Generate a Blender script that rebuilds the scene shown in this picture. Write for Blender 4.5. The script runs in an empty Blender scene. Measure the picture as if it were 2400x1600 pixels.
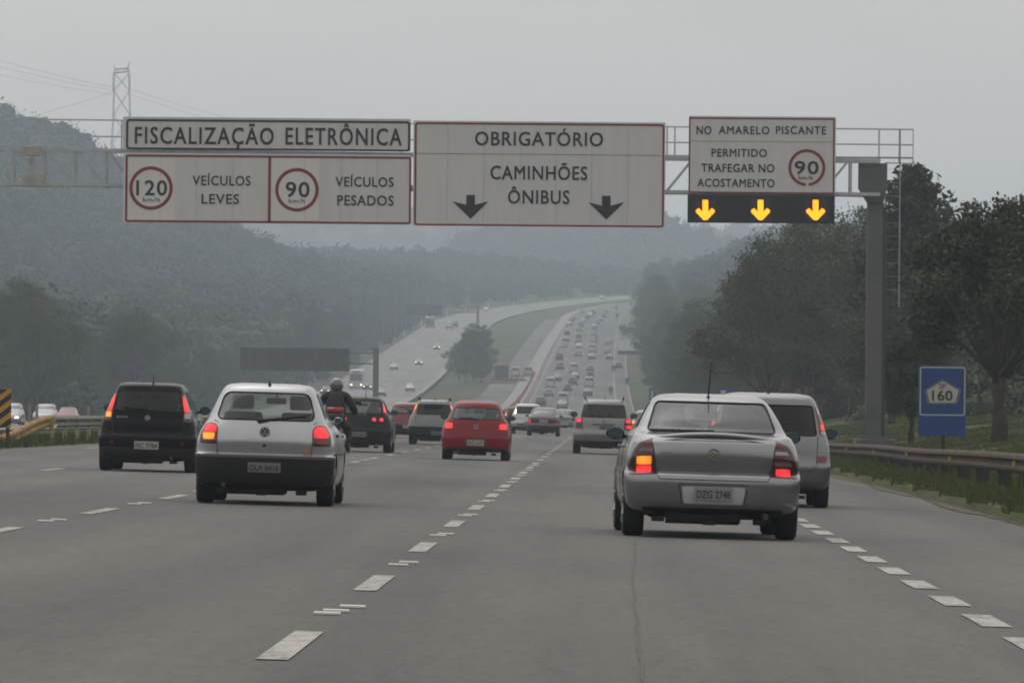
import bpy, bmesh, math, random
import numpy as np
from mathutils import Vector, Matrix

random.seed(7)
RNG = np.random.default_rng(11)
R = math.radians
SC = bpy.context.scene
COL = SC.collection

# ------------------------------------------------------------------ camera
F_PX, W_PX, H_PX = 15000.0, 2400.0, 1600.0     # focal length in photo pixels
VPX, VPY, ROLL = 1411.0, 970.0, 0.009
CAM_Z = 1.17
_x, _y = VPX - W_PX / 2, VPY - H_PX / 2
_u = _x * math.cos(ROLL) + _y * math.sin(ROLL)
_v = -_x * math.sin(ROLL) + _y * math.cos(ROLL)
yaw = math.atan(_u / F_PX)
pitch = math.atan(_v / F_PX * math.cos(yaw))
Fw = Vector((-math.sin(yaw) * math.cos(pitch), math.cos(yaw) * math.cos(pitch), math.sin(pitch)))
R0 = Vector((math.cos(yaw), math.sin(yaw), 0))
U0 = R0.cross(Fw)
Rv = R0 * math.cos(ROLL) + U0 * math.sin(ROLL)
Uv = U0 * math.cos(ROLL) - R0 * math.sin(ROLL)
cam_data = bpy.data.cameras.new("camera")
cam = bpy.data.objects.new("camera", cam_data)
COL.objects.link(cam)
cam.matrix_world = Matrix(((Rv.x, Uv.x, -Fw.x, 0), (Rv.y, Uv.y, -Fw.y, 0), (Rv.z, Uv.z, -Fw.z, CAM_Z), (0, 0, 0, 1)))
cam_data.sensor_width = 36
cam_data.lens = 36 * F_PX / W_PX
cam_data.clip_start = 0.5
cam_data.clip_end = 20000
SC.camera = cam

def at(px, py, Y):
    """photo pixel + distance along the road -> point in the world"""
    d = Fw + Rv * ((px - W_PX / 2) / F_PX) - Uv * ((py - H_PX / 2) / F_PX)
    t = Y / d.y
    return Vector((d.x * t, Y, CAM_Z + d.z * t))

# ------------------------------------------------------------------ sky, sun, exposure
SUN_EL, SUN_AZ = R(66), R(-25)
world = bpy.data.worlds.new("World")
SC.world = world
world.use_nodes = True
nt = world.node_tree
nt.nodes.clear()
sky = nt.nodes.new("ShaderNodeTexSky")
sky.sky_type = 'NISHITA'
sky.sun_disc = False
sky.sun_elevation = SUN_EL
sky.sun_rotation = SUN_AZ
sky.air_density = 1.0
sky.dust_density = 6.0
sky.ozone_density = 1.0
hs = nt.nodes.new("ShaderNodeHueSaturation")
hs.inputs['Saturation'].default_value = 0.10
mx = nt.nodes.new("ShaderNodeMix")
mx.data_type = 'RGBA'
mx.inputs[0].default_value = 0.72               # cloud deck evens the clear sky out
mx.inputs[7].default_value = (8.35, 7.78, 7.3, 1)
# soft cloud structure
tcw = nt.nodes.new("ShaderNodeTexCoord")
mpw = nt.nodes.new("ShaderNodeMapping")
mpw.inputs['Scale'].default_value = (3.0, 3.0, 14.0)
nzw = nt.nodes.new("ShaderNodeTexNoise")
nzw.inputs['Scale'].default_value = 2.2
nzw.inputs['Detail'].default_value = 4
rmp = nt.nodes.new("ShaderNodeMapRange")
rmp.inputs['From Min'].default_value = 0.3
rmp.inputs['From Max'].default_value = 0.7
rmp.inputs['To Min'].default_value = 0.91
rmp.inputs['To Max'].default_value = 1.06
mulw = nt.nodes.new("ShaderNodeVectorMath")
mulw.operation = 'SCALE'
bg = nt.nodes.new("ShaderNodeBackground")
bg.inputs['Strength'].default_value = 0.10
out = nt.nodes.new("ShaderNodeOutputWorld")
nt.links.new(sky.outputs[0], hs.inputs['Color'])
nt.links.new(hs.outputs[0], mx.inputs[6])
nt.links.new(tcw.outputs['Generated'], mpw.inputs[0])
nt.links.new(mpw.outputs[0], nzw.inputs['Vector'])
nt.links.new(nzw.outputs[0], rmp.inputs['Value'])
nt.links.new(mx.outputs[2], mulw.inputs[0])
nt.links.new(rmp.outputs[0], mulw.inputs['Scale'])
nt.links.new(mulw.outputs[0], bg.inputs[0])
nt.links.new(bg.outputs[0], out.inputs[0])

sun_d = bpy.data.lights.new("sun", 'SUN')
sun_d.energy = 0.5
sun_d.angle = R(75)
sun_d.color = (1.0, 0.97, 0.93)
sun = bpy.data.objects.new("sun", sun_d)
COL.objects.link(sun)
_sd = Vector((math.sin(SUN_AZ) * math.cos(SUN_EL), math.cos(SUN_AZ) * math.cos(SUN_EL), math.sin(SUN_EL)))
sun.rotation_euler = _sd.to_track_quat('Z', 'Y').to_euler()
sun.location = (0, -20, 60)

SC.view_settings.view_transform = 'Standard'
SC.view_settings.look = 'None'
SC.view_settings.gamma = 1
SC.view_settings.exposure = 0.27
SC.render.engine = 'CYCLES'
SC.cycles.use_denoising = True
SC.cycles.max_bounces = 6
SC.cycles.diffuse_bounces = 2
SC.cycles.glossy_bounces = 3
SC.cycles.transparent_max_bounces = 12
SC.cycles.volume_bounces = 3
SC.cycles.filter_width = 1.9

# ------------------------------------------------------------------ object helpers
def tag(o, label, cat, group=None, kind=None):
    if label: o['label'] = label
    if cat: o['category'] = cat
    if group: o['group'] = group
    if kind: o['kind'] = kind
    return o

def thing(name, label, cat, loc=(0, 0, 0), rot=(0, 0, 0), group=None):
    o = bpy.data.objects.new(name, None)
    o.empty_display_size = 0.3
    COL.objects.link(o)
    o.location = loc
    o.rotation_euler = rot
    return tag(o, label, cat, group)

def link_mesh(name, me, material=None, parent=None):
    o = bpy.data.objects.new(name, me)
    COL.objects.link(o)
    if material is not None and not me.materials:
        me.materials.append(material)
    if parent is not None:
        o.parent = parent
    return o

def obj(name, bm, material, parent=None, smooth=None):
    me = bpy.data.meshes.new(name)
    bmesh.ops.recalc_face_normals(bm, faces=bm.faces[:])
    bm.to_mesh(me)
    bm.free()
    o = link_mesh(name, me, material, parent)
    if smooth is not None:
        for p in me.polygons: p.use_smooth = True
        me.set_sharp_from_angle(angle=R(smooth))
    return o

def np_mesh(name, V, Fc, n, material, parent=None, attr=None, smooth=False):
    """fast mesh of n-gons: V (nv,3), Fc (nf,n)"""
    me = bpy.data.meshes.new(name)
    V = np.ascontiguousarray(V, dtype=np.float32)
    Fc = np.ascontiguousarray(Fc, dtype=np.int32)
    nf = len(Fc)
    me.vertices.add(len(V))
    me.vertices.foreach_set('co', V.ravel())
    me.loops.add(nf * n)
    me.loops.foreach_set('vertex_index', Fc.ravel())
    me.polygons.add(nf)
    me.polygons.foreach_set('loop_start', np.arange(0, nf * n, n, dtype=np.int32))
    me.polygons.foreach_set('loop_total', np.full(nf, n, dtype=np.int32))
    if smooth:
        me.polygons.foreach_set('use_smooth', np.ones(nf, dtype=bool))
    if attr is not None:
        a = me.attributes.new('tone', 'FLOAT', 'FACE')
        a.data.foreach_set('value', np.ascontiguousarray(attr, dtype=np.float32))
    me.update(calc_edges=True)
    me.validate()
    return link_mesh(name, me, material, parent)

def structure(o):
    o['kind'] = 'structure'
    return o

def dup(root, loc, rot=None, label=None, group=None):
    """a copy of a thing with copies of its parts and sub-parts"""
    r = root.copy(); COL.objects.link(r)
    r.location = loc
    if rot is not None: r.rotation_euler = rot
    if label: r['label'] = label
    if group: r['group'] = group
    for ch in list(root.children):
        c = ch.copy(); COL.objects.link(c); c.parent = r
        for g in ch.children:
            d = g.copy(); COL.objects.link(d); d.parent = c
    return r

# ------------------------------------------------------------------ bmesh shapes
def BM(): return bmesh.new()

def add_box(bm, c, s, rot=None, bevel=0.0):
    m = Matrix.Translation(Vector(c))
    if rot is not None: m = m @ rot.to_4x4()
    m = m @ Matrix.Diagonal((s[0], s[1], s[2], 1))
    g = bmesh.ops.create_cube(bm, size=1.0, matrix=m)
    if bevel > 0:
        ed = set()
        for v in g['verts']:
            for e in v.link_edges: ed.add(e)
        bmesh.ops.bevel(bm, geom=list(ed), offset=bevel, segments=2, affect='EDGES', profile=0.6)

def add_bar(bm, a, b, r, seg=8, r2=None):
    """closed round bar from a to b"""
    a, b = Vector(a), Vector(b)
    d = b - a
    L = d.length
    if L < 1e-6: return
    q = Vector((0, 0, 1)).rotation_difference(d.normalized())
    m = Matrix.Translation((a + b) / 2) @ q.to_matrix().to_4x4()
    bmesh.ops.create_cone(bm, cap_ends=True, segments=seg, radius1=r, radius2=r if r2 is None else r2, depth=L, matrix=m)

def add_sqbar(bm, a, b, w, h=None):
    a, b = Vector(a), Vector(b)
    d = b - a
    q = d.to_track_quat('Z', 'Y')
    m = Matrix.Translation((a + b) / 2) @ q.to_matrix().to_4x4() @ Matrix.Diagonal((w, h or w, d.length, 1))
    bmesh.ops.create_cube(bm, size=1.0, matrix=m)

def add_tube(bm, pts, r, seg=8):
    """swept tube through points (r may be a list)"""
    pts = [Vector(p) for p in pts]
    n = len(pts)
    rs = r if isinstance(r, (list, tuple)) else [r] * n
    rings = []
    up = Vector((0, 0, 1))
    for i, p in enumerate(pts):
        t = (pts[min(i + 1, n - 1)] - pts[max(i - 1, 0)]).normalized()
        a = t.cross(up)
        if a.length < 1e-3: a = t.cross(Vector((0, 1, 0)))
        a.normalize()
        b = t.cross(a).normalized()
        rings.append([bm.verts.new(p + a * (rs[i] * math.cos(2 * math.pi * k / seg)) + b * (rs[i] * math.sin(2 * math.pi * k / seg))) for k in range(seg)])
    for i in range(n - 1):
        for k in range(seg):
            bm.faces.new((rings[i][k], rings[i][(k + 1) % seg], rings[i + 1][(k + 1) % seg], rings[i + 1][k]))
    bm.faces.new(rings[0][::-1]); bm.faces.new(rings[-1])

def add_lathe_x(bm, prof, cx, cy, cz, seg=24):
    """profile [(x, r)...] spun round the x axis"""
    rings = []
    for x, r in prof:
        rings.append([bm.verts.new((cx + x, cy + r * math.cos(2 * math.pi * k / seg), cz + r * math.sin(2 * math.pi * k / seg))) for k in range(seg)])
    for i in range(len(prof) - 1):
        for k in range(seg):
            bm.faces.new((rings[i][k], rings[i][(k + 1) % seg], rings[i + 1][(k + 1) % seg], rings[i + 1][k]))
    bm.faces.new(rings[0][::-1]); bm.faces.new(rings[-1])

def add_prism(bm, poly, y0, y1, axis='y'):
    """polygon of (a, b) pairs extruded along an axis: y -> (a, y, b); x -> (x, a, b)"""
    def P(a, b, t): return (a, t, b) if axis == 'y' else ((t, a, b) if axis == 'x' else (a, b, t))
    v0 = [bm.verts.new(P(a, b, y0)) for a, b in poly]
    v1 = [bm.verts.new(P(a, b, y1)) for a, b in poly]
    n = len(poly)
    bm.faces.new(v0); bm.faces.new(v1[::-1])
    for i in range(n):
        bm.faces.new((v0[i], v1[i], v1[(i + 1) % n], v0[(i + 1) % n]))

def rpoly(pts, r, seg=4):
    """polygon with rounded corners"""
    out = []
    n = len(pts)
    for i in range(n):
        p = Vector((*pts[i], 0)); a = Vector((*pts[i - 1], 0)); b = Vector((*pts[(i + 1) % n], 0))
        rr = r[i] if isinstance(r, (list, tuple)) else r
        la, lb = (a - p).length, (b - p).length
        rr = min(rr, la * 0.45, lb * 0.45)
        if rr <= 1e-5:
            out.append((p.x, p.y)); continue
        s = p + (a - p).normalized() * rr
        e = p + (b - p).normalized() * rr
        for k in range(seg + 1):
            t = k / seg
            q = s * (1 - t) ** 2 + p * 2 * t * (1 - t) + e * t ** 2
            out.append((q.x, q.y))
    return out

# ------------------------------------------------------------------ materials
MATS = {}
def nmat(name):
    m = bpy.data.materials.new(name)
    m.use_nodes = True
    return m, m.node_tree, m.node_tree.nodes['Principled BSDF']

def mat(name, col, rough=0.6, metal=0.0, coat=0.0, spec=0.5, var=0.08, scale=3.0, emit=None, es=0.0, bump=0.0, coat_rough=0.06):
    """procedural material: base colour broken up by noise"""
    if name in MATS: return MATS[name]
    m, t, b = nmat(name)
    c = (*col, 1)
    if var > 0:
        tc = t.nodes.new("ShaderNodeTexCoord")
        nz = t.nodes.new("ShaderNodeTexNoise")
        nz.inputs['Scale'].default_value = scale
        nz.inputs['Detail'].default_value = 5
        nz.inputs['Roughness'].default_value = 0.65
        mr = t.nodes.new("ShaderNodeMapRange")
        mr.inputs['From Min'].default_value = 0.3; mr.inputs['From Max'].default_value = 0.7
        mr.inputs['To Min'].default_value = 1 - var; mr.inputs['To Max'].default_value = 1 + var
        vm = t.nodes.new("ShaderNodeVectorMath"); vm.operation = 'SCALE'
        vm.inputs[0].default_value = col
        t.links.new(tc.outputs['Object'], nz.inputs['Vector'])
        t.links.new(nz.outputs[0], mr.inputs['Value'])
        t.links.new(mr.outputs[0], vm.inputs['Scale'])
        t.links.new(vm.outputs[0], b.inputs['Base Color'])
        if bump > 0:
            bp = t.nodes.new("ShaderNodeBump"); bp.inputs['Strength'].default_value = bump
            bp.inputs['Distance'].default_value = 0.02
            t.links.new(nz.outputs[0], bp.inputs['Height'])
            t.links.new(bp.outputs[0], b.inputs['Normal'])
    else:
        b.inputs['Base Color'].default_value = c
    b.inputs['Roughness'].default_value = rough
    b.inputs['Metallic'].default_value = metal
    b.inputs['Coat Weight'].default_value = coat
    b.inputs['Coat Roughness'].default_value = coat_rough
    b.inputs['Specular IOR Level'].default_value = spec
    if emit:
        b.inputs['Emission Color'].default_value = (*emit, 1)
        b.inputs['Emission Strength'].default_value = es
    MATS[name] = m
    return m

def glass(name, tint, refl=0.18):
    """tinted car glass that lets the cabin and what lies beyond show through"""
    if name in MATS: return MATS[name]
    m = bpy.data.materials.new(name); m.use_nodes = True
    t = m.node_tree; t.nodes.clear()
    tr = t.nodes.new("ShaderNodeBsdfTransparent"); tr.inputs[0].default_value = (*tint, 1)
    gl = t.nodes.new("ShaderNodeBsdfGlossy"); gl.inputs[0].default_value = (0.9, 0.93, 0.95, 1); gl.inputs[1].default_value = 0.04
    lw = t.nodes.new("ShaderNodeLayerWeight"); lw.inputs[0].default_value = 0.30
    mr = t.nodes.new("ShaderNodeMapRange"); mr.inputs['To Min'].default_value = refl * 0.3; mr.inputs['To Max'].default_value = min(.5, refl * 2)
    mxs = t.nodes.new("ShaderNodeMixShader"); o = t.nodes.new("ShaderNodeOutputMaterial")
    t.links.new(lw.outputs['Facing'], mr.inputs['Value'])
    t.links.new(mr.outputs[0], mxs.inputs[0])
    t.links.new(tr.outputs[0], mxs.inputs[1]); t.links.new(gl.outputs[0], mxs.inputs[2])
    t.links.new(mxs.outputs[0], o.inputs[0])
    MATS[name] = m
    return m

def foliage(name, c0, c1):
    if name in MATS: return MATS[name]
    m, t, b = nmat(name)
    at_ = t.nodes.new("ShaderNodeAttribute"); at_.attribute_name = 'tone'
    oi = t.nodes.new("ShaderNodeObjectInfo")
    ad = t.nodes.new("ShaderNodeMath"); ad.operation = 'MULTIPLY_ADD'
    ad.inputs[1].default_value = 0.35
    ramp = t.nodes.new("ShaderNodeValToRGB")
    ramp.color_ramp.elements[0].color = (*c0, 1)
    ramp.color_ramp.elements[1].color = (*c1, 1)
    t.links.new(oi.outputs['Random'], ad.inputs[0])
    mm = t.nodes.new("ShaderNodeMath"); mm.operation = 'MULTIPLY'; mm.inputs[1].default_value = 0.7
    t.links.new(at_.outputs['Fac'], mm.inputs[0])
    t.links.new(mm.outputs[0], ad.inputs[2])
    t.links.new(ad.outputs[0], ramp.inputs[0])
    t.links.new(ramp.outputs[0], b.inputs['Base Color'])
    b.inputs['Roughness'].default_value = 0.75
    b.inputs['Specular IOR Level'].default_value = 0.2
    MATS[name] = m
    return m
# ------------------------------------------------------------------ lie of the land
def _prof_table():
    D = np.arange(-1200, 12001, 5.0)
    s = np.interp(D, [-1200, 750, 1300, 2480, 2640, 2720, 3050, 3300, 12000], [0, 0, .032, .032, .004, -.03, -.03, 0.0, 0.0])
    z = np.concatenate([[0], np.cumsum((s[1:] + s[:-1]) / 2 * 5.0)])
    return D, z
_PD, _PZ = _prof_table()
def prof(D): return np.interp(D, _PD, _PZ)
def cross(D): return np.interp(D, [-400, 500, 1100], [.021, .021, 0.0])
def sh(D):
    D = np.asarray(D, dtype=float)
    return np.where(D > 1200, (np.maximum(D, 1200) - 1200) ** 2 / 190000.0, 0) + np.where(D > 2000, (np.maximum(D, 2000) - 2000) ** 2 / 6500.0, 0)
def sho(D):
    D = np.asarray(D, dtype=float)
    return np.where(D > 1850, (np.maximum(D, 1850) - 1850) ** 2 / 7600.0, 0)
UL, UR = -13.2, 5.1                 # pavement edges of our carriageway
VL, VR = -51.5, -32.3               # pavement edges of the opposing carriageway
def road_z(X, D):
    u = np.asarray(X, dtype=float) - sh(D)
    return prof(D) - cross(D) * np.clip(u, -16, 8)
def sstep(a, b, x):
    t = np.clip((x - a) / (b - a), 0, 1)
    return t * t * (3 - 2 * t)
def ridge(pts, D0):
    """photo points along a skyline seen at distance D0 -> (X, Z)"""
    P = [at(x, y, D0) for x, y in pts]
    return np.array([p.x for p in P]), np.array([p.z for p in P])
RLX, RLZ = ridge([(-2500, 150), (-900, 170), (-400, 190), (-100, 300), (0, 345), (80, 365), (165, 385), (200, 425), (222, 480), (250, 510), (300, 525), (400, 560), (540, 625), (620, 645),
                  (680, 664), (750, 674), (820, 705), (930, 722), (985, 740), (1040, 762), (1120, 790)], 1900)
RMX, RMZ = ridge([(-2000, 700), (600, 770), (900, 760), (985, 720), (1030, 630), (1068, 590), (1150, 565), (1250, 545), (1400, 530), (1540, 525), (1600, 560), (1800, 620),
                  (2100, 660), (2600, 680), (5000, 700)], 3300)
RFX, RFZ = ridge([(-4000, 480), (0, 500), (500, 530), (700, 535), (860, 560), (1000, 565), (1200, 548), (1600, 590), (2400, 620), (6000, 640)], 4500)
def ground(X, D):
    X = np.asarray(X, dtype=float); D = np.asarray(D, dtype=float)
    u = X - sh(D); v = X - sho(D)
    p = prof(D); c = cross(D)
    z = p + np.zeros_like(X)
    # our side
    zr = p - c * np.clip(u, UL, UR)
    wl = sstep(-24, UL - .3, u)
    z = z * (1 - wl) + zr * wl
    # right bank
    far = np.clip((D - 450) / 500, 0, 1)
    bank = np.where(u > 7.2, np.minimum((u - 7.2) * .16, 1.3), 0) + np.where(u > 15, (u - 15) * (.08 + .30 * far), 0)
    bank = np.minimum(bank, 3 + 14 * far)
    z = z + bank
    # left bank beyond the opposing carriageway
    z = z + np.minimum(np.where(v < VL - 5, (VL - 5 - v) * .10, 0), 9)
    # hills
    hl = np.interp(X, RLX, RLZ)
    ramp = np.clip((D - 850) / 1050, 0, 1) ** 1.25 * np.where(D > 1900, np.maximum(0, 1 - (D - 1900) / 1500), 1)
    mask = sstep(VL - 6, VL - 60, v)
    z = z + np.maximum(hl * ramp - z, 0) * np.maximum(mask, 0)
    hm = np.interp(X, RMX, RMZ)
    z = np.maximum(z, hm * np.clip((D - 2620) / 680, 0, 1) ** .9 * np.where(D > 3300, np.maximum(.2, 1 - (D - 3300) / 2500), 1))
    z = z + 95 * sstep(-130, -620, D)                 # unseen wooded rise, added behind the viewer for the car tails to reflect
    hf = np.interp(X, RFX, RFZ) * 1.09
    z = np.maximum(z, hf * np.clip((D - 3700) / 800, 0, 1) * np.where(D > 4500, np.maximum(.6, 1 - (D - 4500) / 8000), 1))
    return z

def build_ground():
    us = np.concatenate([[-2600, -1500, -900, -600, -450, -360], np.arange(-300, -60, 6.0), np.arange(-60, -14, 1.5), [UL - .9, UL, UL + .15],
                         np.arange(-12, 5, 2.0), [UR - .15, UR, UR + .9, UR + 1.6], np.arange(7.2, 30, 1.3), np.arange(32, 90, 5), np.arange(100, 420, 15), [500, 700, 1000, 1500, 2600]])
    Ds = np.concatenate([np.arange(-1000, -120, 40.0), np.arange(-120, 400, 4.0), np.arange(400, 2600, 14.0), np.arange(2600, 3600, 40.0), np.arange(3600, 5000, 50.0), np.arange(5000, 11001, 200.0)])
    U, DD = np.meshgrid(us, Ds)
    X = U + np.minimum(sh(DD), 60)
    Z = ground(X, DD)
    u = X - sh(DD); v = X - sho(DD)
    Z = np.where((u > UL + .05) & (u < UR - .05), Z - .25, Z)
    Z = np.where((v > VL - 1.0) & (v < VR + 1.0) & (DD > 200) & (DD < 2700), Z - .6, Z)
    # small unevenness away from the roads
    off = (np.abs(u + 4) > 11) & ~((v > VL - 3) & (v < VR + 3))
    Z = Z + np.where(off, RNG.normal(0, .04, Z.shape), 0)
    n, mcol = Z.shape
    V = np.stack([X, DD, Z], -1).reshape(-1, 3)
    i = np.arange(n - 1)[:, None] * mcol + np.arange(mcol - 1)[None, :]
    Fc = np.stack([i, i + 1, i + mcol + 1, i + mcol], -1).reshape(-1, 4)
    m, t, b = nmat("grass_ground")
    tc = t.nodes.new("ShaderNodeTexCoord")
    n1 = t.nodes.new("ShaderNodeTexNoise"); n1.inputs['Scale'].default_value = .35; n1.inputs['Detail'].default_value = 8
    n2 = t.nodes.new("ShaderNodeTexNoise"); n2.inputs['Scale'].default_value = .03; n2.inputs['Detail'].default_value = 4
    rp = t.nodes.new("ShaderNodeValToRGB")
    e = rp.color_ramp.elements
    e[0].position, e[0].color = .3, (.030, .045, .016, 1)
    e[1].position, e[1].color = .72, (.075, .085, .032, 1)
    x = e.new(.5); x.color = (.048, .068, .022, 1)
    ms = t.nodes.new("ShaderNodeMix"); ms.data_type = 'RGBA'
    r2 = t.nodes.new("ShaderNodeMapRange"); r2.inputs['From Min'].default_value = .48; r2.inputs['From Max'].default_value = .68
    ms.inputs[7].default_value = (.11, .085, .05, 1)
    t.links.new(tc.outputs['Object'], n1.inputs['Vector']); t.links.new(tc.outputs['Object'], n2.inputs['Vector'])
    t.links.new(n1.outputs[0], rp.inputs[0]); t.links.new(n2.outputs[0], r2.inputs['Value'])
    t.links.new(r2.outputs[0], ms.inputs[0]); t.links.new(rp.outputs[0], ms.inputs[6]); t.links.new(ms.outputs[2], b.inputs['Base Color'])
    b.inputs['Roughness'].default_value = .95; b.inputs['Specular IOR Level'].default_value = .1
    structure(np_mesh("ground", V, Fc, 4, m, smooth=True))
build_ground()

def road_material(name, base, dark=.8):
    m, t, b = nmat(name)
    L = t.links.new
    tc = t.nodes.new("ShaderNodeTexCoord")
    def noise(scale, detail, vec_scale, rough=.6):
        mp = t.nodes.new("ShaderNodeMapping"); mp.inputs['Scale'].default_value = vec_scale
        nz = t.nodes.new("ShaderNodeTexNoise"); nz.inputs['Scale'].default_value = scale; nz.inputs['Detail'].default_value = detail; nz.inputs['Roughness'].default_value = rough
        L(tc.outputs['Object'], mp.inputs[0]); L(mp.outputs[0], nz.inputs['Vector'])
        return nz.outputs[0]
    def rng(v, a, b_, c, d):
        r = t.nodes.new("ShaderNodeMapRange"); r.inputs['From Min'].default_value = a; r.inputs['From Max'].default_value = b_
        r.inputs['To Min'].default_value = c; r.inputs['To Max'].default_value = d; L(v, r.inputs['Value']); return r.outputs[0]
    def mul(a, b_):
        k = t.nodes.new("ShaderNodeMath"); k.operation = 'MULTIPLY'; L(a, k.inputs[0]); L(b_, k.inputs[1]); return k.outputs[0]
    grit = mul(rng(noise(9, 3, (1, .12, 1), .8), .3, .7, .88, 1.12), rng(noise(42, 2, (1, .14, 1), .7), .3, .7, .86, 1.14))
    streak = rng(noise(1.0, 5, (1.1, .012, 1)), .3, .7, .84, 1.13)
    blot = rng(noise(1.0, 4, (.16, .022, 1)), .35, .66, dark, 1.05)
    patch = rng(noise(1.0, 3, (.03, .010, 1)), .35, .65, .90, 1.08)
    # tyre-polished wheel paths, repeated lane by lane, and oily lane centres
    sx_ = t.nodes.new("ShaderNodeSeparateXYZ"); L(tc.outputs['Object'], sx_.inputs[0])
    wv = t.nodes.new("ShaderNodeMath"); wv.operation = 'MULTIPLY_ADD'; wv.inputs[1].default_value = 2 * math.pi / 1.86; wv.inputs[2].default_value = 2.2
    L(sx_.outputs['X'], wv.inputs[0])
    sn = t.nodes.new("ShaderNodeMath"); sn.operation = 'SINE'; L(wv.outputs[0], sn.inputs[0])
    wob = rng(noise(1.0, 3, (.5, .015, 1)), .3, .7, .2, 1.0)
    tr_ = rng(mul(sn.outputs[0], wob), -1, 1, .86, 1.09)
    f = mul(mul(mul(grit, streak), mul(blot, patch)), tr_)
    vm = t.nodes.new("ShaderNodeVectorMath"); vm.operation = 'SCALE'; vm.inputs[0].default_value = base
    L(f, vm.inputs['Scale']); L(vm.outputs[0], b.inputs['Base Color'])
    b.inputs['Roughness'].default_value = .82; b.inputs['Specular IOR Level'].default_value = .35
    bp = t.nodes.new("ShaderNodeBump"); bp.inputs['Strength'].default_value = .25; bp.inputs['Distance'].default_value = .01
    L(noise(60, 2, (1, 1, 1)), bp.inputs['Height']); L(bp.outputs[0], b.inputs['Normal'])
    return m
M_ROAD = road_material("worn_asphalt", (.130, .126, .119), .58)
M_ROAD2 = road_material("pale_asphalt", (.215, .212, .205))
def worn_paint(name, col, under):
    """road paint rubbed through to the asphalt in patches"""
    m, t, b = nmat(name)
    tc = t.nodes.new("ShaderNodeTexCoord"); mp = t.nodes.new("ShaderNodeMapping"); mp.inputs['Scale'].default_value = (1, .25, 1)
    n1 = t.nodes.new("ShaderNodeTexNoise"); n1.inputs['Scale'].default_value = 16; n1.inputs['Detail'].default_value = 6; n1.inputs['Roughness'].default_value = .7
    n2 = t.nodes.new("ShaderNodeTexNoise"); n2.inputs['Scale'].default_value = 1.1; n2.inputs['Detail'].default_value = 2
    ad = t.nodes.new("ShaderNodeMath"); ad.operation = 'MULTIPLY_ADD'; ad.inputs[1].default_value = .5
    r = t.nodes.new("ShaderNodeMapRange"); r.inputs['From Min'].default_value = .66; r.inputs['From Max'].default_value = .96
    mxx = t.nodes.new("ShaderNodeMix"); mxx.data_type = 'RGBA'; mxx.inputs[6].default_value = (*col, 1); mxx.inputs[7].default_value = (*under, 1)
    t.links.new(tc.outputs['Object'], mp.inputs[0]); t.links.new(mp.outputs[0], n1.inputs['Vector']); t.links.new(tc.outputs['Object'], n2.inputs['Vector'])
    t.links.new(n2.outputs[0], ad.inputs[0]); t.links.new(n1.outputs[0], ad.inputs[2]); t.links.new(ad.outputs[0], r.inputs['Value'])
    t.links.new(r.outputs[0], mxx.inputs[0]); t.links.new(mxx.outputs[2], b.inputs['Base Color'])
    b.inputs['Roughness'].default_value = .75
    return m
M_PAINT = worn_paint("road_paint", (.385, .38, .36), (.15, .143, .135))

def strip(name, cols, Ds, shift, zf, lift, material, kind='structure'):
    """a sheet lying on the road: cols are road offsets, shift the bend of that carriageway"""
    Ds = np.asarray(Ds, dtype=float)
    U, DD = np.meshgrid(np.asarray(cols, dtype=float), Ds)
    X = U + shift(DD)
    V = np.stack([X, DD, zf(X, DD) + lift], -1).reshape(-1, 3)
    n, k = X.shape
    i = np.arange(n - 1)[:, None] * k + np.arange(k - 1)[None, :]
    Fc = np.stack([i, i + 1, i + k + 1, i + k], -1).reshape(-1, 4)
    o = np_mesh(name, V, Fc, 4, material, smooth=True)
    o['kind'] = kind
    return o

DS = np.concatenate([np.arange(-60, 700, 8.0), np.arange(700, 2640, 12.0)])
strip("road", np.linspace(UL, UR, 12), DS, sh, lambda X, D: road_z(X, D), .0, M_ROAD)
DSO = np.arange(300, 2640, 12.0)
oz = lambda X, D: prof(D)
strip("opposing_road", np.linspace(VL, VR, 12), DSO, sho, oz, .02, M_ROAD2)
strip("median_track", np.linspace(-21.5, -16.5, 4), np.concatenate([np.arange(940, 1230, 12.0)]), sh, lambda X, D: ground(X, D), .12, M_ROAD)
strip("median_lane", np.linspace(-20.5, -16.0, 4), np.concatenate([np.arange(1270, 1960, 12.0)]), sh, lambda X, D: ground(X, D), .12, M_ROAD)
strip("verge_strip", [UL - 3.2, UL - .02], np.arange(560, 2300, 12.0), sh, lambda X, D: ground(X, D), .10, mat("bare_earth", (.16, .15, .14), var=.25, scale=.3))

def ragged_edge(name, u, D0, D1, seed):
    rng = np.random.default_rng(seed)
    Ds = np.arange(D0, D1, .7)
    a = u - .12 - rng.uniform(0, .16, len(Ds)) - .10 * np.sin(Ds * .3); b = u + .16 + rng.uniform(0, .2, len(Ds)) + .12 * np.sin(Ds * .21)
    V = np.concatenate([np.stack([a, Ds, road_z(a, Ds) + .008], 1), np.stack([np.full(len(Ds), u), Ds, road_z(np.full(len(Ds), u), Ds) + .014], 1), np.stack([b, Ds, ground(b, Ds) + .03], 1)])
    n = len(Ds); i = np.arange(n - 1)
    Fc = np.concatenate([np.stack([i, i + n, i + n + 1, i + 1], 1), np.stack([i + n, i + 2 * n, i + 2 * n + 1, i + n + 1], 1)])
    structure(np_mesh(name, V, Fc, 4, mat("road_edge_dirt", (.075, .062, .048), var=.4, scale=4, rough=.95)))
ragged_edge("dirt_edge", UR, 55, 420, 41)
def quads(name, Q, material):
    V = np.array(Q, dtype=float).reshape(-1, 3)
    Fc = np.arange(len(V)).reshape(-1, 4)
    return structure(np_mesh(name, V, Fc, 4, material))
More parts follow.
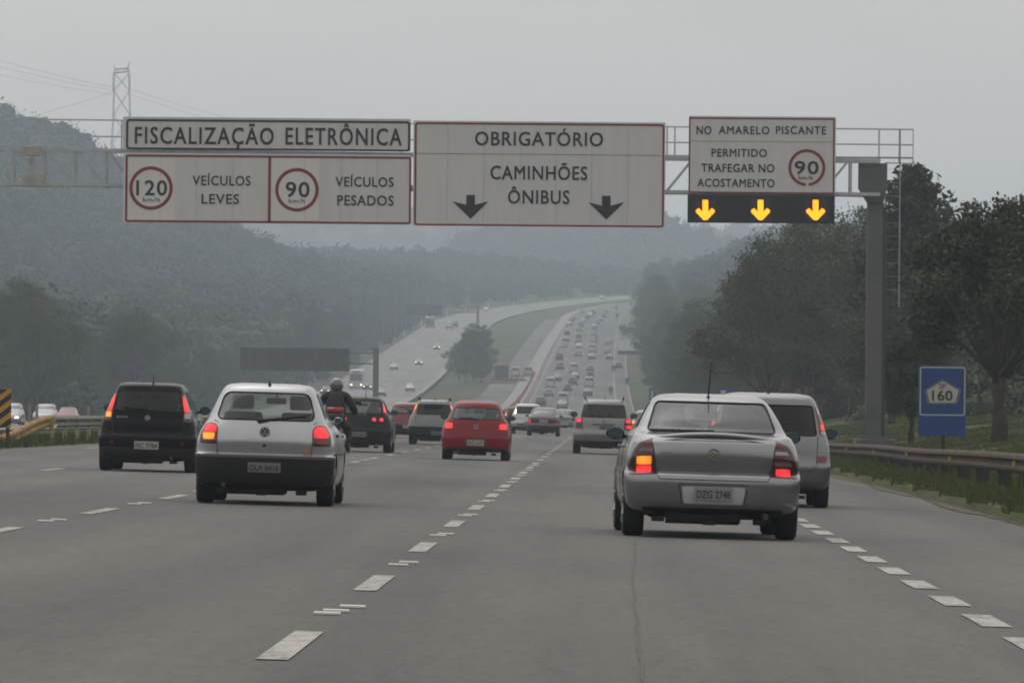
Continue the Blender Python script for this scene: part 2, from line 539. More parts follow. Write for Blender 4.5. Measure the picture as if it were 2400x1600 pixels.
def mark(u0, u1, D0, D1, shift, zf, lift=.006):
    nseg = max(1, int((D1 - D0) / 40))
    r = []
    for k in range(nseg):
        a = D0 + (D1 - D0) * k / nseg; b_ = D0 + (D1 - D0) * (k + 1) / nseg
        P = [(u0 + float(shift(a)), a), (u1 + float(shift(a)), a), (u1 + float(shift(b_)), b_), (u0 + float(shift(b_)), b_)]
        r.append([(x, d, float(zf(x, d)) + lift) for x, d in P])
    return r
MK = []
L1, L2, L3, L4 = 2.31, -1.50, -5.22, -8.92
ph = 15000 * CAM_Z / 568.0 - 4 + .1              # near end of the dash at the bottom of the view
for u in (L2, L3, L4):
    o_ = {L2: 0, L3: 1.2, L4: 4.0}[u]
    d = 17.8 + o_
    while d < 2450:
        MK += mark(u - .075, u + .075, d, d + 3.8, sh, road_z)
        d += 11.45
d = 17.0
while d < 800:
    MK += mark(L1 - .09, L1 + .09, d, d + 2.25, sh, road_z)
    d += 4.05
MK += mark(L1 - .08, L1 + .08, 800, 2440, sh, road_z)
MK += mark(UL + 1.0, UL + 1.16, 150, 2440, sh, road_z)
MK += mark(UR - .3, UR - .16, 420, 2440, sh, road_z)
quads("lane_markings", MK, M_PAINT)
MK = mark(VR - .75, VR - .45, 380, 2620, sho, oz, .03)
MK += mark(VL + 2.6, VL + 2.76, 380, 2620, sho, oz, .03)
for u in (-36.6, -40.2, -43.8):
    d = 380
    while d < 2600:
        MK += mark(u - .09, u + .09, d, d + 4, sho, oz, .03); d += 12
quads("opposing_lane_markings", MK, M_PAINT)

# raised road studs in pairs between the dashes: small white blocks glued to the road
M_STUD = mat("white_stud", (.66, .66, .65), rough=.5, var=.1)
bm = BM()
add_box(bm, (0, 0, .008), (.15, .12, .016), bevel=.005)
stud_me = bpy.data.meshes.new("road_stud"); bm.to_mesh(stud_me); bm.free(); stud_me.materials.append(M_STUD)
_sn = {L2: 'the dashed line left of the silver saloon', L3: 'the dashed line beside the pale hatchback', L4: 'the dashed line beside the black hatchback'}
for u in (L2, L3):
    for k in range(1, 12):
        d0 = 17.8 + {L2: 0, L3: 1.2}[u] + 11.45 * k - 4.4
        if d0 < 24: continue
        offs = ((-.3, 0), (.55, .05)) if k != 2 else ((-.45, -.03), (.05, 0), (.9, .06))
        for j, (dy, dx) in enumerate(offs):
            o = link_mesh("road_stud", stud_me)
            o.location = (u + dx, d0 + dy, float(road_z(u + dx, d0 + dy)) + .002)
            o.rotation_euler = (0, math.atan(.021), RNG.uniform(-.05, .05))
            tag(o, "small white raised stud between painted dashes on " + _sn[u], "road stud", "white road studs along " + _sn[u])
# long crack in the lane behind the saloon
pts = [at(x, y, Y) for x, y, Y in []]
cr = []
for x, y in [(1493, 1262), (1490, 1300), (1487, 1340), (1487, 1380), (1492, 1420), (1497, 1470), (1504, 1530), (1512, 1590), (1520, 1650)]:
    h = VPY + (.030) * (x - VPX)
    cr.append(((x - VPX) * CAM_Z / (y - h), 15000 * CAM_Z / (y - h)))
Q = []
rr = random.Random(4)
fine = []
for (a, b_) in zip(cr[:-1], cr[1:]):
    for k in range(5):
        t_ = k / 5
        fine.append((a[0] + (b_[0] - a[0]) * t_ + rr.uniform(-.008, .008), a[1] + (b_[1] - a[1]) * t_))
for (a, b_) in zip(fine[:-1], fine[1:]):
    w = .006
    Q.append([(x, d, float(road_z(x, d)) + .005) for x, d in ((a[0] - w, a[1]), (a[0] + w, a[1]), (b_[0] + w, b_[1]), (b_[0] - w, b_[1]))])
quads("road_crack", Q, mat("tar", (.045, .043, .04), rough=.7))
# dark repair stain on the shoulder
for cx, cy in ((2140, 1272), (2212, 1278)):
    pass

# ------------------------------------------------------------------ guard rails
M_RUST = mat("rusty_rail", (.058, .040, .028), rough=.9, metal=0, var=.6, scale=1.5)
M_RAILG = mat("weathered_rail", (.15, .135, .12), rough=.6, metal=.3, var=.35, scale=1.2)
M_POST = mat("dark_post", (.035, .033, .03), rough=.8, var=.3)
M_YEL = mat("yellow_paint", (.62, .33, .03), rough=.6, var=.2, scale=4)
M_REFL = mat("yellow_reflector", (.36, .28, .03), rough=.5)
def wbeam(bm, P, face):
    """corrugated W-beam along points P (x,y,z of the beam's centre); face = +1 looks to +x"""
    prof_ = [(0, -.155), (.02, -.15), (.07, -.105), (.07, -.065), (.0, -.02), (.0, .02), (.07, .065), (.07, .105), (.02, .15), (0, .155)]
    rings = []
    for p in P:
        rings.append([bm.verts.new((p[0] + face * a, p[1], p[2] + b_)) for a, b_ in prof_] + [bm.verts.new((p[0] + face * (a - .012), p[1], p[2] + b_)) for a, b_ in reversed(prof_)])
    k = len(rings[0])
    for i in range(len(rings) - 1):
        for j in range(k):
            bm.faces.new((rings[i][j], rings[i][(j + 1) % k], rings[i + 1][(j + 1) % k], rings[i + 1][j]))
    bm.faces.new(rings[0][::-1]); bm.faces.new(rings[-1])
gr = thing("guardrail", "rusty steel guardrail with dark posts along the grass at the right shoulder", "guardrail", (6.6, 60, 0))
def rail_z(d): return float(np.interp(d, [95, 190], [.47, .24]))
bm = BM(); P = []
for d in np.arange(60, 330, 2.0):
    x = 6.6 + .12 * math.sin(d * .045)
    P.append((x - 6.6, d - 60, float(ground(x, d)) + rail_z(d) + .012 * math.sin(d * .13)))
wbeam(bm, P, -1)
obj("rail_beam", bm, M_RUST, gr, smooth=50)
bm = BM(); add_box(bm, (0, 0, 0), (.24, .20, .85), bevel=.015)
post_me = bpy.data.meshes.new("post"); bm.to_mesh(post_me); bm.free(); post_me.materials.append(M_POST)
bm = BM(); add_box(bm, (0, 0, 0), (.02, .055, .07), bevel=.004)
ref_me = bpy.data.meshes.new("reflector"); bm.to_mesh(ref_me); bm.free(); ref_me.materials.append(M_REFL)
k = 0
d = 62
while d < 320:
    x = 6.6 + .12 * math.sin(d * .045)
    z = float(ground(x, d))
    o = link_mesh("post", post_me, parent=gr); o.location = (x - 6.6 + .15, d - 60, z + rail_z(d) - .29)
    if k % 3 == 0 and d < 260:
        o = link_mesh("reflector", ref_me, parent=gr); o.location = (x - 6.6 - .085, d - 60 + .3, z + rail_z(d)); o.rotation_euler = (0, 0, R(60))
    k += 1
    d += 6.2
gl_ = thing("guardrail", "low guardrail with a worn yellow nose and yellow posts on the median", "guardrail", (-14.0, 160, 0))
bm = BM(); P = []
for d in np.arange(167, 520, 3.0):
    P.append((-.25 + .04 * math.sin(d * .1), d - 160, float(ground(-14.2, d)) + .56))
wbeam(bm, P, 1)
obj("rail_beam", bm, M_RAILG, gl_, smooth=50)
bm = BM(); P = []
for t_ in np.linspace(0, 1, 9):
    P.append((-.35 - .55 * (1 - t_), 157 + 9.9 * t_ - 160, float(ground(-14.2, 160)) + .08 + .50 * sstep(0, 1, t_)))
wbeam(bm, P, 1)
obj("rail_nose", bm, mat("worn_yellow_rail", (.30, .17, .035), rough=.7, var=.5, scale=2.5), gl_, smooth=50)
bm = BM(); add_box(bm, (0, 0, 0), (.1, .1, .62), bevel=.01)
yp_me = bpy.data.meshes.new("post"); bm.to_mesh(yp_me); bm.free(); yp_me.materials.append(mat("pale_yellow_post", (.30, .27, .10), var=.3))
for d in np.arange(166, 330, 4.0):
    o = link_mesh("post", yp_me, parent=gl_); o.location = (-.28, d - 160, float(ground(-14.2, d)) + .3)

# ------------------------------------------------------------------ lettering
FONT = bpy.data.fonts.load(bpy.utils.system_resource('DATAFILES', path='fonts') + "/Inter.woff2") if False else None
def text_mesh(name, s, x0, x1, zc0, zc1, y, material, parent, bold=.018, space=1.0, depth=.012, heavy=0.0):
    """flat raised lettering facing -Y: spans x0..x1, capitals from zc0 up to zc1"""
    def raw(txt):
        cu = bpy.data.curves.new("lettering", 'FONT')
        cu.body = txt
        cu.offset = bold
        cu.extrude = .5
        cu.space_character = space
        cu.resolution_u = 3
        ob = bpy.data.objects.new("lettering", cu)
        COL.objects.link(ob)
        dg = bpy.context.evaluated_depsgraph_get()
        me = bpy.data.meshes.new_from_object(ob.evaluated_get(dg))
        bpy.data.objects.remove(ob); bpy.data.curves.remove(cu)
        n = len(me.vertices)
        co = np.empty(n * 3, dtype=np.float32); me.vertices.foreach_get('co', co)
        return me, co.reshape(-1, 3)
    ref, rc = raw("H")
    cap0, cap1 = rc[:, 1].min(), rc[:, 1].max()
    bpy.data.meshes.remove(ref)
    me, co = raw(s)
    sx = (x1 - x0) / (co[:, 0].max() - co[:, 0].min())
    sz = (zc1 - zc0) / (cap1 - cap0)
    X = (co[:, 0] - co[:, 0].min()) * sx + x0
    Z = (co[:, 1] - cap0) * sz + zc0
    Y = y - (co[:, 2] + .5) * depth
    me.vertices.foreach_set('co', np.stack([X, Y, Z], -1).astype(np.float32).ravel())
    me.update()
    if heavy > 0:                                   # heavier strokes: the outline laid four times, a hair apart
        b = bmesh.new(); b.from_mesh(me)
        base = b.verts[:] + b.edges[:] + b.faces[:]
        k = heavy * (zc1 - zc0)
        for n_, (ax, az) in enumerate(((k, 0), (0, k), (k, k))):
            r_ = bmesh.ops.duplicate(b, geom=base)
            bmesh.ops.translate(b, verts=[e for e in r_['geom'] if isinstance(e, bmesh.types.BMVert)], vec=(ax, -.0007 * (n_ + 1), az))
        bmesh.ops.translate(b, verts=b.verts[:], vec=(-k / 2, 0, -k / 2))
        b.to_mesh(me); b.free()
    me.materials.clear()
    me.name = name
    return link_mesh(name, me, material, parent)

# ------------------------------------------------------------------ overhead gantry and its boards
GD = 200.0
def g(x, y, Y=GD):
    p = at(x, y, Y); return p.x, p.z
M_GALV = mat("galvanised_steel", (.40, .43, .46), rough=.7, metal=0, var=.15, scale=2)
M_COLM = mat("column_steel", (.105, .106, .11), rough=.7, metal=0, var=.2, scale=1.2)
M_PANEL = mat("sign_white", (.555, .558, .556), rough=.6, var=.05, scale=.8)
_t = M_PANEL.node_tree; _nz = _t.nodes['Noise Texture']; _mp = _t.nodes.new("ShaderNodeMapping"); _mp.inputs['Scale'].default_value = (5, 1, .55)   # rain streaks
_t.links.new(_t.nodes['Texture Coordinate'].outputs['Object'], _mp.inputs[0]); _t.links.new(_mp.outputs[0], _nz.inputs['Vector'])
M_PANELB = mat("sign_white_clean", (.63, .625, .615), rough=.6, var=.03, scale=.8)
M_RED = mat("sign_red", (.20, .022, .028), rough=.55, var=.12)
M_DARK = mat("sign_black", (.018, .019, .024), rough=.55, var=.1)
M_SEAM = mat("panel_seam", (.40, .395, .39), rough=.7)
gx, gz = g(2046, 1045)
gx0 = gx
gan = thing("sign_gantry", "grey steel lattice gantry carrying the sign boards over the carriageway", "gantry", (gx0, GD, float(ground(gx0, GD))))
gz0 = float(ground(gx0, GD))
def gl(x, y): 
    a, b_ = g(x, y); return a - gx0, b_ - gz0
# column
bm = BM()
xa, zt = gl(2030, 385); xb, zb = gl(2061, 1042)
w = xb - xa
add_prism(bm, [(-w / 2, -.2), (w / 2, -.2), (w / 2, zt), (-w / 2, zt)], -.24, .24)
add_prism(bm, [(-w / 2 - .003, zt - 1.2), (w / 2 + .003, zt - 1.2), (w / 2 + .12, zt - .75), (w / 2 + .12, zt + .02), (-w / 2 - .28, zt + .02), (-w / 2 - .28, zt - .75)], -.3, .3)
obj("column", bm, M_COLM, gan)
bm = BM(); add_box(bm, (w / 2 + .06, -.1, (zt - 1.2) / 2), (.11, .12, zt - 1.5), bevel=.01); obj("cable_duct", bm, mat("dark_duct", (.05, .05, .055), rough=.6), gan)
bm = BM(); add_box(bm, (.05, 0, .1), (1.25, 1.25, .55), bevel=.03); add_box(bm, (0, 0, .42), (.8, .8, .08), bevel=.01); obj("footing", bm, mat("old_concrete", (.10, .095, .085), var=.3), gan)
bm = BM()
for sx_ in (-1, 1):
    add_prism(bm, [(sx_ * w / 2, .45), (sx_ * (w / 2 + .14), .45), (sx_ * w / 2, 1.1)], -.02, .02)
obj("gusset", bm, M_COLM, gan)
# lattice beam, front and back faces
XL = gl(-260, 350)[0]
_, zt1 = gl(100, 352); _, zb1 = gl(100, 433)
_, ztr = gl(1900, 376); _, zbr = gl(1900, 455)
XR = gl(2062, 380)[0]
def zt_at(x): return ztr + (zt1 - ztr) * (x - gl(1900, 0)[0]) / (gl(100, 0)[0] - gl(1900, 0)[0])
def zb_at(x): return zbr + (zb1 - zbr) * (x - gl(1900, 0)[0]) / (gl(100, 0)[0] - gl(1900, 0)[0])
bm = BM()
for yy in (-.5, .5):
    for zf_ in (zt_at, zb_at):
        add_sqbar(bm, (XL, yy, zf_(XL)), (XR, yy, zf_(XR)), .105)
obj("chord", bm, M_GALV, gan)
bm = BM()
step = gl(72.5, 0)[0] - gl(0, 0)[0]
x = gl(35, 0)[0] - step * 4
k = 0
while x < XR - .2:
    for yy in (-.5, .5):
        add_sqbar(bm, (x, yy, zt_at(x)), (x, yy, zb_at(x)), .075)
        if x + step < XR:
            lo, hi = (x + .06, x + step - .06)
            if x < gl(1500, 0)[0]: add_sqbar(bm, (lo, yy, zt_at(lo)), (hi, yy, zb_at(hi)), .068)
            else: add_sqbar(bm, (lo, yy, zb_at(lo)), (hi, yy, zt_at(hi)), .068)
    add_sqbar(bm, (x, -.45, zb_at(x)), (x, .45, zb_at(x)), .045)
    add_sqbar(bm, (x, -.45, zt_at(x)), (x, .45, zt_at(x)), .045)
    x += step; k += 1
obj("lattice", bm, M_GALV, gan)
bm = BM()
for x_ in (82,):
    xx = gl(x_, 0)[0]
    add_box(bm, (xx, -.56, zt_at(xx) - .05), (.62, .05, .32), bevel=.02); add_box(bm, (xx + .05, -.56, zb_at(xx) + .12), (.72, .05, .40), bevel=.02)
    add_box(bm, (xx, -.52, (zt_at(xx) + zb_at(xx)) / 2), (.16, .12, zt_at(xx) - zb_at(xx)))
obj("splice_plate", bm, mat("splice_steel", (.36, .355, .34), rough=.8, metal=0, var=.3, scale=6), gan)
# walkway railing
bm = BM()
XRR = gl(2145, 0)[0]
for ya, yb_ in ((277, 302), (316, 338)):
    za, zb_ = gl(0, ya)[1], gl(2145, yb_)[1]
    zl = za + (zb_ - za) * (XL - gl(0, 0)[0]) / (XRR - gl(0, 0)[0])
    add_sqbar(bm, (XL, .62, zl), (XRR, .62, zb_), .045)
for xp in (-150, 72, 90, 285, 500, 720, 940, 1160, 1370, 1567, 1585, 1780, 1930, 2065, 2113):
    xx = gl(xp, 0)[0]
    zt_ = gl(xp, 277 + (302 - 277) * xp / 2145)[1]
    add_sqbar(bm, (xx, .62, zt_), (xx, .62, zt_at(xx) - .05), .05)
for ya, yb_ in ((352, 376),):
    pass
obj("railing", bm, M_GALV, gan)
bm = BM()
xx0 = gl(1990, 0)[0]
add_box(bm, ((XL + XRR) / 2, .75, (zt_at(XL) + zt_at(XRR)) / 2 + .07), (XRR - XL, .5, .04)); obj("walkway", bm, M_GALV, gan)
# ladder with its two long stiles
bm = BM()
la, lb = gl(2080, 0)[0], gl(2115, 0)[0]
zt_l, zb_l = gl(2080, 380)[1], gl(2080, 800)[1]
zt_l2, zb_l2 = gl(2115, 300)[1], gl(2115, 720)[1]
add_sqbar(bm, (la, .6, zt_l), (la, .6, zb_l), .035); add_sqbar(bm, (lb, .6, zt_l2), (lb, .6, zb_l2), .035)
for k in range(10):
    z = zt_l - .2 - k * .42
    add_bar(bm, (la, .6, z), (lb, .6, z), .006, 6)
add_sqbar(bm, (la, .6, zt_l), (gl(2145, 0)[0], .6, zt_l - .02), .035)
add_sqbar(bm, (XRR, .62, gl(2145, 302)[1]), (XRR, .62, zt_l - .02), .03)
add_sqbar(bm, (w / 2, .3, gl(2080, 405)[1]), (la, .6, gl(2080, 405)[1]), .035)
obj("ladder", bm, M_GALV, gan)

def board(name, label, x0, y0, x1, y1, parts=None):
    """an aluminium board facing the traffic; photo-pixel rectangle on the gantry plane"""
    a, zt_ = g(x0, y0); b_, zb_ = g(x1, y1)
    yb = GD - .75
    t = thing(name, label, "sign board", ((a + b_) / 2, yb, zb_))
    t['ox'], t['oz'] = (a + b_) / 2, zb_
    bm = BM(); add_box(bm, (0, .03, (zt_ - zb_) / 2), (b_ - a, .05, zt_ - zb_), bevel=.008)
    obj("panel", bm, M_PANEL, t)
    bm = BM()
    for fx in (-.35, .35):
        add_box(bm, ((b_ - a) * fx, .115, (zt_ - zb_) / 2), (.08, .12, (zt_ - zb_) * .96))
    obj("bracket", bm, M_GALV, t)
    return t
def loc(t, x, y):
    p = at(x, y, GD - .75); return p.x - t['ox'], p.z - t['oz']
def frame(t, x0, y0, x1, y1, wpx, material, name="border", r=12):
    """rounded frame line standing 3 mm proud of its board"""
    a, zt_ = loc(t, x0, y0); b_, zb_ = loc(t, x1, y1)
    ww = wpx / 75.0
    rr_ = r / 75.0
    outer = rpoly([(a, zb_), (b_, zb_), (b_, zt_), (a, zt_)], rr_, 5)
    inner = rpoly([(a + ww, zb_ + ww), (b_ - ww, zb_ + ww), (b_ - ww, zt_ - ww), (a + ww, zt_ - ww)], max(.01, rr_ - ww), 5)
    ring(t, outer, inner, material, name)
def ring(t, outer, inner, material, name, y0=-.004, y1=.004):
    bm = BM()
    n = len(outer)
    o0 = [bm.verts.new((p[0], y0, p[1])) for p in outer]; i0 = [bm.verts.new((p[0], y0, p[1])) for p in inner]
    o1 = [bm.verts.new((p[0], y1, p[1])) for p in outer]; i1 = [bm.verts.new((p[0], y1, p[1])) for p in inner]
    for k in range(n):
        j = (k + 1) % n
        bm.faces.new((o0[k], o0[j], i0[j], i0[k])); bm.faces.new((o1[k], i1[k], i1[j], o1[j]))
        bm.faces.new((o0[k], o1[k], o1[j], o0[j])); bm.faces.new((i0[k], i0[j], i1[j], i1[k]))
    return obj(name, bm, material, t)
def bar_on(t, x0, y0, x1, y1, material, name, proud=.004):
    a, zt_ = loc(t, x0, y0); b_, zb_ = loc(t, x1, y1)
    bm = BM(); add_box(bm, ((a + b_) / 2, 0, (zt_ + zb_) / 2), (b_ - a, proud * 2, zt_ - zb_))
    return obj(name, bm, material, t)
def words_on(t, s, x0, x1, yt, yb, name="lettering", bold=0, space=1.10, material=None, heavy=.032):
    a, zt_ = loc(t, x0, yt); b_, zb_ = loc(t, x1, yb)
    return text_mesh(name, s, a, b_, zb_, zt_, .004, material or M_DARK, t, bold, space, .012, heavy)
def roundel(t, cx, cy, r, num, nx0, nx1, ny0, ny1, kx0, kx1, ky0, ky1, broken=False):
    c = loc(t, cx, cy); ro = r / 75.0; ri = (r - r * .155) / 75.0
    N = 48
    an = np.linspace(-math.pi / 2 + (.12 if broken else 0), 1.5 * math.pi - (.05 if broken else 0), N + 1)
    if not broken:
        an = an[:-1]
        ring(t, [(c[0] + ro * math.cos(a), c[1] + ro * math.sin(a)) for a in an], [(c[0] + ri * math.cos(a), c[1] + ri * math.sin(a)) for a in an], M_RED, "speed_ring", -.008, .004)
    else:
        bm = BM()
        poly = [(c[0] + ro * math.cos(a), c[1] + ro * math.sin(a)) for a in an] + [(c[0] + ri * math.cos(a), c[1] + ri * math.sin(a)) for a in an[::-1]]
        n = len(an)
        for k in range(n - 1):
            q = [poly[k], poly[k + 1], poly[2 * n - 2 - k], poly[2 * n - 1 - k]]
            add_prism(bm, q, -.008, .004)
        bmesh.ops.remove_doubles(bm, verts=bm.verts[:], dist=.0005)
        obj("speed_ring", bm, M_RED, t)
    words_on(t, num, nx0, nx1, ny0, ny1, "speed_number", bold=.004)
    words_on(t, "km/h", kx0, kx1, ky0, ky1, "speed_unit", bold=0, heavy=.02)
def seams(t, xs, y0, y1):
    bm = BM()
    for x in xs:
        a, zt_ = loc(t, x, y0); _, zb_ = loc(t, x, y1)
        add_box(bm, (a, .003, (zt_ + zb_) / 2), (.012, .012, zt_ - zb_))
    obj("panel_seam", bm, M_SEAM, t)

S = 1.0204
b1 = board("overhead_sign", "white overhead board with black frame reading FISCALIZAÇÃO ELETRÔNICA", 293, 276, 964, 358)
frame(b1, 296, 279, 961, 356, 5, M_DARK, r=9)
words_on(b1, "FISCALIZAÇÃO", 317, 641, 298, 339, bold=0, space=1.16); words_on(b1, "ELETRÔNICA", 670, 941, 300, 341, bold=0, space=1.16)
seams(b1, [376, 461, 546, 630, 715, 799, 884], 283, 352)
b2 = board("overhead_sign", "white overhead board with a red frame and the speed limits 120 and 90", 293, 360.5, 964, 528)
bar_on(b2, 300, 371, 408, 518, M_PANELB, "clean_patch", .002); bar_on(b2, 637, 371, 747, 518, M_PANELB, "clean_patch", .002)
frame(b2, 294.5, 362, 963, 526, 5, M_RED, r=7)
bar_on(b2, 629, 367.5, 634, 520.5, M_RED, "divider")
seams(b2, [376, 461, 546, 715, 799, 884], 369, 519)
roundel(b2, 354, 441, 51, "120", 320, 391, 423, 458, 335, 374, 463, 473)
roundel(b2, 696, 445, 51, "90", 670, 725, 427, 462, 677, 714, 466, 476)
words_on(b2, "VEÍCULOS", 452, 587, 412, 435); words_on(b2, "LEVES", 473, 560, 455, 478)
words_on(b2, "VEÍCULOS", 787, 922, 415, 438); words_on(b2, "PESADOS", 791, 922, 458, 482)
b3 = board("overhead_sign", "white overhead board reading OBRIGATÓRIO CAMINHÕES ÔNIBUS with two black arrows", 971, 285, 1557, 535)
frame(b3, 972.5, 286.5, 1555.5, 533.5, 4.5, M_RED, r=9)
bar_on(b3, 977.5, 360, 1550.5, 364, M_RED, "divider")
seams(b3, [1050, 1135, 1220, 1304, 1388, 1473], 292, 528)
words_on(b3, "OBRIGATÓRIO", 1114, 1413, 309, 343, bold=0); words_on(b3, "CAMINHÕES", 1150, 1376, 389, 422, bold=0); words_on(b3, "ÔNIBUS", 1191, 1334, 446, 478, bold=0)
for cx, cy in ((1103, 485), (1421, 487)):
    bm = BM()
    poly = [(-10, -28), (10, -28), (10, -5), (42, -13), (0, 28), (-42, -13), (-10, -5)]
    add_prism(bm, [loc(b3, cx + p, cy + q) for p, q in poly], -.006, .003)
    obj("down_arrow", bm, M_DARK, b3)
b4 = board("overhead_sign", "white overhead board reading NO AMARELO PISCANTE above the lit arrows", 1614, 274, 1956, 456)
frame(b4, 1615, 275, 1955, 455, 3.5, M_RED, r=2)
bar_on(b4, 1619, 330, 1951, 333.5, mat("faded_red", (.30, .12, .12), var=.2), "divider")
words_on(b4, "NO", 1633, 1667, 296, 315); words_on(b4, "AMARELO", 1685, 1803, 296, 315, space=1.16); words_on(b4, "PISCANTE", 1819, 1936, 296, 315, space=1.16); words_on(b4, "PERMITIDO", 1668, 1797, 349, 368, bold=0)
words_on(b4, "TRAFEGAR NO", 1644, 1815, 384, 404, bold=0); words_on(b4, "ACOSTAMENTO", 1635, 1815, 419, 439, bold=0)
roundel(b4, 1891, 393, 43, "90", 1863, 1918, 378, 408, 1872, 1904, 412, 421, broken=True)
# lit arrow box
a, zt_ = g(1611, 457.5); b_, zb_ = g(1954, 526)
lb_ = thing("arrow_display", "black light box with three lit amber down arrows", "light box", ((a + b_) / 2, GD - .8, zb_))
lb_['ox'], lb_['oz'] = (a + b_) / 2, zb_
bm = BM(); add_box(bm, (0, .12, (zt_ - zb_) / 2), (b_ - a, .3, zt_ - zb_), bevel=.015)
obj("casing", bm, mat("matt_black_box", (.016, .016, .019), rough=.6), lb_)
M_AMB = mat("amber_led", (.9, .35, .02), rough=.4, var=0, emit=(1.0, .27, .006), es=1.9)
def loc2(x, y):
    p = at(x, y, GD - .8); return p.x - lb_['ox'], p.z - lb_['oz']
for cx in (1653, 1782.5, 1911.5):
    cy = 492
    bm = BM()
    a0 = loc2(cx - 24, cy - 27); a1 = loc2(cx + 26, cy + 27)
    add_box(bm, ((a0[0] + a1[0]) / 2, -.035, (a0[1] + a1[1]) / 2), (a1[0] - a0[0], .014, a0[1] - a1[1]), bevel=.01)
    obj("display_module", bm, mat("module_black", (.035, .034, .036), rough=.35), lb_)
    bm = BM()
    poly = [(-6.5, -23), (6.5, -23), (6.5, 5), (15, -4), (22, 1), (22, 5), (4, 24), (-4, 24), (-22, 5), (-22, 1), (-15, -4), (-6.5, 5)]
    add_prism(bm, [loc2(cx + p, cy + q) for p, q in poly], -.054, -.044)
    obj("lit_arrow", bm, M_AMB, lb_)

# ------------------------------------------------------------------ roadside signs
M_BLUE = mat("sign_blue", (.016, .055, .20), rough=.5, var=.08)
M_CREAM = mat("sign_cream", (.42, .41, .38), rough=.6, var=.06)
SD = 136.0
a0 = at(2153, 857, SD); a1 = at(2263, 1022, SD)
cx = (a0.x + a1.x) / 2; gz_ = float(ground(cx, SD))
rs = thing("road_sign", "blue road sign with white pentagon reading SP 160 on a dark post", "road sign", (cx, SD, gz_))
rs['ox'], rs['oz'] = cx, gz_
def loc3(x, y):
    p = at(x, y, SD); return p.x - rs['ox'], p.z - rs['oz']
bm = BM(); p0 = loc3(2153, 857); p1 = loc3(2263, 1022)
add_box(bm, ((p0[0] + p1[0]) / 2, .02, (p0[1] + p1[1]) / 2), (p1[0] - p0[0], .03, p0[1] - p1[1]), bevel=.008); obj("panel", bm, M_BLUE, rs)
bm = BM(); add_box(bm, (0.03, .09, p1[1] / 2 - .1), (.085, .09, p1[1] + .35), bevel=.008); obj("post", bm, mat("dark_timber", (.03, .028, .026), rough=.8), rs)
def ring3(x0, y0, x1, y1, wpx, r_):
    a, zt_ = loc3(x0, y0); b_, zb_ = loc3(x1, y1); ww = wpx / 110.0
    ring(rs, rpoly([(a, zb_), (b_, zb_), (b_, zt_), (a, zt_)], r_), rpoly([(a + ww, zb_ + ww), (b_ - ww, zb_ + ww), (b_ - ww, zt_ - ww), (a + ww, zt_ - ww)], max(.01, r_ - ww)), M_CREAM, "border", -.002, .006)
ring3(2156, 859, 2262, 974, 3, .06)
pent = [(2209, 889), (2252, 913), (2243, 946), (2175, 946), (2167, 914)]
bm = BM(); add_prism(bm, [loc3(*p) for p in pent], -.002, .008); obj("pentagon", bm, M_CREAM, rs)
def grow(poly, k):
    mx_ = sum(p[0] for p in poly) / len(poly); my_ = sum(p[1] for p in poly) / len(poly)
    return [((x - mx_) * k + mx_, (y - my_) * k + my_) for x, y in poly]
ring(rs, [loc3(*p) for p in grow(pent, .97)], [loc3(*p) for p in grow(pent, .90)], M_DARK, "pentagon_outline", -.005, .002)
a, zt_ = loc3(2185, 915); b_, zb_ = loc3(2232, 938); text_mesh("lettering", "160", a, b_, zb_, zt_, .001, M_DARK, rs, 0, 1.0, .012, .04)
a, zt_ = loc3(2201, 899); b_, zb_ = loc3(2217, 910); text_mesh("lettering", "SP", a, b_, zb_, zt_, .001, M_DARK, rs, .0)

# pale wooden posts standing in the median grass
for k, (px_, D_) in enumerate(((69, 285), (86, 262), (207, 300))):
    x_ = at(px_, 990, D_).x
    bm = BM(); add_box(bm, (0, 0, .55), (.11, .11, 1.5), bevel=.015); add_box(bm, (0, 0, 1.32), (.13, .13, .05), bevel=.01)
    o = obj("fence_post", bm, mat("bleached_wood", (.24, .22, .18), rough=.9, var=.3)); o.location = (x_, D_, float(ground(x_, D_)))
    tag(o, ("pale post in the median grass nearest the striped marker", "shorter seeming pale post between the silver oncoming cars", "pale post right of the red oncoming hatchback")[k], "post", "pale posts in the median grass")
# black and yellow chevron marker on the median nose
CD = 150.0
c0 = at(-22, 910, CD); c1 = at(26, 1002, CD); cx = (c0.x + c1.x) / 2; gz_ = float(ground(cx, CD))
ch = thing("hazard_marker", "yellow and black diagonally striped marker board by the guardrail nose", "marker board", (cx, CD, gz_))
zc = (c0.z + c1.z) / 2 - gz_; wz = c0.z - c1.z; wx = c1.x - c0.x
bm = BM(); add_box(bm, (0, 0, zc), (wx, .03, wz)); obj("panel", bm, mat("marker_yellow", (.52, .27, .03), rough=.55, var=.15), ch)
bm = BM()
sl = wx * .78
for k in range(-1, 5):
    z0 = zc - wz / 2 + k * .29 - .28
    lo, hi = zc - wz / 2, zc + wz / 2
    P_ = [(-wx / 2, z0), (wx / 2, z0 + sl), (wx / 2, z0 + sl + .15), (-wx / 2, z0 + .15)]
    # clip the stripe to the board
    def clip(poly, f):
        o = []
        for i in range(len(poly)):
            p, q = poly[i - 1], poly[i]
            fp, fq = f(p), f(q)
            if (fp >= 0) != (fq >= 0):
                s = fp / (fp - fq); o.append((p[0] + (q[0] - p[0]) * s, p[1] + (q[1] - p[1]) * s))
            if fq >= 0: o.append(q)
        return o
    P_ = clip(P_, lambda p: p[1] - lo - .01)
    if len(P_) > 2: P_ = clip(P_, lambda p: hi - .01 - p[1])
    if len(P_) > 2: add_prism(bm, P_, -.022, -.012)
obj("stripe", bm, M_DARK, ch)
bm = BM()
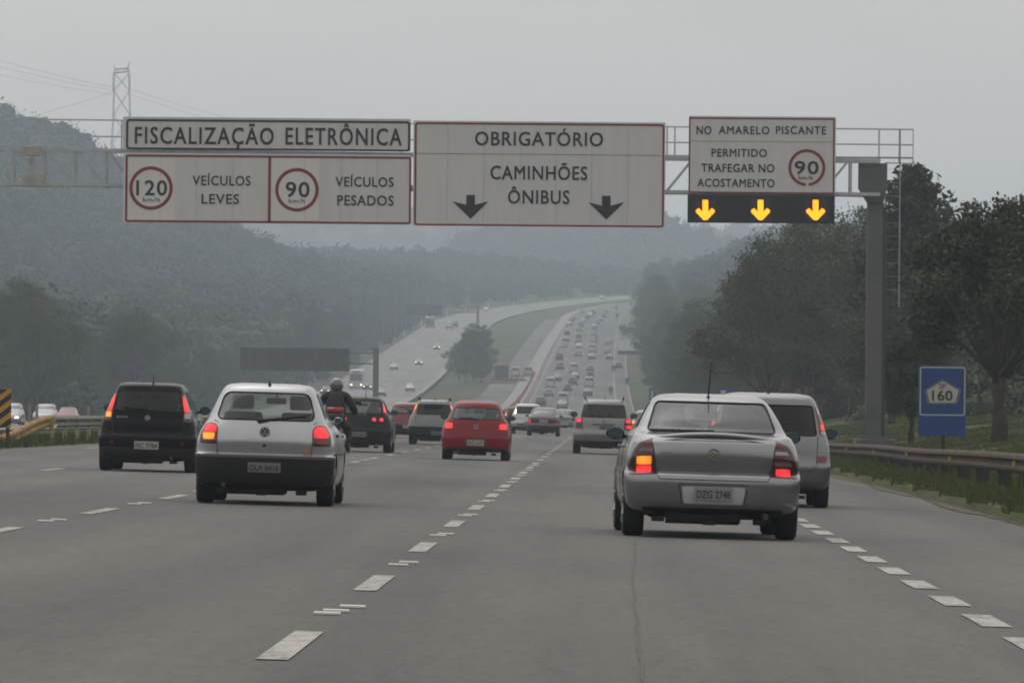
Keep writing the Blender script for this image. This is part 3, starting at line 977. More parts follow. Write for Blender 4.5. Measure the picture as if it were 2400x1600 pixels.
for px_ in (-wx * .33, wx * .33): add_box(bm, (px_, .05, (zc - wz / 2) / 2 + .2), (.08, .06, zc - wz / 2 + .6))
obj("post", bm, M_POST, ch)

def small_sign(x0, y0, x1, y1, D, label, fig):
    p0, p1 = at(x0, y0, D), at(x1, y1, D)
    cx = (p0.x + p1.x) / 2; gz_ = float(ground(cx, D))
    t = thing("road_sign", label, "road sign", (cx, D, gz_))
    bm = BM(); add_box(bm, (0, 0, (p0.z + p1.z) / 2 - gz_), (p1.x - p0.x, .03, p0.z - p1.z), bevel=.01); obj("panel", bm, M_BLUE, t)
    bm = BM(); add_box(bm, ((p1.x - p0.x) * fig, -.022, (p0.z + p1.z) / 2 - gz_), ((p1.x - p0.x) * .34, .012, (p0.z - p1.z) * .62), bevel=.004); obj("pictogram", bm, M_CREAM, t)
    bm = BM(); add_bar(bm, (0, .05, -.2), (0, .05, p0.z - gz_), .04, 8); obj("post", bm, M_GALV, t)
small_sign(1682, 908, 1716, 940, 420, "small blue sign with white pictogram seen over the silver saloon's roof", -.12)
small_sign(1521, 909, 1536, 940, 760, "narrow blue sign with white pictogram on the far right verge", 0)

# far twin of the shoulder sign, and the backs of the opposing gantries
def back_gantry(x0, y0, x1, y1, D, pole_px, label):
    p0, p1 = at(x0, y0, D), at(x1, y1, D)
    pp = at(pole_px, y0 + 10, D)
    gz_ = float(prof(D))
    t = thing("sign_gantry", label, "gantry", (pp.x, D, gz_))
    bm = BM(); add_box(bm, ((p0.x + p1.x) / 2 - pp.x, 0, (p0.z + p1.z) / 2 - gz_), (p1.x - p0.x, .12, p0.z - p1.z)); 
    obj("sign_back", bm, mat("sign_back_dark", (.035, .036, .042), rough=.7, var=.15, scale=1), t)
    bm = BM()
    n = int((p1.x - p0.x) / .9)
    for k in range(n + 1):
        xx = p0.x - pp.x + .2 + k * (p1.x - p0.x - .4) / n
        add_box(bm, (xx, -.10, (p0.z + p1.z) / 2 - gz_), (.09, .07, (p0.z - p1.z) * .96))
    obj("stiffener", bm, mat("sign_rib", (.055, .056, .062), rough=.6), t)
    bm = BM(); add_box(bm, (0, .4, (p0.z - gz_) / 2), (.62, .62, p0.z - gz_)); obj("column", bm, M_COLM, t)
    bm = BM()
    for zz in (p0.z - gz_ - .5, (p0.z + p1.z) / 2 - gz_ - .4): add_sqbar(bm, (p0.x - pp.x, .4, zz), (0, .4, zz), .16)
    obj("beam", bm, M_COLM, t)
back_gantry(563, 814, 819, 870, 700, 881, "dark sign back with a square column facing the oncoming lanes, nearer of two")
back_gantry(951, 714, 1036, 740, 1580, 1120, "small dark sign back high up the opposing slope, farther of two")
D = 1350.0
p0, p1 = at(1448, 795, D), at(1502, 822, D); p2 = at(1502, 831, D)
gz_ = float(ground(p1.x + 1.2, D))
t = thing("shoulder_sign", "far white shoulder sign over a dark light box on a pole", "road sign", (p1.x + 1.0, D, gz_))
bm = BM(); add_box(bm, ((p0.x + p1.x) / 2 - p1.x - 1.0, 0, (p0.z + p1.z) / 2 - gz_), (p1.x - p0.x, .1, p0.z - p1.z)); obj("panel", bm, M_PANELB, t)
bm = BM(); add_box(bm, ((p0.x + p1.x) / 2 - p1.x - 1.0, 0, (p2.z + p1.z) / 2 - gz_ - .01), (p1.x - p0.x, .3, p1.z - p2.z)); obj("light_box", bm, M_DARK, t)
bm = BM(); add_bar(bm, (0, .3, -.3), (0, .3, p0.z - gz_), .2, 10); add_sqbar(bm, (p0.x - p1.x - 1.0, .3, p0.z - gz_ - .6), (0, .3, p0.z - gz_ - .6), .2); obj("column", bm, M_COLM, t)
# ------------------------------------------------------------------ vehicles: bodies lofted from plan outlines stacked in height
def pchip(xs, ys, x):
    xs = np.asarray(xs, float); ys = np.asarray(ys, float)
    h = np.diff(xs); d = np.diff(ys) / h
    m = np.zeros_like(ys)
    for i in range(1, len(xs) - 1):
        if d[i - 1] * d[i] > 0:
            w1 = 2 * h[i] + h[i - 1]; w2 = h[i] + 2 * h[i - 1]
            m[i] = (w1 + w2) / (w1 / d[i - 1] + w2 / d[i])
    m[0], m[-1] = d[0], d[-1]
    x = np.clip(x, xs[0], xs[-1])
    i = np.clip(np.searchsorted(xs, x) - 1, 0, len(h) - 1)
    t = (x - xs[i]) / h[i]
    return ((1 + 2 * t) * (1 - t) ** 2 * ys[i] + t * (1 - t) ** 2 * h[i] * m[i] + t * t * (3 - 2 * t) * ys[i + 1] + t * t * (t - 1) * h[i] * m[i + 1])

class Shape:
    def __init__(s, rows, cr=.36, cf=.55, n=2.7):
        s.rows = np.array(rows, float); s.cr, s.cf, s.n = cr, cf, n
    def at(s, z):
        z0 = s.rows[:, 0]
        return [float(pchip(z0, s.rows[:, k], z)) for k in (1, 2, 3)]
    def rear_y(s, x, z):
        w, yr, yf = s.at(z); c = min(s.cr, .45 * (yf - yr)); q = min(abs(x) / w, .9995)
        return yr + c - c * (1 - q ** s.n) ** (1 / s.n)
    def front_y(s, x, z):
        w, yr, yf = s.at(z); c = min(s.cf, .45 * (yf - yr)); q = min(abs(x) / w, .9995)
        return yf - c + c * (1 - q ** s.n) ** (1 / s.n)
    def side_x(s, y, z):
        w, yr, yf = s.at(z)
        c = min(s.cr, .45 * (yf - yr)); f = min(s.cf, .45 * (yf - yr))
        if y < yr + c: q = min((yr + c - y) / c, .9995); return w * (1 - q ** s.n) ** (1 / s.n)
        if y > yf - f: q = min((y - yf + f) / f, .9995); return w * (1 - q ** s.n) ** (1 / s.n)
        return w
    def ring(s, z, inset=0.0, y0=None, y1=None, na=10, ns=9):
        w, yr, yf = s.at(z)
        w -= inset; yr += inset; yf -= inset
        if y0 is not None: yr = max(yr, y0)
        if y1 is not None: yf = min(yf, y1)
        c = min(s.cr, .45 * (yf - yr)); f = min(s.cf, .45 * (yf - yr))
        e = 2 / s.n
        sg = lambda v: math.copysign(abs(v) ** e, v)
        P = []
        for a in np.linspace(-math.pi / 2, math.pi / 2, 2 * na + 1):
            P.append((w * sg(math.sin(a)), yr + c - c * abs(math.cos(a)) ** e))
        for t in np.linspace(0, 1, ns + 2)[1:-1]: P.append((w, yr + c + (yf - f - yr - c) * t))
        for a in np.linspace(math.pi / 2, -math.pi / 2, 2 * na + 1):
            P.append((w * sg(math.sin(a)), yf - f + f * abs(math.cos(a)) ** e))
        for t in np.linspace(0, 1, ns + 2)[1:-1]: P.append((-w, yf - f + (yr + c - yf + f) * t))
        return P
    def solid(s, name, sub=4, inset=0, z0=None, z1=None, y0=None, y1=None, na=10, ns=9):
        zc = s.rows[:, 0]
        zs = []
        for a, b in zip(zc[:-1], zc[1:]):
            k = max(1, min(sub, int(round((b - a) / .012))))
            zs += list(np.linspace(a, b, k, endpoint=False))
        zs.append(zc[-1])
        if z0 is not None: zs = [z0] + [z for z in zs if z0 + .01 < z < z1 - .01] + [z1]
        bm = BM(); rings = []
        for z in zs: rings.append([bm.verts.new((x, y, z)) for x, y in s.ring(z, inset, y0, y1, na, ns)])
        k = len(rings[0])
        for i in range(len(rings) - 1):
            for j in range(k):
                bm.faces.new((rings[i][j], rings[i][(j + 1) % k], rings[i + 1][(j + 1) % k], rings[i + 1][j]))
        bm.faces.new(rings[0][::-1]); bm.faces.new(rings[-1])
        bmesh.ops.recalc_face_normals(bm, faces=bm.faces[:])
        me = bpy.data.meshes.new(name); bm.to_mesh(me); bm.free()
        return me

def poly_x(poly, z):
    xs = []
    n = len(poly)
    for i in range(n):
        (x0, z0), (x1, z1) = poly[i - 1], poly[i]
        if (z0 - z) * (z1 - z) <= 0 and z0 != z1: xs.append(x0 + (x1 - x0) * (z - z0) / (z1 - z0))
    return (min(xs), max(xs)) if xs else None

def patch(bm, sh_, poly, axis='rear', off=.006, thick=.0, step=.035):
    """polygon laid on the body's surface: (x,z) on the rear or front, (y,z) on a side ('right'/'left')"""
    zs = [p[1] for p in poly]; za, zb = min(zs), max(zs)
    nz = max(2, int((zb - za) / step) + 1)
    ex = [p[0] for p in poly]
    nx = max(2, int((max(ex) - min(ex)) / step) + 1)
    def P(a, z, o):
        if axis == 'rear': return (a, sh_.rear_y(a, z) - o, z)
        if axis == 'front': return (a, sh_.front_y(a, z) + o, z)
        x = sh_.side_x(a, z) + o
        return (x if axis == 'right' else -x, a, z)
    rows = []; rows_in = []
    levels = sorted(set([za + 1e-4, zb - 1e-4] + list(np.linspace(za, zb, nz + 1)[1:-1]) + [min(max(z, za + 1e-4), zb - 1e-4) for z in zs]))
    lv = [levels[0]]
    for z in levels[1:]:
        if z - lv[-1] > .004: lv.append(z)
    for z in lv:
        r = poly_x(poly, z)
        lo, hi = r
        if axis in ('rear', 'front'):
            w = sh_.at(z)[0]
            lo = max(lo, -w * .996); hi = min(hi, w * .996)
            if hi - lo < .002: hi = lo + .002
            al, ah = math.asin(max(-1, lo / w)), math.asin(min(1, hi / w))
            A = [w * math.sin(al + (ah - al) * k / nx) for k in range(nx + 1)]
        else:
            if hi - lo < .002: hi = lo + .002
            A = [lo + (hi - lo) * k / nx for k in range(nx + 1)]
        rows.append([bm.verts.new(P(a, z, off)) for a in A])
        if thick: rows_in.append([P(a, z, off - thick) for a in A])
    for i in range(len(rows) - 1):
        for k in range(nx):
            bm.faces.new((rows[i][k], rows[i][k + 1], rows[i + 1][k + 1], rows[i + 1][k]))
    if thick:
        nr = len(rows)
        loop = [(0, k) for k in range(nx + 1)] + [(i, nx) for i in range(1, nr)] + [(nr - 1, k) for k in range(nx - 1, -1, -1)] + [(i, 0) for i in range(nr - 2, 0, -1)]
        inn = [bm.verts.new(rows_in[i][k]) for i, k in loop]
        n = len(loop)
        for q in range(n):
            a, b = loop[q], loop[(q + 1) % n]
            try: bm.faces.new((rows[a[0]][a[1]], inn[q], inn[(q + 1) % n], rows[b[0]][b[1]]))
            except ValueError: pass

def outline(bm, sh_, poly, axis='rear', r=.008, off=.0, closed=True, seg=5):
    P = []
    n = len(poly)
    for i in range(n if closed else n - 1):
        a, b = poly[i], poly[(i + 1) % n]
        L = math.hypot(b[0] - a[0], b[1] - a[1]); k = max(1, int(L / .05))
        for q in range(k):
            t = q / k; P.append((a[0] + (b[0] - a[0]) * t, a[1] + (b[1] - a[1]) * t))
    P.append(poly[0] if closed else poly[-1])
    Q = []
    for a, z in P:
        if axis == 'rear':
            w = sh_.at(z)[0]; a = max(-w * .995, min(w * .995, a)); Q.append((a, sh_.rear_y(a, z) - off, z))
        elif axis == 'front':
            w = sh_.at(z)[0]; a = max(-w * .995, min(w * .995, a)); Q.append((a, sh_.front_y(a, z) + off, z))
        else:
            x = sh_.side_x(a, z) + off; Q.append((x if axis == 'right' else -x, a, z))
    add_tube(bm, Q, r, seg)

def flip(poly): return [(-x, z) for x, z in poly][::-1]

# paints and car materials
def paint(name, col, metal=.0, rough=.35, coat=1.0): return mat(name, col, rough=rough, metal=metal, coat=coat, spec=.12, var=.05, scale=2.5, coat_rough=.08)
P_SILVER = paint("silver_paint", (.27, .278, .295), metal=.90, rough=.27, coat=.5)
P_MID = paint("mid_silver_paint", (.20, .207, .22), metal=.9, rough=.3, coat=.5)
P_PALE = paint("pale_silver_paint", (.40, .41, .43), metal=.86, rough=.28, coat=.5)
P_BLACK = paint("black_paint", (.005, .005, .006), rough=.25, coat=.1)
P_RED = paint("red_paint", (.20, .006, .010), rough=.3, coat=.5)
P_DRED = paint("dark_red_paint", (.17, .014, .018), rough=.35)
P_GREY = paint("grey_paint", (.20, .21, .215), metal=.8, rough=.32, coat=.5)
P_DGREY = paint("dark_grey_paint", (.03, .032, .036), metal=.3, rough=.35)
P_NAVY = paint("night_blue_paint", (.007, .009, .014), rough=.3, coat=.3)
P_WHITE = paint("white_paint", (.42, .42, .415), rough=.35)
P_MAUVE = paint("dull_grey_paint", (.085, .078, .085), metal=.3, rough=.4)
P_GREEN = paint("grey_green_paint", (.20, .23, .22), metal=.3, rough=.4)
P_SAND = paint("beige_paint", (.33, .31, .27), metal=.3, rough=.4)
P_BLUE = paint("slate_blue_paint", (.10, .13, .19), metal=.3, rough=.4)
M_PLAST = mat("black_plastic", (.012, .012, .013), rough=.6, spec=.3, var=.2, scale=6)
M_RUBBER = mat("tyre_rubber", (.012, .012, .012), rough=.85, var=.2)
M_RIM = mat("alloy_rim", (.35, .35, .36), rough=.4, metal=.8, var=.1)
M_CAB = mat("cabin_trim", (.022, .023, .026), rough=.9, var=.2)
M_SEAT = mat("seat_cloth", (.030, .031, .034), rough=.9, var=.25, scale=8)
M_PLATE = mat("plate_grey", (.36, .36, .36), rough=.5, var=.06)
M_CHROME = mat("bright_trim", (.50, .50, .51), rough=.35, metal=.25, var=.05)
M_LRED = mat("red_lens", (.16, .006, .010), rough=.2, coat=.6, var=.15, scale=12)
M_LDARK = mat("dark_lens", (.05, .008, .012), rough=.2, coat=.6, var=.15, scale=12)
M_LCLEAR = mat("clear_lens", (.35, .34, .34), rough=.2, coat=.6, var=.1)
M_BRAKE = mat("brake_lit", (.8, .02, .02), rough=.4, var=0, emit=(1.0, .045, .05), es=1.05)
M_BRAKE2 = mat("tail_lit", (.6, .02, .02), rough=.4, var=0, emit=(1.0, .05, .05), es=.5)
M_TURN = mat("indicator_lit", (.9, .4, .02), rough=.4, var=0, emit=(1.0, .27, .03), es=1.2)
M_HEAD = mat("headlamp_lit", (.9, .8, .6), rough=.4, var=0, emit=(1.0, .80, .55), es=2.6)
def lens_pattern(m, lo, hi, sc):
    """vertical ribs of the lamp lens"""
    t = m.node_tree; b = t.nodes['Principled BSDF']
    tc = t.nodes.new("ShaderNodeTexCoord"); wv = t.nodes.new("ShaderNodeTexWave"); wv.inputs['Scale'].default_value = sc; wv.inputs['Distortion'].default_value = 1.5
    wv.inputs['Detail'].default_value = 2; wv.inputs['Detail Scale'].default_value = 2
    mr = t.nodes.new("ShaderNodeMapRange"); mr.inputs['To Min'].default_value = lo; mr.inputs['To Max'].default_value = hi
    t.links.new(tc.outputs['Object'], wv.inputs['Vector']); t.links.new(wv.outputs['Fac'], mr.inputs['Value'])
    sb = t.nodes.new("ShaderNodeVectorMath"); sb.operation = 'DISTANCE'; sb.inputs[1].default_value = (.5, .5, .5)     # the bulb glows through the middle of the lens
    m2 = t.nodes.new("ShaderNodeMapRange"); m2.inputs['From Min'].default_value = .1; m2.inputs['From Max'].default_value = .75; m2.inputs['To Min'].default_value = 1.25; m2.inputs['To Max'].default_value = .35
    hot = t.nodes.new("ShaderNodeMath"); hot.operation = 'MULTIPLY'
    t.links.new(tc.outputs['Generated'], sb.inputs[0]); t.links.new(sb.outputs['Value'], m2.inputs['Value']); t.links.new(m2.outputs[0], hot.inputs[0]); t.links.new(mr.outputs[0], hot.inputs[1]); t.links.new(hot.outputs[0], b.inputs['Emission Strength'])
lens_pattern(M_BRAKE, .35, 1.0, 14); lens_pattern(M_TURN, .35, 1.3, 14); lens_pattern(M_BRAKE2, .2, .45, 14)
M_MIRR = mat("mirror_glass", (.075, .125, .15), rough=.2, metal=.35, var=.0)
G_CLEAR = glass("green_tinted_glass", (.80, .86, .83), .14)
G_MID = glass("tinted_glass", (.30, .32, .33), .18)
G_DARK = glass("dark_tinted_glass", (.04, .042, .045), .09)
G_OPAQUE = mat("far_glass", (.03, .034, .04), rough=.12, coat=.5, var=.05)

def cut(me, cutters, mats):
    """body minus cutters, evaluated into one mesh"""
    o = bpy.data.objects.new("tmp_body", me); COL.objects.link(o)
    tmp = []
    for cm in cutters:
        c = bpy.data.objects.new("tmp_cut", cm); COL.objects.link(c); tmp.append(c)
        m = o.modifiers.new("b", 'BOOLEAN'); m.operation = 'DIFFERENCE'; m.solver = 'EXACT'; m.object = c
        try: m.material_mode = 'TRANSFER'
        except Exception: pass
    dg = bpy.context.evaluated_depsgraph_get(); dg.update()
    res = bpy.data.meshes.new_from_object(o.evaluated_get(dg))
    bpy.data.objects.remove(o)
    for c in tmp:
        m_ = c.data; bpy.data.objects.remove(c); bpy.data.meshes.remove(m_)
    bpy.data.meshes.remove(me)
    return res

def prism_mesh(poly, a, b, axis, material=None):
    bm = BM(); add_prism(bm, poly, a, b, axis)
    bmesh.ops.recalc_face_normals(bm, faces=bm.faces[:])
    me = bpy.data.meshes.new("cutter"); bm.to_mesh(me); bm.free()
    if material: me.materials.append(material)
    return me

WHEEL_CACHE = {}
def wheel(root, x, y, r, wd, side):
    key = (r, wd, side)
    if key not in WHEEL_CACHE:
        bm = BM(); h = wd / 2
        add_lathe_x(bm, [(-h * .8, r * .60), (-h, r * .72), (-h, r * .90), (-h * .8, r * .985), (-h * .3, r), (h * .3, r), (h * .8, r * .985), (h, r * .90), (h, r * .72), (h * .8, r * .60)], 0, 0, 0, 28)
        me = bpy.data.meshes.new("tyre"); bmesh.ops.recalc_face_normals(bm, faces=bm.faces[:]); bm.to_mesh(me); bm.free(); me.materials.append(M_RUBBER)
        for p in me.polygons: p.use_smooth = True
        me.set_sharp_from_angle(angle=R(50))
        bm = BM()
        add_lathe_x(bm, [(side * h * .55, r * .62), (side * h * .98, r * .62), (side * h * .98, r * .55), (side * h * .7, r * .52), (side * h * .7, r * .2), (side * h * .9, r * .14), (side * h * .9, .001)], 0, 0, 0, 20)
        for k in range(5):
            a = 2 * math.pi * k / 5
            add_sqbar(bm, (side * h * .8, math.cos(a) * r * .12, math.sin(a) * r * .12), (side * h * .86, math.cos(a) * r * .57, math.sin(a) * r * .57), .05, .03)
        mr = bpy.data.meshes.new("rim"); bmesh.ops.recalc_face_normals(bm, faces=bm.faces[:]); bm.to_mesh(mr); bm.free(); mr.materials.append(M_RIM)
        WHEEL_CACHE[key] = (me, mr)
    me, mr = WHEEL_CACHE[key]
    o = link_mesh("wheel", me, parent=root); o.location = (x, y, r)
    c = link_mesh("rim", mr, parent=o)
    return o

def ellipsoid(bm, c, s, seg=12):
    bmesh.ops.create_uvsphere(bm, u_segments=seg, v_segments=max(6, seg // 2 + 2), radius=1.0, matrix=Matrix.Translation(Vector(c)) @ Matrix.Diagonal((*s, 1)))

def emblem_vw(root, sh_, x, z, r, dark):
    """round emblem: ring with a V over a W"""
    y = sh_.rear_y(x, z) - .012
    bm = BM()
    bmesh.ops.create_cone(bm, cap_ends=True, segments=24, radius1=r, radius2=r, depth=.012, matrix=Matrix.Translation((x, y + .004, z)) @ Matrix.Rotation(R(90), 4, 'X'))
    e = obj("emblem", bm, dark, root)
    N = 28
    an = np.linspace(0, 2 * math.pi, N, endpoint=False)
    bm = BM()
    for k in range(N):
        a, b = an[k], an[(k + 1) % N]
        add_prism(bm, [(x + r * math.cos(a), z + r * math.sin(a)), (x + r * math.cos(b), z + r * math.sin(b)), (x + r * .84 * math.cos(b), z + r * .84 * math.sin(b)), (x + r * .84 * math.cos(a), z + r * .84 * math.sin(a))], y - .008, y - .001)
    bmesh.ops.remove_doubles(bm, verts=bm.verts[:], dist=.0003)
    w_ = r * .13
    def st(p, q): add_sqbar(bm, (x + p[0] * r, y - .006, z + p[1] * r), (x + q[0] * r, y - .006, z + q[1] * r), w_, .006)
    st((-.38, .76), (-.02, .10)); st((.38, .76), (.02, .10))
    st((-.76, .36), (-.34, -.72)); st((-.34, -.72), (0, .02)); st((0, .02), (.34, -.72)); st((.34, -.72), (.76, .36))
    obj("emblem_strokes", bm, M_CHROME, e)
def emblem_bar(root, sh_, x, z, r):
    """ring with a gold cross-bar"""
    y = sh_.rear_y(x, z) - .012
    N = 28; an = np.linspace(0, 2 * math.pi, N, endpoint=False)
    bm = BM()
    for k in range(N):
        a, b = an[k], an[(k + 1) % N]
        add_prism(bm, [(x + r * math.cos(a), z + r * math.sin(a)), (x + r * math.cos(b), z + r * math.sin(b)), (x + r * .80 * math.cos(b), z + r * .80 * math.sin(b)), (x + r * .80 * math.cos(a), z + r * .80 * math.sin(a))], y - .008, y + .008)
    bmesh.ops.remove_doubles(bm, verts=bm.verts[:], dist=.0003)
    e = obj("emblem", bm, mat("dull_chrome", (.22, .22, .22), rough=.4, metal=.7), root)
    bm = BM()
    P = [(-.95, -.18), (-.32, -.18), (-.26, -.38), (.40, -.38), (.34, -.18), (.95, -.18), (.95, .0), (.9, .18), (.32, .18), (.26, .38), (-.40, .38), (-.34, .18), (-.9, .18)]
    add_prism(bm, [(x + p * r * .85, z + q * r * .85) for p, q in P], y - .007, y + .006)
    obj("emblem_bar", bm, mat("gold_trim", (.30, .21, .08), rough=.4, metal=.6), e)
def emblem_disc(root, sh_, x, z, r, col=(.30, .30, .31)):
    y = sh_.rear_y(x, z) - .010
    bm = BM()
    bmesh.ops.create_cone(bm, cap_ends=True, segments=22, radius1=r, radius2=r, depth=.014, matrix=Matrix.Translation((x, y, z)) @ Matrix.Rotation(R(90), 4, 'X'))
    add_box(bm, (x, y - .008, z), (r * 1.2, .008, r * .28)); add_box(bm, (x, y - .0085, z), (r * .28, .008, r * 1.2))
    obj("emblem", bm, mat("emblem_metal", col, rough=.35, metal=.6), root)

def plate(root, sh_, x, z, txt, wd=.40, ht=.13, off=.012, col=None):
    y = sh_.rear_y(x, z) - off
    bm = BM(); add_box(bm, (x, y, z), (wd, .012, ht), bevel=.003)
    p = obj("licence_plate", bm, col or M_PLATE, root)
    if txt: text_mesh("plate_number", txt, x - wd * .44, x + wd * .44, z - ht * .34, z + ht * .24, y - .0065, M_DARK, p, .01, 1.0, .004)
    return p

def car(label, group, X, D, S, place=None):
    """S: spec dictionary -> thing with parts"""
    s = Shape(S['rows'], S.get('cr', .36), S.get('cf', .6), S.get('n', 2.7))
    z = float(road_z(X, D)) if place is None else place
    tilt = math.atan(float(cross(D))) if place is None else 0
    root = thing(S.get('name', 'car'), label, S.get('cat', 'car'), (X, D, z), (0, tilt, S.get('yaw', 0)), group)
    H = s.rows[-1, 0]; L = s.rows[:, 3].max()
    pm = S['paint']
    ry, fy = S.get('ry', .70), S.get('fy', L - .80)
    wr, wd, tr = S.get('wr', .295), S.get('wd', .19), S['track']
    rw = rpoly(S['rw'], S.get('rwr', .07)); belt = S['belt']
    hol = not S.get('solid', False)
    # windscreen and side windows
    zt = S['wtop']
    ww0, ww1 = s.at(belt + .03)[0], s.at(zt)[0]
    ws = rpoly([(-ww0 * .86, belt + .03), (ww0 * .86, belt + .03), (ww1 * .88, zt), (-ww1 * .88, zt)], .06)
    sides = [rpoly(p, .05) for p in S['sw']]
    body = s.solid("body", S.get('sub', 4))
    body.materials.append(pm)
    cutters = []
    yc0, yc1 = S.get('cab', (.25, L - 1.05))
    if hol:
        cav = s.solid("cavity", 3, inset=.055, z0=belt - .38, z1=H - .05, y0=yc0, y1=yc1, na=7, ns=5)
        cav.materials.append(M_CAB)
        cutters.append(cav)
        ym = (s.rear_y(0, zt) + s.front_y(0, zt)) / 2
        cutters.append(prism_mesh(rw, -.6, ym, 'y', pm))
        cutters.append(prism_mesh(ws, ym, L + .5, 'y', pm))
        for p in sides: cutters.append(prism_mesh(p, -1.3, 1.3, 'x', pm))
    for yy in (ry, fy):
        for sx in (-1, 1):
            bm = BM()
            add_lathe_x(bm, [(-.24, wr + .055), (.24, wr + .055)], sx * (tr + .06), yy, wr + .01, 28)
            bmesh.ops.recalc_face_normals(bm, faces=bm.faces[:])
            me = bpy.data.meshes.new("cutter"); bm.to_mesh(me); bm.free(); me.materials.append(M_PLAST)
            cutters.append(me)
    body = cut(body, cutters, None)
    body.name = "body"
    for p in body.polygons: p.use_smooth = True
    body.set_sharp_from_angle(angle=R(32))
    link_mesh("body", body, None, root)
    gm = S.get('glass', G_MID)
    gf = S.get('glass_front', gm)
    # glazing
    bm = BM(); patch(bm, s, rw, 'rear', -.004, step=.05); obj("rear_window", bm, gm, root, smooth=60)
    bm = BM(); outline(bm, s, rw, 'rear', .010, .002); obj("window_seal", bm, M_PLAST, root)
    bm = BM(); patch(bm, s, ws, 'front', -.004, step=.06); obj("windscreen", bm, G_CLEAR if hol else gm, root, smooth=60)
    for p in sides:
        for ax in ('left', 'right'):
            bm = BM(); patch(bm, s, p, ax, -.004, step=.06); obj("side_window", bm, gf, root, smooth=60)
    # wheels
    for yy in (ry, fy):
        for sx in (-1, 1): wheel(root, sx * tr, yy, wr, wd, sx)
    # floor pan with silencer and axle
    bm = BM()
    add_box(bm, (0, L / 2, .27), ((tr - wd / 2 - .03) * 2, L - .7, .16), bevel=.03)
    add_bar(bm, (-tr + .05, ry, wr * .9), (tr - .05, ry, wr * .9), .035, 8)
    add_bar(bm, (-tr * .6, .22, S.get('pan', .24)), (tr * .35, .22, S.get('pan', .24)), .085, 10)
    for k in range(5): add_box(bm, (-tr * .7 + k * tr * .33, .25 + .05 * (k % 2), S.get('pan', .24) - .04 - .012 * (k % 3)), (.12, .2, .05), bevel=.01)
    obj("underbody", bm, mat("underbody_dirt", (.012, .012, .012), rough=.9), root)
    # exhaust
    bm = BM(); ex = S.get('exhaust', -.45)
    add_tube(bm, [(ex, .5, .25), (ex, .12, .24), (ex + .01, .02, .225)], .028, 10); obj("exhaust_pipe", bm, mat("rusty_exhaust", (.10, .09, .085), rough=.5, metal=.6, var=.3), root)
    # cabin
    if hol:
        seat_y = S.get('seat_y', L - 2.35)
        top = S.get('seat_top', belt + .28)
        for sx in (-1, 1):
            bm = BM()
            add_box(bm, (sx * .34, seat_y, (belt - .35 + top - .16) / 2), (.46, .12, top - .16 - belt + .35), rot=Matrix.Rotation(R(-12), 3, 'X'), bevel=.05)
            sb = obj("seat", bm, M_SEAT, root, smooth=40)
            bm = BM(); add_box(bm, (sx * .34, seat_y - .06, top - .05), (.26, .09, .17), bevel=.04); obj("headrest", bm, M_SEAT, sb, smooth=40)
        bm = BM(); add_box(bm, (0, seat_y - .85, belt - .20), (1.12, .14, .40), rot=Matrix.Rotation(R(-12), 3, 'X'), bevel=.05)
        rb = obj("rear_bench", bm, M_SEAT, root, smooth=40)
        if S.get('rear_heads', True):
            for sx in (-1, 1):
                bm = BM(); add_box(bm, (sx * .33, seat_y - .92, belt + .14), (.25, .08, .14), bevel=.03); obj("headrest", bm, M_SEAT, rb, smooth=40)
        bm = BM(); add_box(bm, (0, seat_y + .95, belt - .06), (1.15, .4, .16), bevel=.05); obj("dashboard", bm, M_CAB, root, smooth=40)
        bm = BM(); add_box(bm, (.02, seat_y + .55, zt - .10), (.24, .04, .075), bevel=.015); add_bar(bm, (.02, seat_y + .56, zt - .06), (.02, seat_y + .58, zt + .03), .012, 6); obj("interior_mirror", bm, M_CAB, root)
    # wing mirrors
    mw = S.get('mirror', (.10, .065)); mz = S.get('mz', belt + .02); my = S.get('my', L - 1.75)
    for sx in (-1, 1):
        xs = s.side_x(my, mz)
        bm = BM(); ellipsoid(bm, (sx * (xs + .04 + mw[0]), my, mz), (mw[0], .07, mw[1]), 14)
        for v in bm.verts:
            if v.co.y < my - .02: v.co.y = my - .02 + (v.co.y - my + .02) * .2
        add_box(bm, (sx * (xs + .035), my + .02, mz - .03), (.12, .05, .04), bevel=.01)
        mo = obj("wing_mirror", bm, S.get('mirror_mat', M_PLAST), root, smooth=50)
        bm = BM(); add_prism(bm, rpoly([(sx * (xs + .04 + mw[0]) - mw[0] * .8, mz - mw[1] * .75), (sx * (xs + .04 + mw[0]) + mw[0] * .8, mz - mw[1] * .75), (sx * (xs + .04 + mw[0]) + mw[0] * .8, mz + mw[1] * .75), (sx * (xs + .04 + mw[0]) - mw[0] * .8, mz + mw[1] * .75)], .03), my - .045, my - .034)
        obj("mirror_glass", bm, M_MIRR, mo)
    # lamps at the back: (polygon of the right lamp, housing material, [(lit polygon, material, side)], sides)
    for li in S.get('lamps', []):
        for sx in li.get('sides', (-1, 1)):
            bm = BM(); P = rpoly(li['poly'], li.get('r', .02)); P = P if sx > 0 else flip(P)
            patch(bm, s, P, 'rear', .008, .03, step=.02)
            h = obj("tail_light", bm, li.get('mat', M_LRED), root, smooth=40)
            for q, m_, sd in li.get('cells', []):
                if sd not in (0, sx): continue
                bm = BM(); Q = rpoly(q, .012); Q = Q if sx > 0 else flip(Q)
                patch(bm, s, Q, 'rear', .013, .006, step=.02)
                obj("lit_lamp" if m_ in (M_BRAKE, M_TURN, M_BRAKE2, M_HEAD) else "lens", bm, m_, h, smooth=40)
    # patches of other material on the tail
    for nm, q, m_, off in S.get('trim', []):
        bm = BM(); patch(bm, s, rpoly(q, .02), 'rear', off, max(.012, off + .008), step=.04); obj(nm, bm, m_, root, smooth=40)
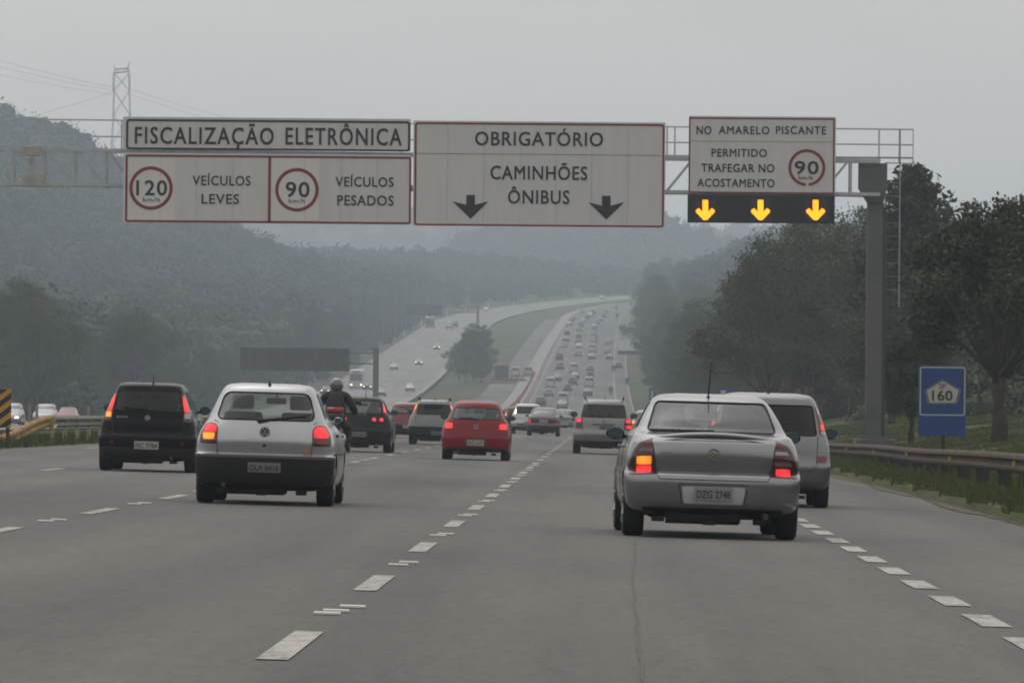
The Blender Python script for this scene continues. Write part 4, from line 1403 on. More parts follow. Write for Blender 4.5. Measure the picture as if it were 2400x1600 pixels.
    for q in S.get('seams', []):
        bm = BM(); outline(bm, s, q, 'rear', .0055, -.001, closed=False); obj("panel_gap", bm, M_DARK, root)
    # door gaps and handles on both sides
    for yd in S.get('doors', []):
        for ax in ('left', 'right'):
            bm = BM(); outline(bm, s, [(yd, .34), (yd + .02, belt - .03)], ax, .005, -.001, closed=False); obj("door_gap", bm, M_DARK, root)
            bm = BM(); xs = s.side_x(yd + .16, belt - .14); sg = 1 if ax == 'right' else -1
            add_box(bm, (sg * (xs + .012), yd + .17, belt - .14), (.03, .17, .03), bevel=.01); obj("door_handle", bm, S.get('handle_mat', M_PLAST), root)
    if 'fuel' in S: pass
    if 'wiper' in S:
        (xa, za), (xb, zb) = S['wiper']
        bm = BM(); add_bar(bm, (xa, s.rear_y(xa, za) - .03, za), (xb, s.rear_y(xb, zb) - .02, zb), .014, 6, .008)
        add_bar(bm, (xa + (xb - xa) * .3, s.rear_y(xa, za) - .012, za + (zb - za) * .25), (xb + .06 * (1 if xb > xa else -1), s.rear_y(xb, zb) - .008, zb + .01), .008, 6)
        ellipsoid(bm, (xa, s.rear_y(xa, za) - .015, za), (.028, .02, .022), 8)
        obj("rear_wiper", bm, M_PLAST, root)
    if 'antenna' in S:
        xa, ya, za, dx, dy, ln = S['antenna']
        bm = BM(); add_bar(bm, (xa, ya, za), (xa + dx, ya + dy, za + ln), .009, 6, .004); ellipsoid(bm, (xa, ya, za), (.02, .045, .02), 8); obj("aerial", bm, M_PLAST, root)
    if 'plate' in S: plate(root, s, *S['plate'])
    if 'rails' in S:
        xr, y0, y1, zr = S['rails']
        for sx in (-1, 1):
            bm = BM(); add_tube(bm, [(sx * xr, y0, zr - .07), (sx * xr, y0 + .06, zr), (sx * xr, (y0 + y1) / 2, zr + .02), (sx * xr, y1 - .1, zr), (sx * xr, y1, zr - .08)], .022, 8); obj("roof_rail", bm, S.get('rail_mat', M_PLAST), root)
    # nose: lamps, grille, plate
    zf = S.get('nose_z', .66)
    for sx in (-1, 1):
        w = s.at(zf)[0]
        q = [(w * .48, zf - .06), (w * .9, zf - .05), (w * .92, zf + .07), (w * .55, zf + .06)]
        bm = BM(); patch(bm, s, q if sx > 0 else flip(q), 'front', .006, .02, step=.04); obj("headlight", bm, S.get('head_mat', M_LCLEAR), root, smooth=40)
    bm = BM(); patch(bm, s, [(-.34, zf - .05), (.34, zf - .05), (.36, zf + .05), (-.36, zf + .05)], 'front', .004, .02, step=.06); obj("grille", bm, M_PLAST, root)
    bm = BM(); patch(bm, s, [(-.5, .26), (.5, .26), (.46, .38), (-.46, .38)], 'front', .004, .02, step=.06); obj("air_intake", bm, M_PLAST, root)
    return root, s
# ------------------------------------------------------------------ the near cars
SQ = 'cars driving away on the near stretch'
# --- pale silver three-door hatchback
gol = dict(paint=P_PALE, belt=.955, wtop=1.31, track=.70, wr=.285, wd=.20, ry=.66, fy=3.10, cr=.34, pan=.20,
    rows=[(.17, .60, .22, 3.55), (.22, .755, .07, 3.70), (.34, .80, .015, 3.80), (.52, .815, 0, 3.84), (.575, .815, .012, 3.83), (.60, .81, .055, 3.80), (.72, .80, .052, 3.72), (.84, .765, .075, 3.45),
          (.92, .72, .11, 3.05), (.965, .692, .135, 2.85), (1.15, .612, .245, 2.45), (1.30, .548, .345, 2.10), (1.36, .51, .40, 1.92), (1.395, .45, .50, 1.75), (1.41, .33, .72, 1.55)],
    rw=[(-.575, .985), (.575, .985), (.49, 1.30), (-.49, 1.30)], rwr=.09, sw=[[(.48, 1.0), (1.28, .985), (1.30, 1.30), (.72, 1.30)], [(1.36, .985), (2.62, .975), (2.05, 1.29), (1.38, 1.30)]],
    glass=G_CLEAR, cab=(.25, 3.0), seat_y=1.55, seat_top=1.24, mz=1.00, my=2.35, mirror=(.05, .038), mirror_mat=P_PALE, rear_heads=False,
    lamps=[dict(poly=[(.552, .695), (.765, .695), (.765, .80), (.70, .93), (.60, .945), (.552, .90)], mat=M_LDARK, r=.03,
                cells=[([(.565, .79), (.735, .79), (.735, .83), (.685, .92), (.605, .93), (.565, .89)], M_BRAKE, 1),
                       ([(.565, .83), (.725, .83), (.685, .92), (.605, .93), (.565, .89)], M_BRAKE, -1),
                       ([(.59, .745), (.72, .745), (.73, .825), (.58, .825)], M_TURN, -1), ([(.60, .72), (.72, .72), (.73, .775), (.60, .775)], M_LRED, 1)])],
    trim=[("rear_bumper", [(-.80, .19), (.80, .19), (.815, .575), (-.815, .575)], M_PLAST, .012), ("bumper_strip", [(-.80, .545), (.80, .545), (.80, .57), (-.80, .57)], mat("grey_plastic", (.045, .045, .047), rough=.5), .022),
          ("bumper_lip", [(-.60, .175), (.60, .175), (.62, .205), (-.62, .205)], M_PLAST, .02)],
    seams=[[(-.552, .70), (-.545, .585)], [(.552, .70), (.545, .585)], [(-.552, .945), (-.60, .97)], [(.552, .945), (.60, .97)]],
    doors=[1.30], handle_mat=M_PLAST, wiper=((-.07, .975), (.46, 1.045)), antenna=(0.02, .47, 1.40, 0, -.01, .05), plate=(.01, .435, "DLA 8416", .38, .115, .028, mat("plate_dim", (.16, .16, .16), rough=.5)), exhaust=-.47, solid=False)
r_, s_ = car("pale silver hatchback with black bumper and wiper across its clear rear window", SQ, -3.92, 74.0, gol)
emblem_vw(r_, s_, 0, .845, .063, mat("emblem_dark", (.06, .06, .065), rough=.4, metal=.4))
bm = BM(); bmesh.ops.create_cone(bm, cap_ends=True, segments=14, radius1=.02, radius2=.02, depth=.02, matrix=Matrix.Translation((0, s_.rear_y(0, .69) - .006, .69)) @ Matrix.Rotation(R(90), 4, 'X')); obj("tailgate_lock", bm, M_DARK, r_)
bm = BM(); patch(bm, s_, [(.455, .60), (.505, .60), (.505, .65), (.455, .65)], 'rear', .004, .006, step=.03); obj("amber_sticker", bm, mat("amber_sticker", (.45, .17, .02), rough=.5), r_)
for sx in (-1, 1):
    bm = BM(); outline(bm, s_, [(.30, .60), (3.4, .60)], 'right' if sx > 0 else 'left', .012, .004, closed=False, seg=6); obj("side_moulding", bm, M_PLAST, r_)

# --- silver saloon
astra = dict(paint=P_SILVER, belt=1.00, wtop=1.30, track=.745, wr=.30, wd=.205, ry=.80, fy=3.42, cr=.34, cf=.7, pan=.22,
    rows=[(.20, .62, .28, 4.0), (.27, .79, .08, 4.12), (.36, .835, .02, 4.2), (.52, .85, 0, 4.24), (.60, .852, .012, 4.22), (.628, .848, .05, 4.2), (.64, .845, .095, 4.19), (.78, .832, .075, 4.02), (.90, .80, .088, 3.6),
          (.955, .775, .13, 3.3), (.985, .758, .17, 3.12), (1.005, .745, .62, 3.0), (1.15, .672, .86, 2.62), (1.30, .585, 1.12, 2.22), (1.355, .535, 1.26, 2.05), (1.385, .46, 1.42, 1.92), (1.40, .32, 1.62, 1.78)],
    rw=[(-.63, 1.025), (.63, 1.025), (.535, 1.315), (-.535, 1.315)], rwr=.05, sw=[[(1.02, 1.06), (1.72, 1.03), (1.74, 1.30), (1.42, 1.31)], [(1.80, 1.03), (2.92, 1.03), (2.24, 1.29), (1.82, 1.30)]],
    glass=glass("grey_tinted_glass", (.58, .63, .62), .13), glass_front=G_DARK, cab=(.85, 3.05), seat_y=2.15, seat_top=1.22, mz=.985, my=2.62, mirror=(.095, .062), mirror_mat=P_BLACK, rear_heads=False,
    lamps=[dict(poly=[(.545, .615), (.815, .60), (.825, .70), (.77, .84), (.71, .915), (.605, .955)], mat=M_LDARK, r=.02,
                cells=[([(.60, .90), (.69, .895), (.66, .925), (.61, .94)], M_LRED, 0), ([(.585, .825), (.73, .82), (.71, .855), (.595, .86)], M_LCLEAR, 1), ([(.585, .825), (.73, .82), (.71, .855), (.595, .86)], mat("smoke_lens", (.12, .09, .09), rough=.2, coat=.5), -1),
                       ([(.60, .62), (.745, .615), (.745, .69), (.60, .695)], M_BRAKE, 0), ([(.60, .70), (.745, .695), (.745, .775), (.60, .785)], M_TURN, -1), ([(.59, .715), (.76, .71), (.75, .755), (.585, .76)], mat("smoke_lens", (.12, .09, .09)), 1)])],
    trim=[("valance", [(-.66, .205), (.66, .205), (.68, .29), (-.68, .29)], M_PLAST, .006), ("plate_recess", [(-.285, .335), (.285, .335), (.305, .50), (-.305, .50)], mat("recess_silver", (.50, .50, .51), rough=.4, metal=.3), .002)],
    seams=[[(-.545, .61), (-.52, .565), (.52, .565), (.545, .61)], [(-.545, .61), (-.60, .955)], [(.545, .61), (.60, .955)], [(-.335, .525), (.335, .525), (.30, .33)], [(-.335, .525), (-.30, .33)]],
    doors=[1.72, 2.85], handle_mat=P_SILVER, plate=(.0, .435, "DZG 2748", .37, .125, .016, mat("plate_dull", (.24, .235, .23), rough=.5)), antenna=(-.02, 1.32, 1.365, .015, -.10, .34), exhaust=.5, yaw=R(1.6))
r_, s_ = car("silver saloon with round tailgate badge, boot lip spoiler and tall aerial", SQ, 1.07, 61.6, astra)
emblem_bar(r_, s_, -.005, .815, .056)
bm = BM(); P_ = [(x, s_.rear_y(x, .975) + .005 + .02 * abs(x), 1.0 - .055 * (abs(x) / .62) ** 2) for x in np.linspace(-.62, .62, 21)]
add_tube(bm, P_, [.012] + [.026] * 19 + [.012], 8); obj("spoiler", bm, P_SILVER, r_, smooth=60)
bm = BM(); P_ = [(x, s_.rear_y(x, .955) - .014, .968 - .05 * (abs(x) / .60) ** 2) for x in np.linspace(-.60, .60, 21)]
add_tube(bm, P_, .0045, 6); obj("panel_gap", bm, M_DARK, r_)
bm = BM()
for i, w_ in enumerate((.10,)):
    pass
text_mesh("badge", "astra", -.525, -.41, .815, .835, s_.rear_y(-.46, .82) - .004, mat("badge_grey", (.26, .26, .27), rough=.4, metal=.5), r_, 0, 1.1, .004)
bm.free()
bm = BM(); add_bar(bm, (-.60, .66, 1.03), (.02, .665, 1.035), .014, 6); obj("parcel_shelf_edge", bm, M_CAB, r_)
bm = BM(); add_box(bm, (0, .95, 1.0), (1.15, .5, .03), bevel=.01); obj("parcel_shelf", bm, M_CAB, r_)

# --- black hatchback with tall lamps
fiat = dict(paint=P_BLACK, belt=.98, wtop=1.335, track=.70, wr=.285, wd=.20, ry=.62, fy=3.0, cr=.30, pan=.22,
    rows=[(.18, .60, .2, 3.5), (.24, .77, .05, 3.66), (.36, .80, .01, 3.74), (.54, .812, 0, 3.77), (.58, .81, .01, 3.76), (.62, .80, .04, 3.74), (.78, .775, .05, 3.62), (.90, .735, .07, 3.3), (1.0, .69, .09, 2.95),
          (1.18, .62, .16, 2.6), (1.33, .56, .22, 2.25), (1.40, .53, .25, 2.1), (1.44, .48, .32, 1.95), (1.462, .36, .55, 1.7)],
    rw=[(-.56, 1.0), (.56, 1.0), (.50, 1.335), (-.50, 1.335)], rwr=.06, sw=[[(.42, 1.05), (1.22, 1.01), (1.26, 1.33), (.55, 1.33)], [(1.30, 1.01), (2.70, 1.01), (2.2, 1.31), (1.32, 1.33)]],
    glass=G_DARK, cab=(.2, 3.0), seat_y=1.6, seat_top=1.26, mz=1.03, my=2.3, mirror=(.09, .07), mirror_mat=P_BLACK,
    lamps=[dict(poly=[(.585, .83), (.725, .83), (.69, 1.0), (.62, 1.18), (.575, 1.285), (.53, 1.285), (.555, 1.15), (.585, 1.0)], mat=M_LDARK, r=.02,
                cells=[([(.60, .985), (.675, .985), (.61, 1.18), (.575, 1.25), (.545, 1.25), (.57, 1.12)], M_BRAKE, 0), ([(.60, .885), (.70, .885), (.685, .975), (.60, .975)], M_TURN, -1), ([(.60, .885), (.70, .885), (.685, .975), (.60, .975)], M_LCLEAR, 1)])],
    trim=[("tailgate_glass_panel", [(-.545, .905), (.545, .905), (.55, .99), (-.55, .99)], mat("satin_black", (.006, .006, .007), rough=.5, spec=.15), .004), ("lower_bumper", [(-.79, .20), (.79, .20), (.80, .40), (-.80, .40)], M_PLAST, .006),
          ("reflector", [(-.60, .44), (-.555, .44), (-.555, .50), (-.60, .50)], M_LRED, .008), ("reflector", [(.555, .44), (.60, .44), (.60, .50), (.555, .50)], M_LRED, .008)],
    seams=[[(-.585, .83), (-.56, .60), (.56, .60), (.585, .83)]], doors=[1.25, 2.5], wiper=((-.02, 1.03), (-.34, 1.04)), antenna=(.06, .34, 1.45, .005, -.05, .17), plate=(.0, .435, "FJC 7784", .40, .13, .014), exhaust=.4, yaw=R(.1))
r_, s_ = car("black hatchback with tall red lamps beside its dark tailgate, left of the pale hatchback", SQ, -7.47, 104.8, fiat)
emblem_disc(r_, s_, 0, .885, .046)
text_mesh("badge", "EVO", -.50, -.33, .875, .905, s_.rear_y(-.42, .88) - .008, M_CHROME, r_, .0, 1.0, .004)

# --- red hatchback
redg = dict(paint=P_RED, belt=.95, wtop=1.24, track=.69, wr=.29, wd=.195, ry=.66, fy=3.12, cr=.36, pan=.2,
    rows=[(.20, .62, .22, 3.6), (.25, .76, .06, 3.75), (.36, .80, .01, 3.84), (.50, .81, 0, 3.87), (.60, .806, .02, 3.85), (.72, .79, .045, 3.74), (.86, .745, .08, 3.35), (.95, .69, .12, 2.9), (1.10, .62, .23, 2.5),
          (1.24, .56, .33, 2.15), (1.32, .52, .39, 1.95), (1.375, .44, .50, 1.75), (1.395, .32, .7, 1.55)],
    rw=[(-.565, .955), (.565, .955), (.52, 1.225), (-.52, 1.225)], rwr=.06, sw=[[(.50, .99), (1.24, .96), (1.26, 1.24), (.75, 1.24)], [(1.30, .96), (2.65, .955), (2.1, 1.22), (1.32, 1.24)]],
    glass=glass("smoked_glass", (.26, .28, .28), .15), cab=(.25, 2.95), seat_y=1.6, seat_top=1.20, mz=1.0, my=2.3, mirror=(.10, .065), mirror_mat=M_PLAST,
    lamps=[dict(poly=[(.53, .715), (.77, .715), (.75, .80), (.71, .885), (.54, .875)], mat=M_LRED, cells=[([(.545, .73), (.735, .73), (.725, .80), (.70, .865), (.55, .86)], M_BRAKE, 0)])],
    trim=[("valance", [(-.66, .205), (.66, .205), (.70, .27), (-.70, .27)], M_PLAST, .006), ("number_recess", [(-.34, .29), (.34, .29), (.26, .50), (-.26, .50)], mat("red_recess", (.13, .009, .012), rough=.4), .002)],
    seams=[[(-.53, .72), (-.50, .555), (.50, .555), (.53, .72)], [(-.71, .885), (-.62, .96)], [(.71, .885), (.62, .96)]], doors=[1.27, 2.45], wiper=((0, .965), (-.34, .985)), plate=(.0, .405, "EKZ 2197", .40, .13, .014), exhaust=-.4)
r_, s_ = car("bright red hatchback with rectangular lit brake lamps", SQ, -2.97, 150, redg)
emblem_vw(r_, s_, 0, .785, .055, P_RED)

# --- silver sport utility
suv = dict(paint=P_MID, belt=1.05, wtop=1.46, track=.765, wr=.345, wd=.22, ry=.80, fy=3.45, cr=.30, pan=.25, name='sport_utility_vehicle',
    rows=[(.24, .66, .2, 4.0), (.30, .84, .04, 4.16), (.42, .875, 0, 4.25), (.58, .88, .0, 4.27), (.70, .875, .05, 4.24), (.90, .85, .07, 4.1), (1.02, .81, .09, 3.6), (1.08, .775, .11, 3.25), (1.25, .715, .20, 2.85), (1.44, .645, .31, 2.4),
          (1.53, .61, .37, 2.2), (1.58, .56, .45, 2.0), (1.605, .40, .7, 1.8)],
    rw=[(-.66, 1.07), (.66, 1.07), (.585, 1.44), (-.585, 1.44)], rwr=.05, sw=[[(.36, 1.10), (1.05, 1.08), (1.10, 1.46), (.55, 1.46)], [(1.12, 1.08), (2.0, 1.08), (2.0, 1.45), (1.15, 1.46)], [(2.06, 1.08), (3.0, 1.08), (2.45, 1.42), (2.06, 1.45)]],
    glass=G_DARK, cab=(.2, 3.2), seat_y=1.9, seat_top=1.4, mz=1.14, my=2.7, mirror=(.11, .085), mirror_mat=M_PLAST,
    lamps=[dict(poly=[(.62, .74), (.84, .74), (.84, .86), (.80, 1.0), (.765, 1.06), (.62, 1.05)], mat=M_LDARK, cells=[([(.64, .92), (.80, .92), (.755, 1.04), (.64, 1.03)], M_BRAKE, 0), ([(.65, .76), (.83, .76), (.83, .86), (.65, .86)], M_BRAKE, 1)])],
    trim=[("plate_trim", [(-.33, .85), (.33, .85), (.33, .885), (-.33, .885)], M_PLAST, .012), ("bumper_step", [(-.56, .40), (.56, .40), (.58, .56), (-.58, .56)], mat("step_plastic", (.10, .10, .10), rough=.6), .008), ("lower_bumper", [(-.82, .27), (.82, .27), (.84, .38), (-.84, .38)], M_PLAST, .008)],
    seams=[[(-.61, 1.06), (-.61, .60), (.61, .60), (.61, 1.06)]], doors=[1.10, 2.04], wiper=((.0, 1.09), (-.35, 1.10)), antenna=(.02, .60, 1.60, .0, -.03, .12), plate=(.08, .79, "EIM 5036", .40, .13, .018, mat("plate_grey_dim", (.18, .18, .18))), rails=(.56, .45, 2.1, 1.66), rail_mat=M_PLAST, exhaust=.45)
r_, s_ = car("silver sport utility with roof rails and dark rear window ahead of the saloon", SQ, 0.03, 186, suv)
emblem_disc(r_, s_, 0, .945, .05, (.25, .25, .25))

# --- grey estate with roof rails
est = dict(paint=P_GREY, belt=.98, wtop=1.32, track=.70, wr=.295, wd=.195, ry=.80, fy=3.25, cr=.28, pan=.2, name='estate_car',
    rows=[(.20, .62, .2, 4.0), (.26, .78, .05, 4.12), (.38, .81, .0, 4.2), (.56, .82, 0, 4.23), (.62, .815, .03, 4.2), (.80, .79, .05, 4.05), (.92, .745, .07, 3.6), (1.0, .70, .09, 3.25), (1.16, .64, .16, 2.85), (1.32, .575, .22, 2.5), (1.40, .54, .26, 2.3),
          (1.45, .49, .33, 2.1), (1.47, .37, .55, 1.9)],
    rw=[(-.57, .995), (.57, .995), (.50, 1.32), (-.50, 1.32)], rwr=.05, sw=[[(.40, 1.02), (1.25, 1.0), (1.3, 1.32), (.5, 1.32)], [(1.33, 1.0), (2.1, 1.0), (2.1, 1.31), (1.34, 1.32)], [(2.15, 1.0), (3.05, 1.0), (2.5, 1.29), (2.15, 1.31)]],
    glass=G_DARK, cab=(.2, 3.2), seat_y=1.9, seat_top=1.27, mz=1.05, my=2.6, mirror=(.11, .07), mirror_mat=M_PLAST,
    lamps=[dict(poly=[(.60, 1.04), (.69, 1.04), (.635, 1.20), (.575, 1.36), (.53, 1.36), (.56, 1.20)], mat=M_LDARK, cells=[([(.60, 1.14), (.65, 1.14), (.60, 1.24), (.57, 1.335), (.545, 1.335), (.565, 1.22)], M_TURN, 0), ([(.61, 1.05), (.68, 1.05), (.655, 1.13), (.60, 1.13)], M_BRAKE, 0)])],
    trim=[("rear_bumper", [(-.80, .22), (.80, .22), (.81, .60), (-.81, .60)], M_PLAST, .01), ("reflector", [(-.54, .42), (-.48, .42), (-.48, .48), (-.54, .48)], M_LRED, .02)],
    seams=[[(-.60, 1.04), (-.56, .64), (.56, .64), (.60, 1.04)]], doors=[1.3, 2.1], plate=(.14, .385, "DTX 4417", .40, .13, .024, mat("plate_grey_dim", (.18, .18, .18))), rails=(.50, .35, 2.2, 1.52), antenna=(.05, .42, 1.46, 0, -.03, .09), exhaust=-.32)
car("grey estate car with upright black roof rails, partly behind the red hatchback", SQ, -5.53, 209, est)

# --- dark hatchback with twin round lamps beside the rider
stilo = dict(paint=P_NAVY, belt=.99, wtop=1.33, track=.72, wr=.30, wd=.205, ry=.75, fy=3.3, cr=.30, pan=.2,
    rows=[(.20, .62, .2, 3.95), (.26, .80, .05, 4.08), (.38, .84, .0, 4.15), (.56, .85, 0, 4.18), (.62, .845, .03, 4.15), (.80, .81, .05, 4.0), (.92, .765, .07, 3.5), (1.0, .71, .10, 3.15), (1.16, .645, .19, 2.75), (1.32, .58, .27, 2.35), (1.385, .535, .32, 2.15), (1.42, .48, .40, 2.0), (1.437, .36, .62, 1.8)],
    rw=[(-.58, 1.01), (.58, 1.01), (.51, 1.325), (-.51, 1.325)], rwr=.05, sw=[[(.5, 1.03), (1.3, 1.01), (1.32, 1.33), (.62, 1.33)], [(1.38, 1.01), (2.95, 1.0), (2.35, 1.31), (1.4, 1.33)]],
    glass=G_MID, cab=(.25, 3.1), seat_y=1.8, seat_top=1.27, mz=1.05, my=2.55, mirror=(.10, .07), mirror_mat=P_NAVY,
    lamps=[dict(poly=[(.61, 1.02), (.715, 1.02), (.66, 1.16), (.61, 1.29), (.565, 1.29), (.595, 1.14)], mat=M_LDARK, cells=[([(.62, 1.03), (.70, 1.03), (.65, 1.16), (.605, 1.27), (.58, 1.27), (.605, 1.15)], M_BRAKE, 0), ([(.625, 1.07), (.67, 1.07), (.645, 1.15), (.625, 1.15)], M_TURN, 1)]),
           dict(poly=[(.32, .80), (.44, .80), (.45, .86), (.43, .91), (.33, .91), (.31, .86)], mat=M_LDARK, r=.05, cells=[([(.34, .81), (.43, .81), (.435, .86), (.42, .90), (.345, .90), (.33, .86)], M_BRAKE, 0)]),
           dict(poly=[(.51, .80), (.63, .80), (.64, .86), (.62, .91), (.52, .91), (.50, .86)], mat=M_LDARK, r=.05, cells=[([(.53, .81), (.62, .81), (.625, .86), (.61, .90), (.535, .90), (.52, .86)], M_BRAKE, 0)])],
    trim=[("reflector", [(.47, .50), (.53, .50), (.53, .55), (.47, .55)], M_LRED, .01), ("lower_bumper", [(-.80, .24), (.80, .24), (.82, .36), (-.82, .36)], M_PLAST, .008)],
    seams=[[(-.66, 1.0), (-.60, .66), (.60, .66), (.66, 1.0)]], doors=[1.34, 2.7], plate=(.0, .46, "FDL 1813", .40, .13, .016, mat("plate_grey_dim", (.18, .18, .18))), antenna=(.14, .42, 1.425, .0, -.08, .25), exhaust=.45)
r_, s_ = car("dark hatchback with two round red lamps low on its tailgate, beside the motorcyclist", SQ, -6.28, 165, stilo)
text_mesh("badge", "STILO", -.17, .17, .965, .995, s_.rear_y(0, .97) - .006, M_CHROME, r_, .0, 1.5, .004)

# --- silver people carrier half behind the saloon
zaf = dict(paint=P_MID, belt=1.0, wtop=1.43, track=.745, wr=.31, wd=.205, ry=.74, fy=3.42, cr=.30, pan=.2, name='people_carrier', cat='people carrier',
    rows=[(.22, .64, .2, 4.0), (.28, .80, .05, 4.15), (.40, .845, .0, 4.25), (.58, .855, 0, 4.28), (.66, .85, .03, 4.25), (.84, .835, .05, 4.1), (.98, .805, .07, 3.6), (1.04, .785, .085, 3.4), (1.22, .735, .14, 3.0), (1.42, .665, .21, 2.55), (1.52, .62, .25, 2.3),
          (1.585, .55, .34, 2.1), (1.61, .40, .6, 1.9)],
    rw=[(-.655, 1.02), (.655, 1.02), (.59, 1.44), (-.59, 1.44)], rwr=.04, sw=[[(.42, 1.05), (1.15, 1.03), (1.2, 1.44), (.52, 1.44)], [(1.22, 1.03), (2.1, 1.03), (2.1, 1.44), (1.23, 1.44)], [(2.16, 1.03), (3.2, 1.03), (2.6, 1.41), (2.16, 1.44)]],
    glass=G_DARK, cab=(.2, 3.3), seat_y=2.0, seat_top=1.36, mz=1.05, my=2.75, mirror=(.10, .08), mirror_mat=P_BLACK,
    lamps=[dict(poly=[(.70, 1.03), (.79, 1.03), (.765, 1.15), (.70, 1.34), (.66, 1.43), (.62, 1.43), (.65, 1.32), (.69, 1.15)], mat=M_LRED, cells=[([(.705, 1.10), (.765, 1.10), (.745, 1.19), (.70, 1.19)], M_BRAKE, 0), ([(.665, 1.32), (.69, 1.32), (.66, 1.41), (.635, 1.41)], M_LCLEAR, 0), ([(.71, 1.035), (.78, 1.035), (.775, 1.085), (.71, 1.085)], M_LCLEAR, 0)])],
    trim=[("reflector", [(.66, .66), (.80, .66), (.80, .735), (.66, .735)], M_LRED, .012), ("reflector", [(-.80, .66), (-.66, .66), (-.66, .735), (-.80, .735)], M_LRED, .012)],
    seams=[[(-.67, 1.02), (-.66, .60), (-.58, .52), (.58, .52), (.66, .60), (.67, 1.02)], [(-.84, .64), (-.66, .64)], [(.66, .64), (.84, .64)]], doors=[1.2, 2.15], plate=(.0, .72, "EAF 3302"), antenna=(0, .5, 1.60, 0, -.03, .03), exhaust=.4)
zr_, _ = car("silver people carrier with pillar lamps, half hidden to the right of the saloon", SQ, 2.20, 85.5, zaf)
zr_.scale = (1, 1, .945)

# --- further down the near stretch
def variant(base, **k):
    d = dict(base); d.update(k); return d
car("dark red hatchback between the dark hatchback and the grey estate", SQ, -7.75, 252,
    variant(redg, paint=P_DRED, lamps=[], trim=redg['trim'][:1] + [("rear_bumper", [(-.79, .22), (.79, .22), (.80, .52), (-.80, .52)], M_PLAST, .01)], plate=(.10, .45, "CPD 6120", .40, .13, .026)))
sed = variant(astra, paint=P_MAUVE, glass=glass("bluish_glass", (.22, .22, .27), .2), mirror_mat=P_MAUVE, yaw=0,
    lamps=[dict(poly=[(.56, .64), (.80, .64), (.80, .83), (.58, .84)], mat=M_LDARK, cells=[([(.60, .66), (.78, .66), (.77, .80), (.62, .81)], M_BRAKE2, -1), ([(.60, .66), (.78, .66), (.77, .80), (.62, .81)], mat("dull_amber_lens", (.30, .06, .02), rough=.3), 1)])],
    trim=astra['trim'][:1] + [("tail_panel", [(-.55, .64), (.55, .64), (.57, .83), (-.57, .83)], mat("dull_red_panel", (.06, .022, .026), rough=.4), .005), ("lower_bumper", [(-.80, .26), (.80, .26), (.82, .50), (-.82, .50)], M_PLAST, .008)],
    plate=(.0, .72, "CQA 0854", .40, .15, .018), antenna=(.0, 1.32, 1.37, 0, 0, .05))
sed['rows'] = [(a, b * .95, c, d) for a, b, c, d in astra['rows']]
sed['rw'] = [(x * .94, z) for x, z in astra['rw']]; sed['track'] = .70; sed['seams'] = []
car("dull grey older saloon with mauve tail panel and pale plate, mid road", SQ, -2.88, 314, sed)
car("silver sport utility with black roof rack and one bright lamp, behind the dull grey saloon", SQ, -3.95, 338,
    variant(suv, paint=P_PALE, lamps=[dict(poly=[(.60, 1.04), (.74, 1.04), (.69, 1.22), (.64, 1.36), (.60, 1.36)], mat=M_LRED, sides=(-1, 1), cells=[([(.61, 1.05), (.73, 1.05), (.68, 1.22), (.63, 1.34), (.61, 1.34)], M_HEAD, -1)])],
            trim=suv['trim'][1:], rails=(.50, .45, 2.1, 1.72), plate=(.0, .60, "DVM 2261", .40, .13, .016)))
car("dark tall hatchback with amber indicator just past the red hatchback", SQ, -5.75, 425,
    variant(fiat, paint=P_DGREY, yaw=0, glass=G_MID, lamps=[dict(poly=fiat['lamps'][0]['poly'], mat=M_LDARK, r=.02, cells=[([(.60, .87), (.71, .87), (.65, 1.08), (.60, 1.08)], M_TURN, -1)])], wiper=((0, 1.03), (-.3, 1.04)), plate=(0, .435, "", .40, .13)))
car("grey green saloon beyond the dull grey one, its right half hidden by the sport utility", SQ, -2.62, 442, variant(astra, paint=P_GREEN, yaw=0, lamps=[dict(poly=astra['lamps'][0]['poly'], mat=M_LRED, cells=[])], plate=(0, .44, "", .40, .13)))
car("grey green hatchback with a lit amber lamp between the sport utility and the silver saloon", SQ, 1.92, 262,
    variant(redg, paint=P_GREEN, glass=G_MID, trim=redg['trim'][:1], lamps=[dict(poly=[(.55, .80), (.74, .80), (.68, .95), (.58, .95)], mat=M_LRED, cells=[([(.58, .82), (.72, .82), (.67, .94), (.60, .94)], M_TURN, -1)])], plate=(0, .405, "DPH 7305")))
# ------------------------------------------------------------------ skinned figures
def skin_mesh(name, verts, edges, roots, material, sub=2):
    """verts: [(co, radius)], grown into one smooth surface with Skin + Subdivision"""
    bm = BM()
    lay = bm.verts.layers.skin.verify()
    vs = []
    for i, (co, r) in enumerate(verts):
        v = bm.verts.new(co)
        v[lay].radius = (r, r) if not isinstance(r, tuple) else r
        v[lay].use_root = i in roots
        vs.append(v)
    for a, b in edges: bm.edges.new((vs[a], vs[b]))
    me = bpy.data.meshes.new("tmp"); bm.to_mesh(me); bm.free()
    o = bpy.data.objects.new("tmp", me); COL.objects.link(o)
    o.modifiers.new("s", 'SKIN').use_smooth_shade = True
    m = o.modifiers.new("d", 'SUBSURF'); m.levels = sub; m.render_levels = sub
    dg = bpy.context.evaluated_depsgraph_get(); dg.update()
    res = bpy.data.meshes.new_from_object(o.evaluated_get(dg))
    bpy.data.objects.remove(o); bpy.data.meshes.remove(me)
    res.materials.clear(); res.materials.append(material); res.name = name
    for p in res.polygons: p.use_smooth = True
    return res

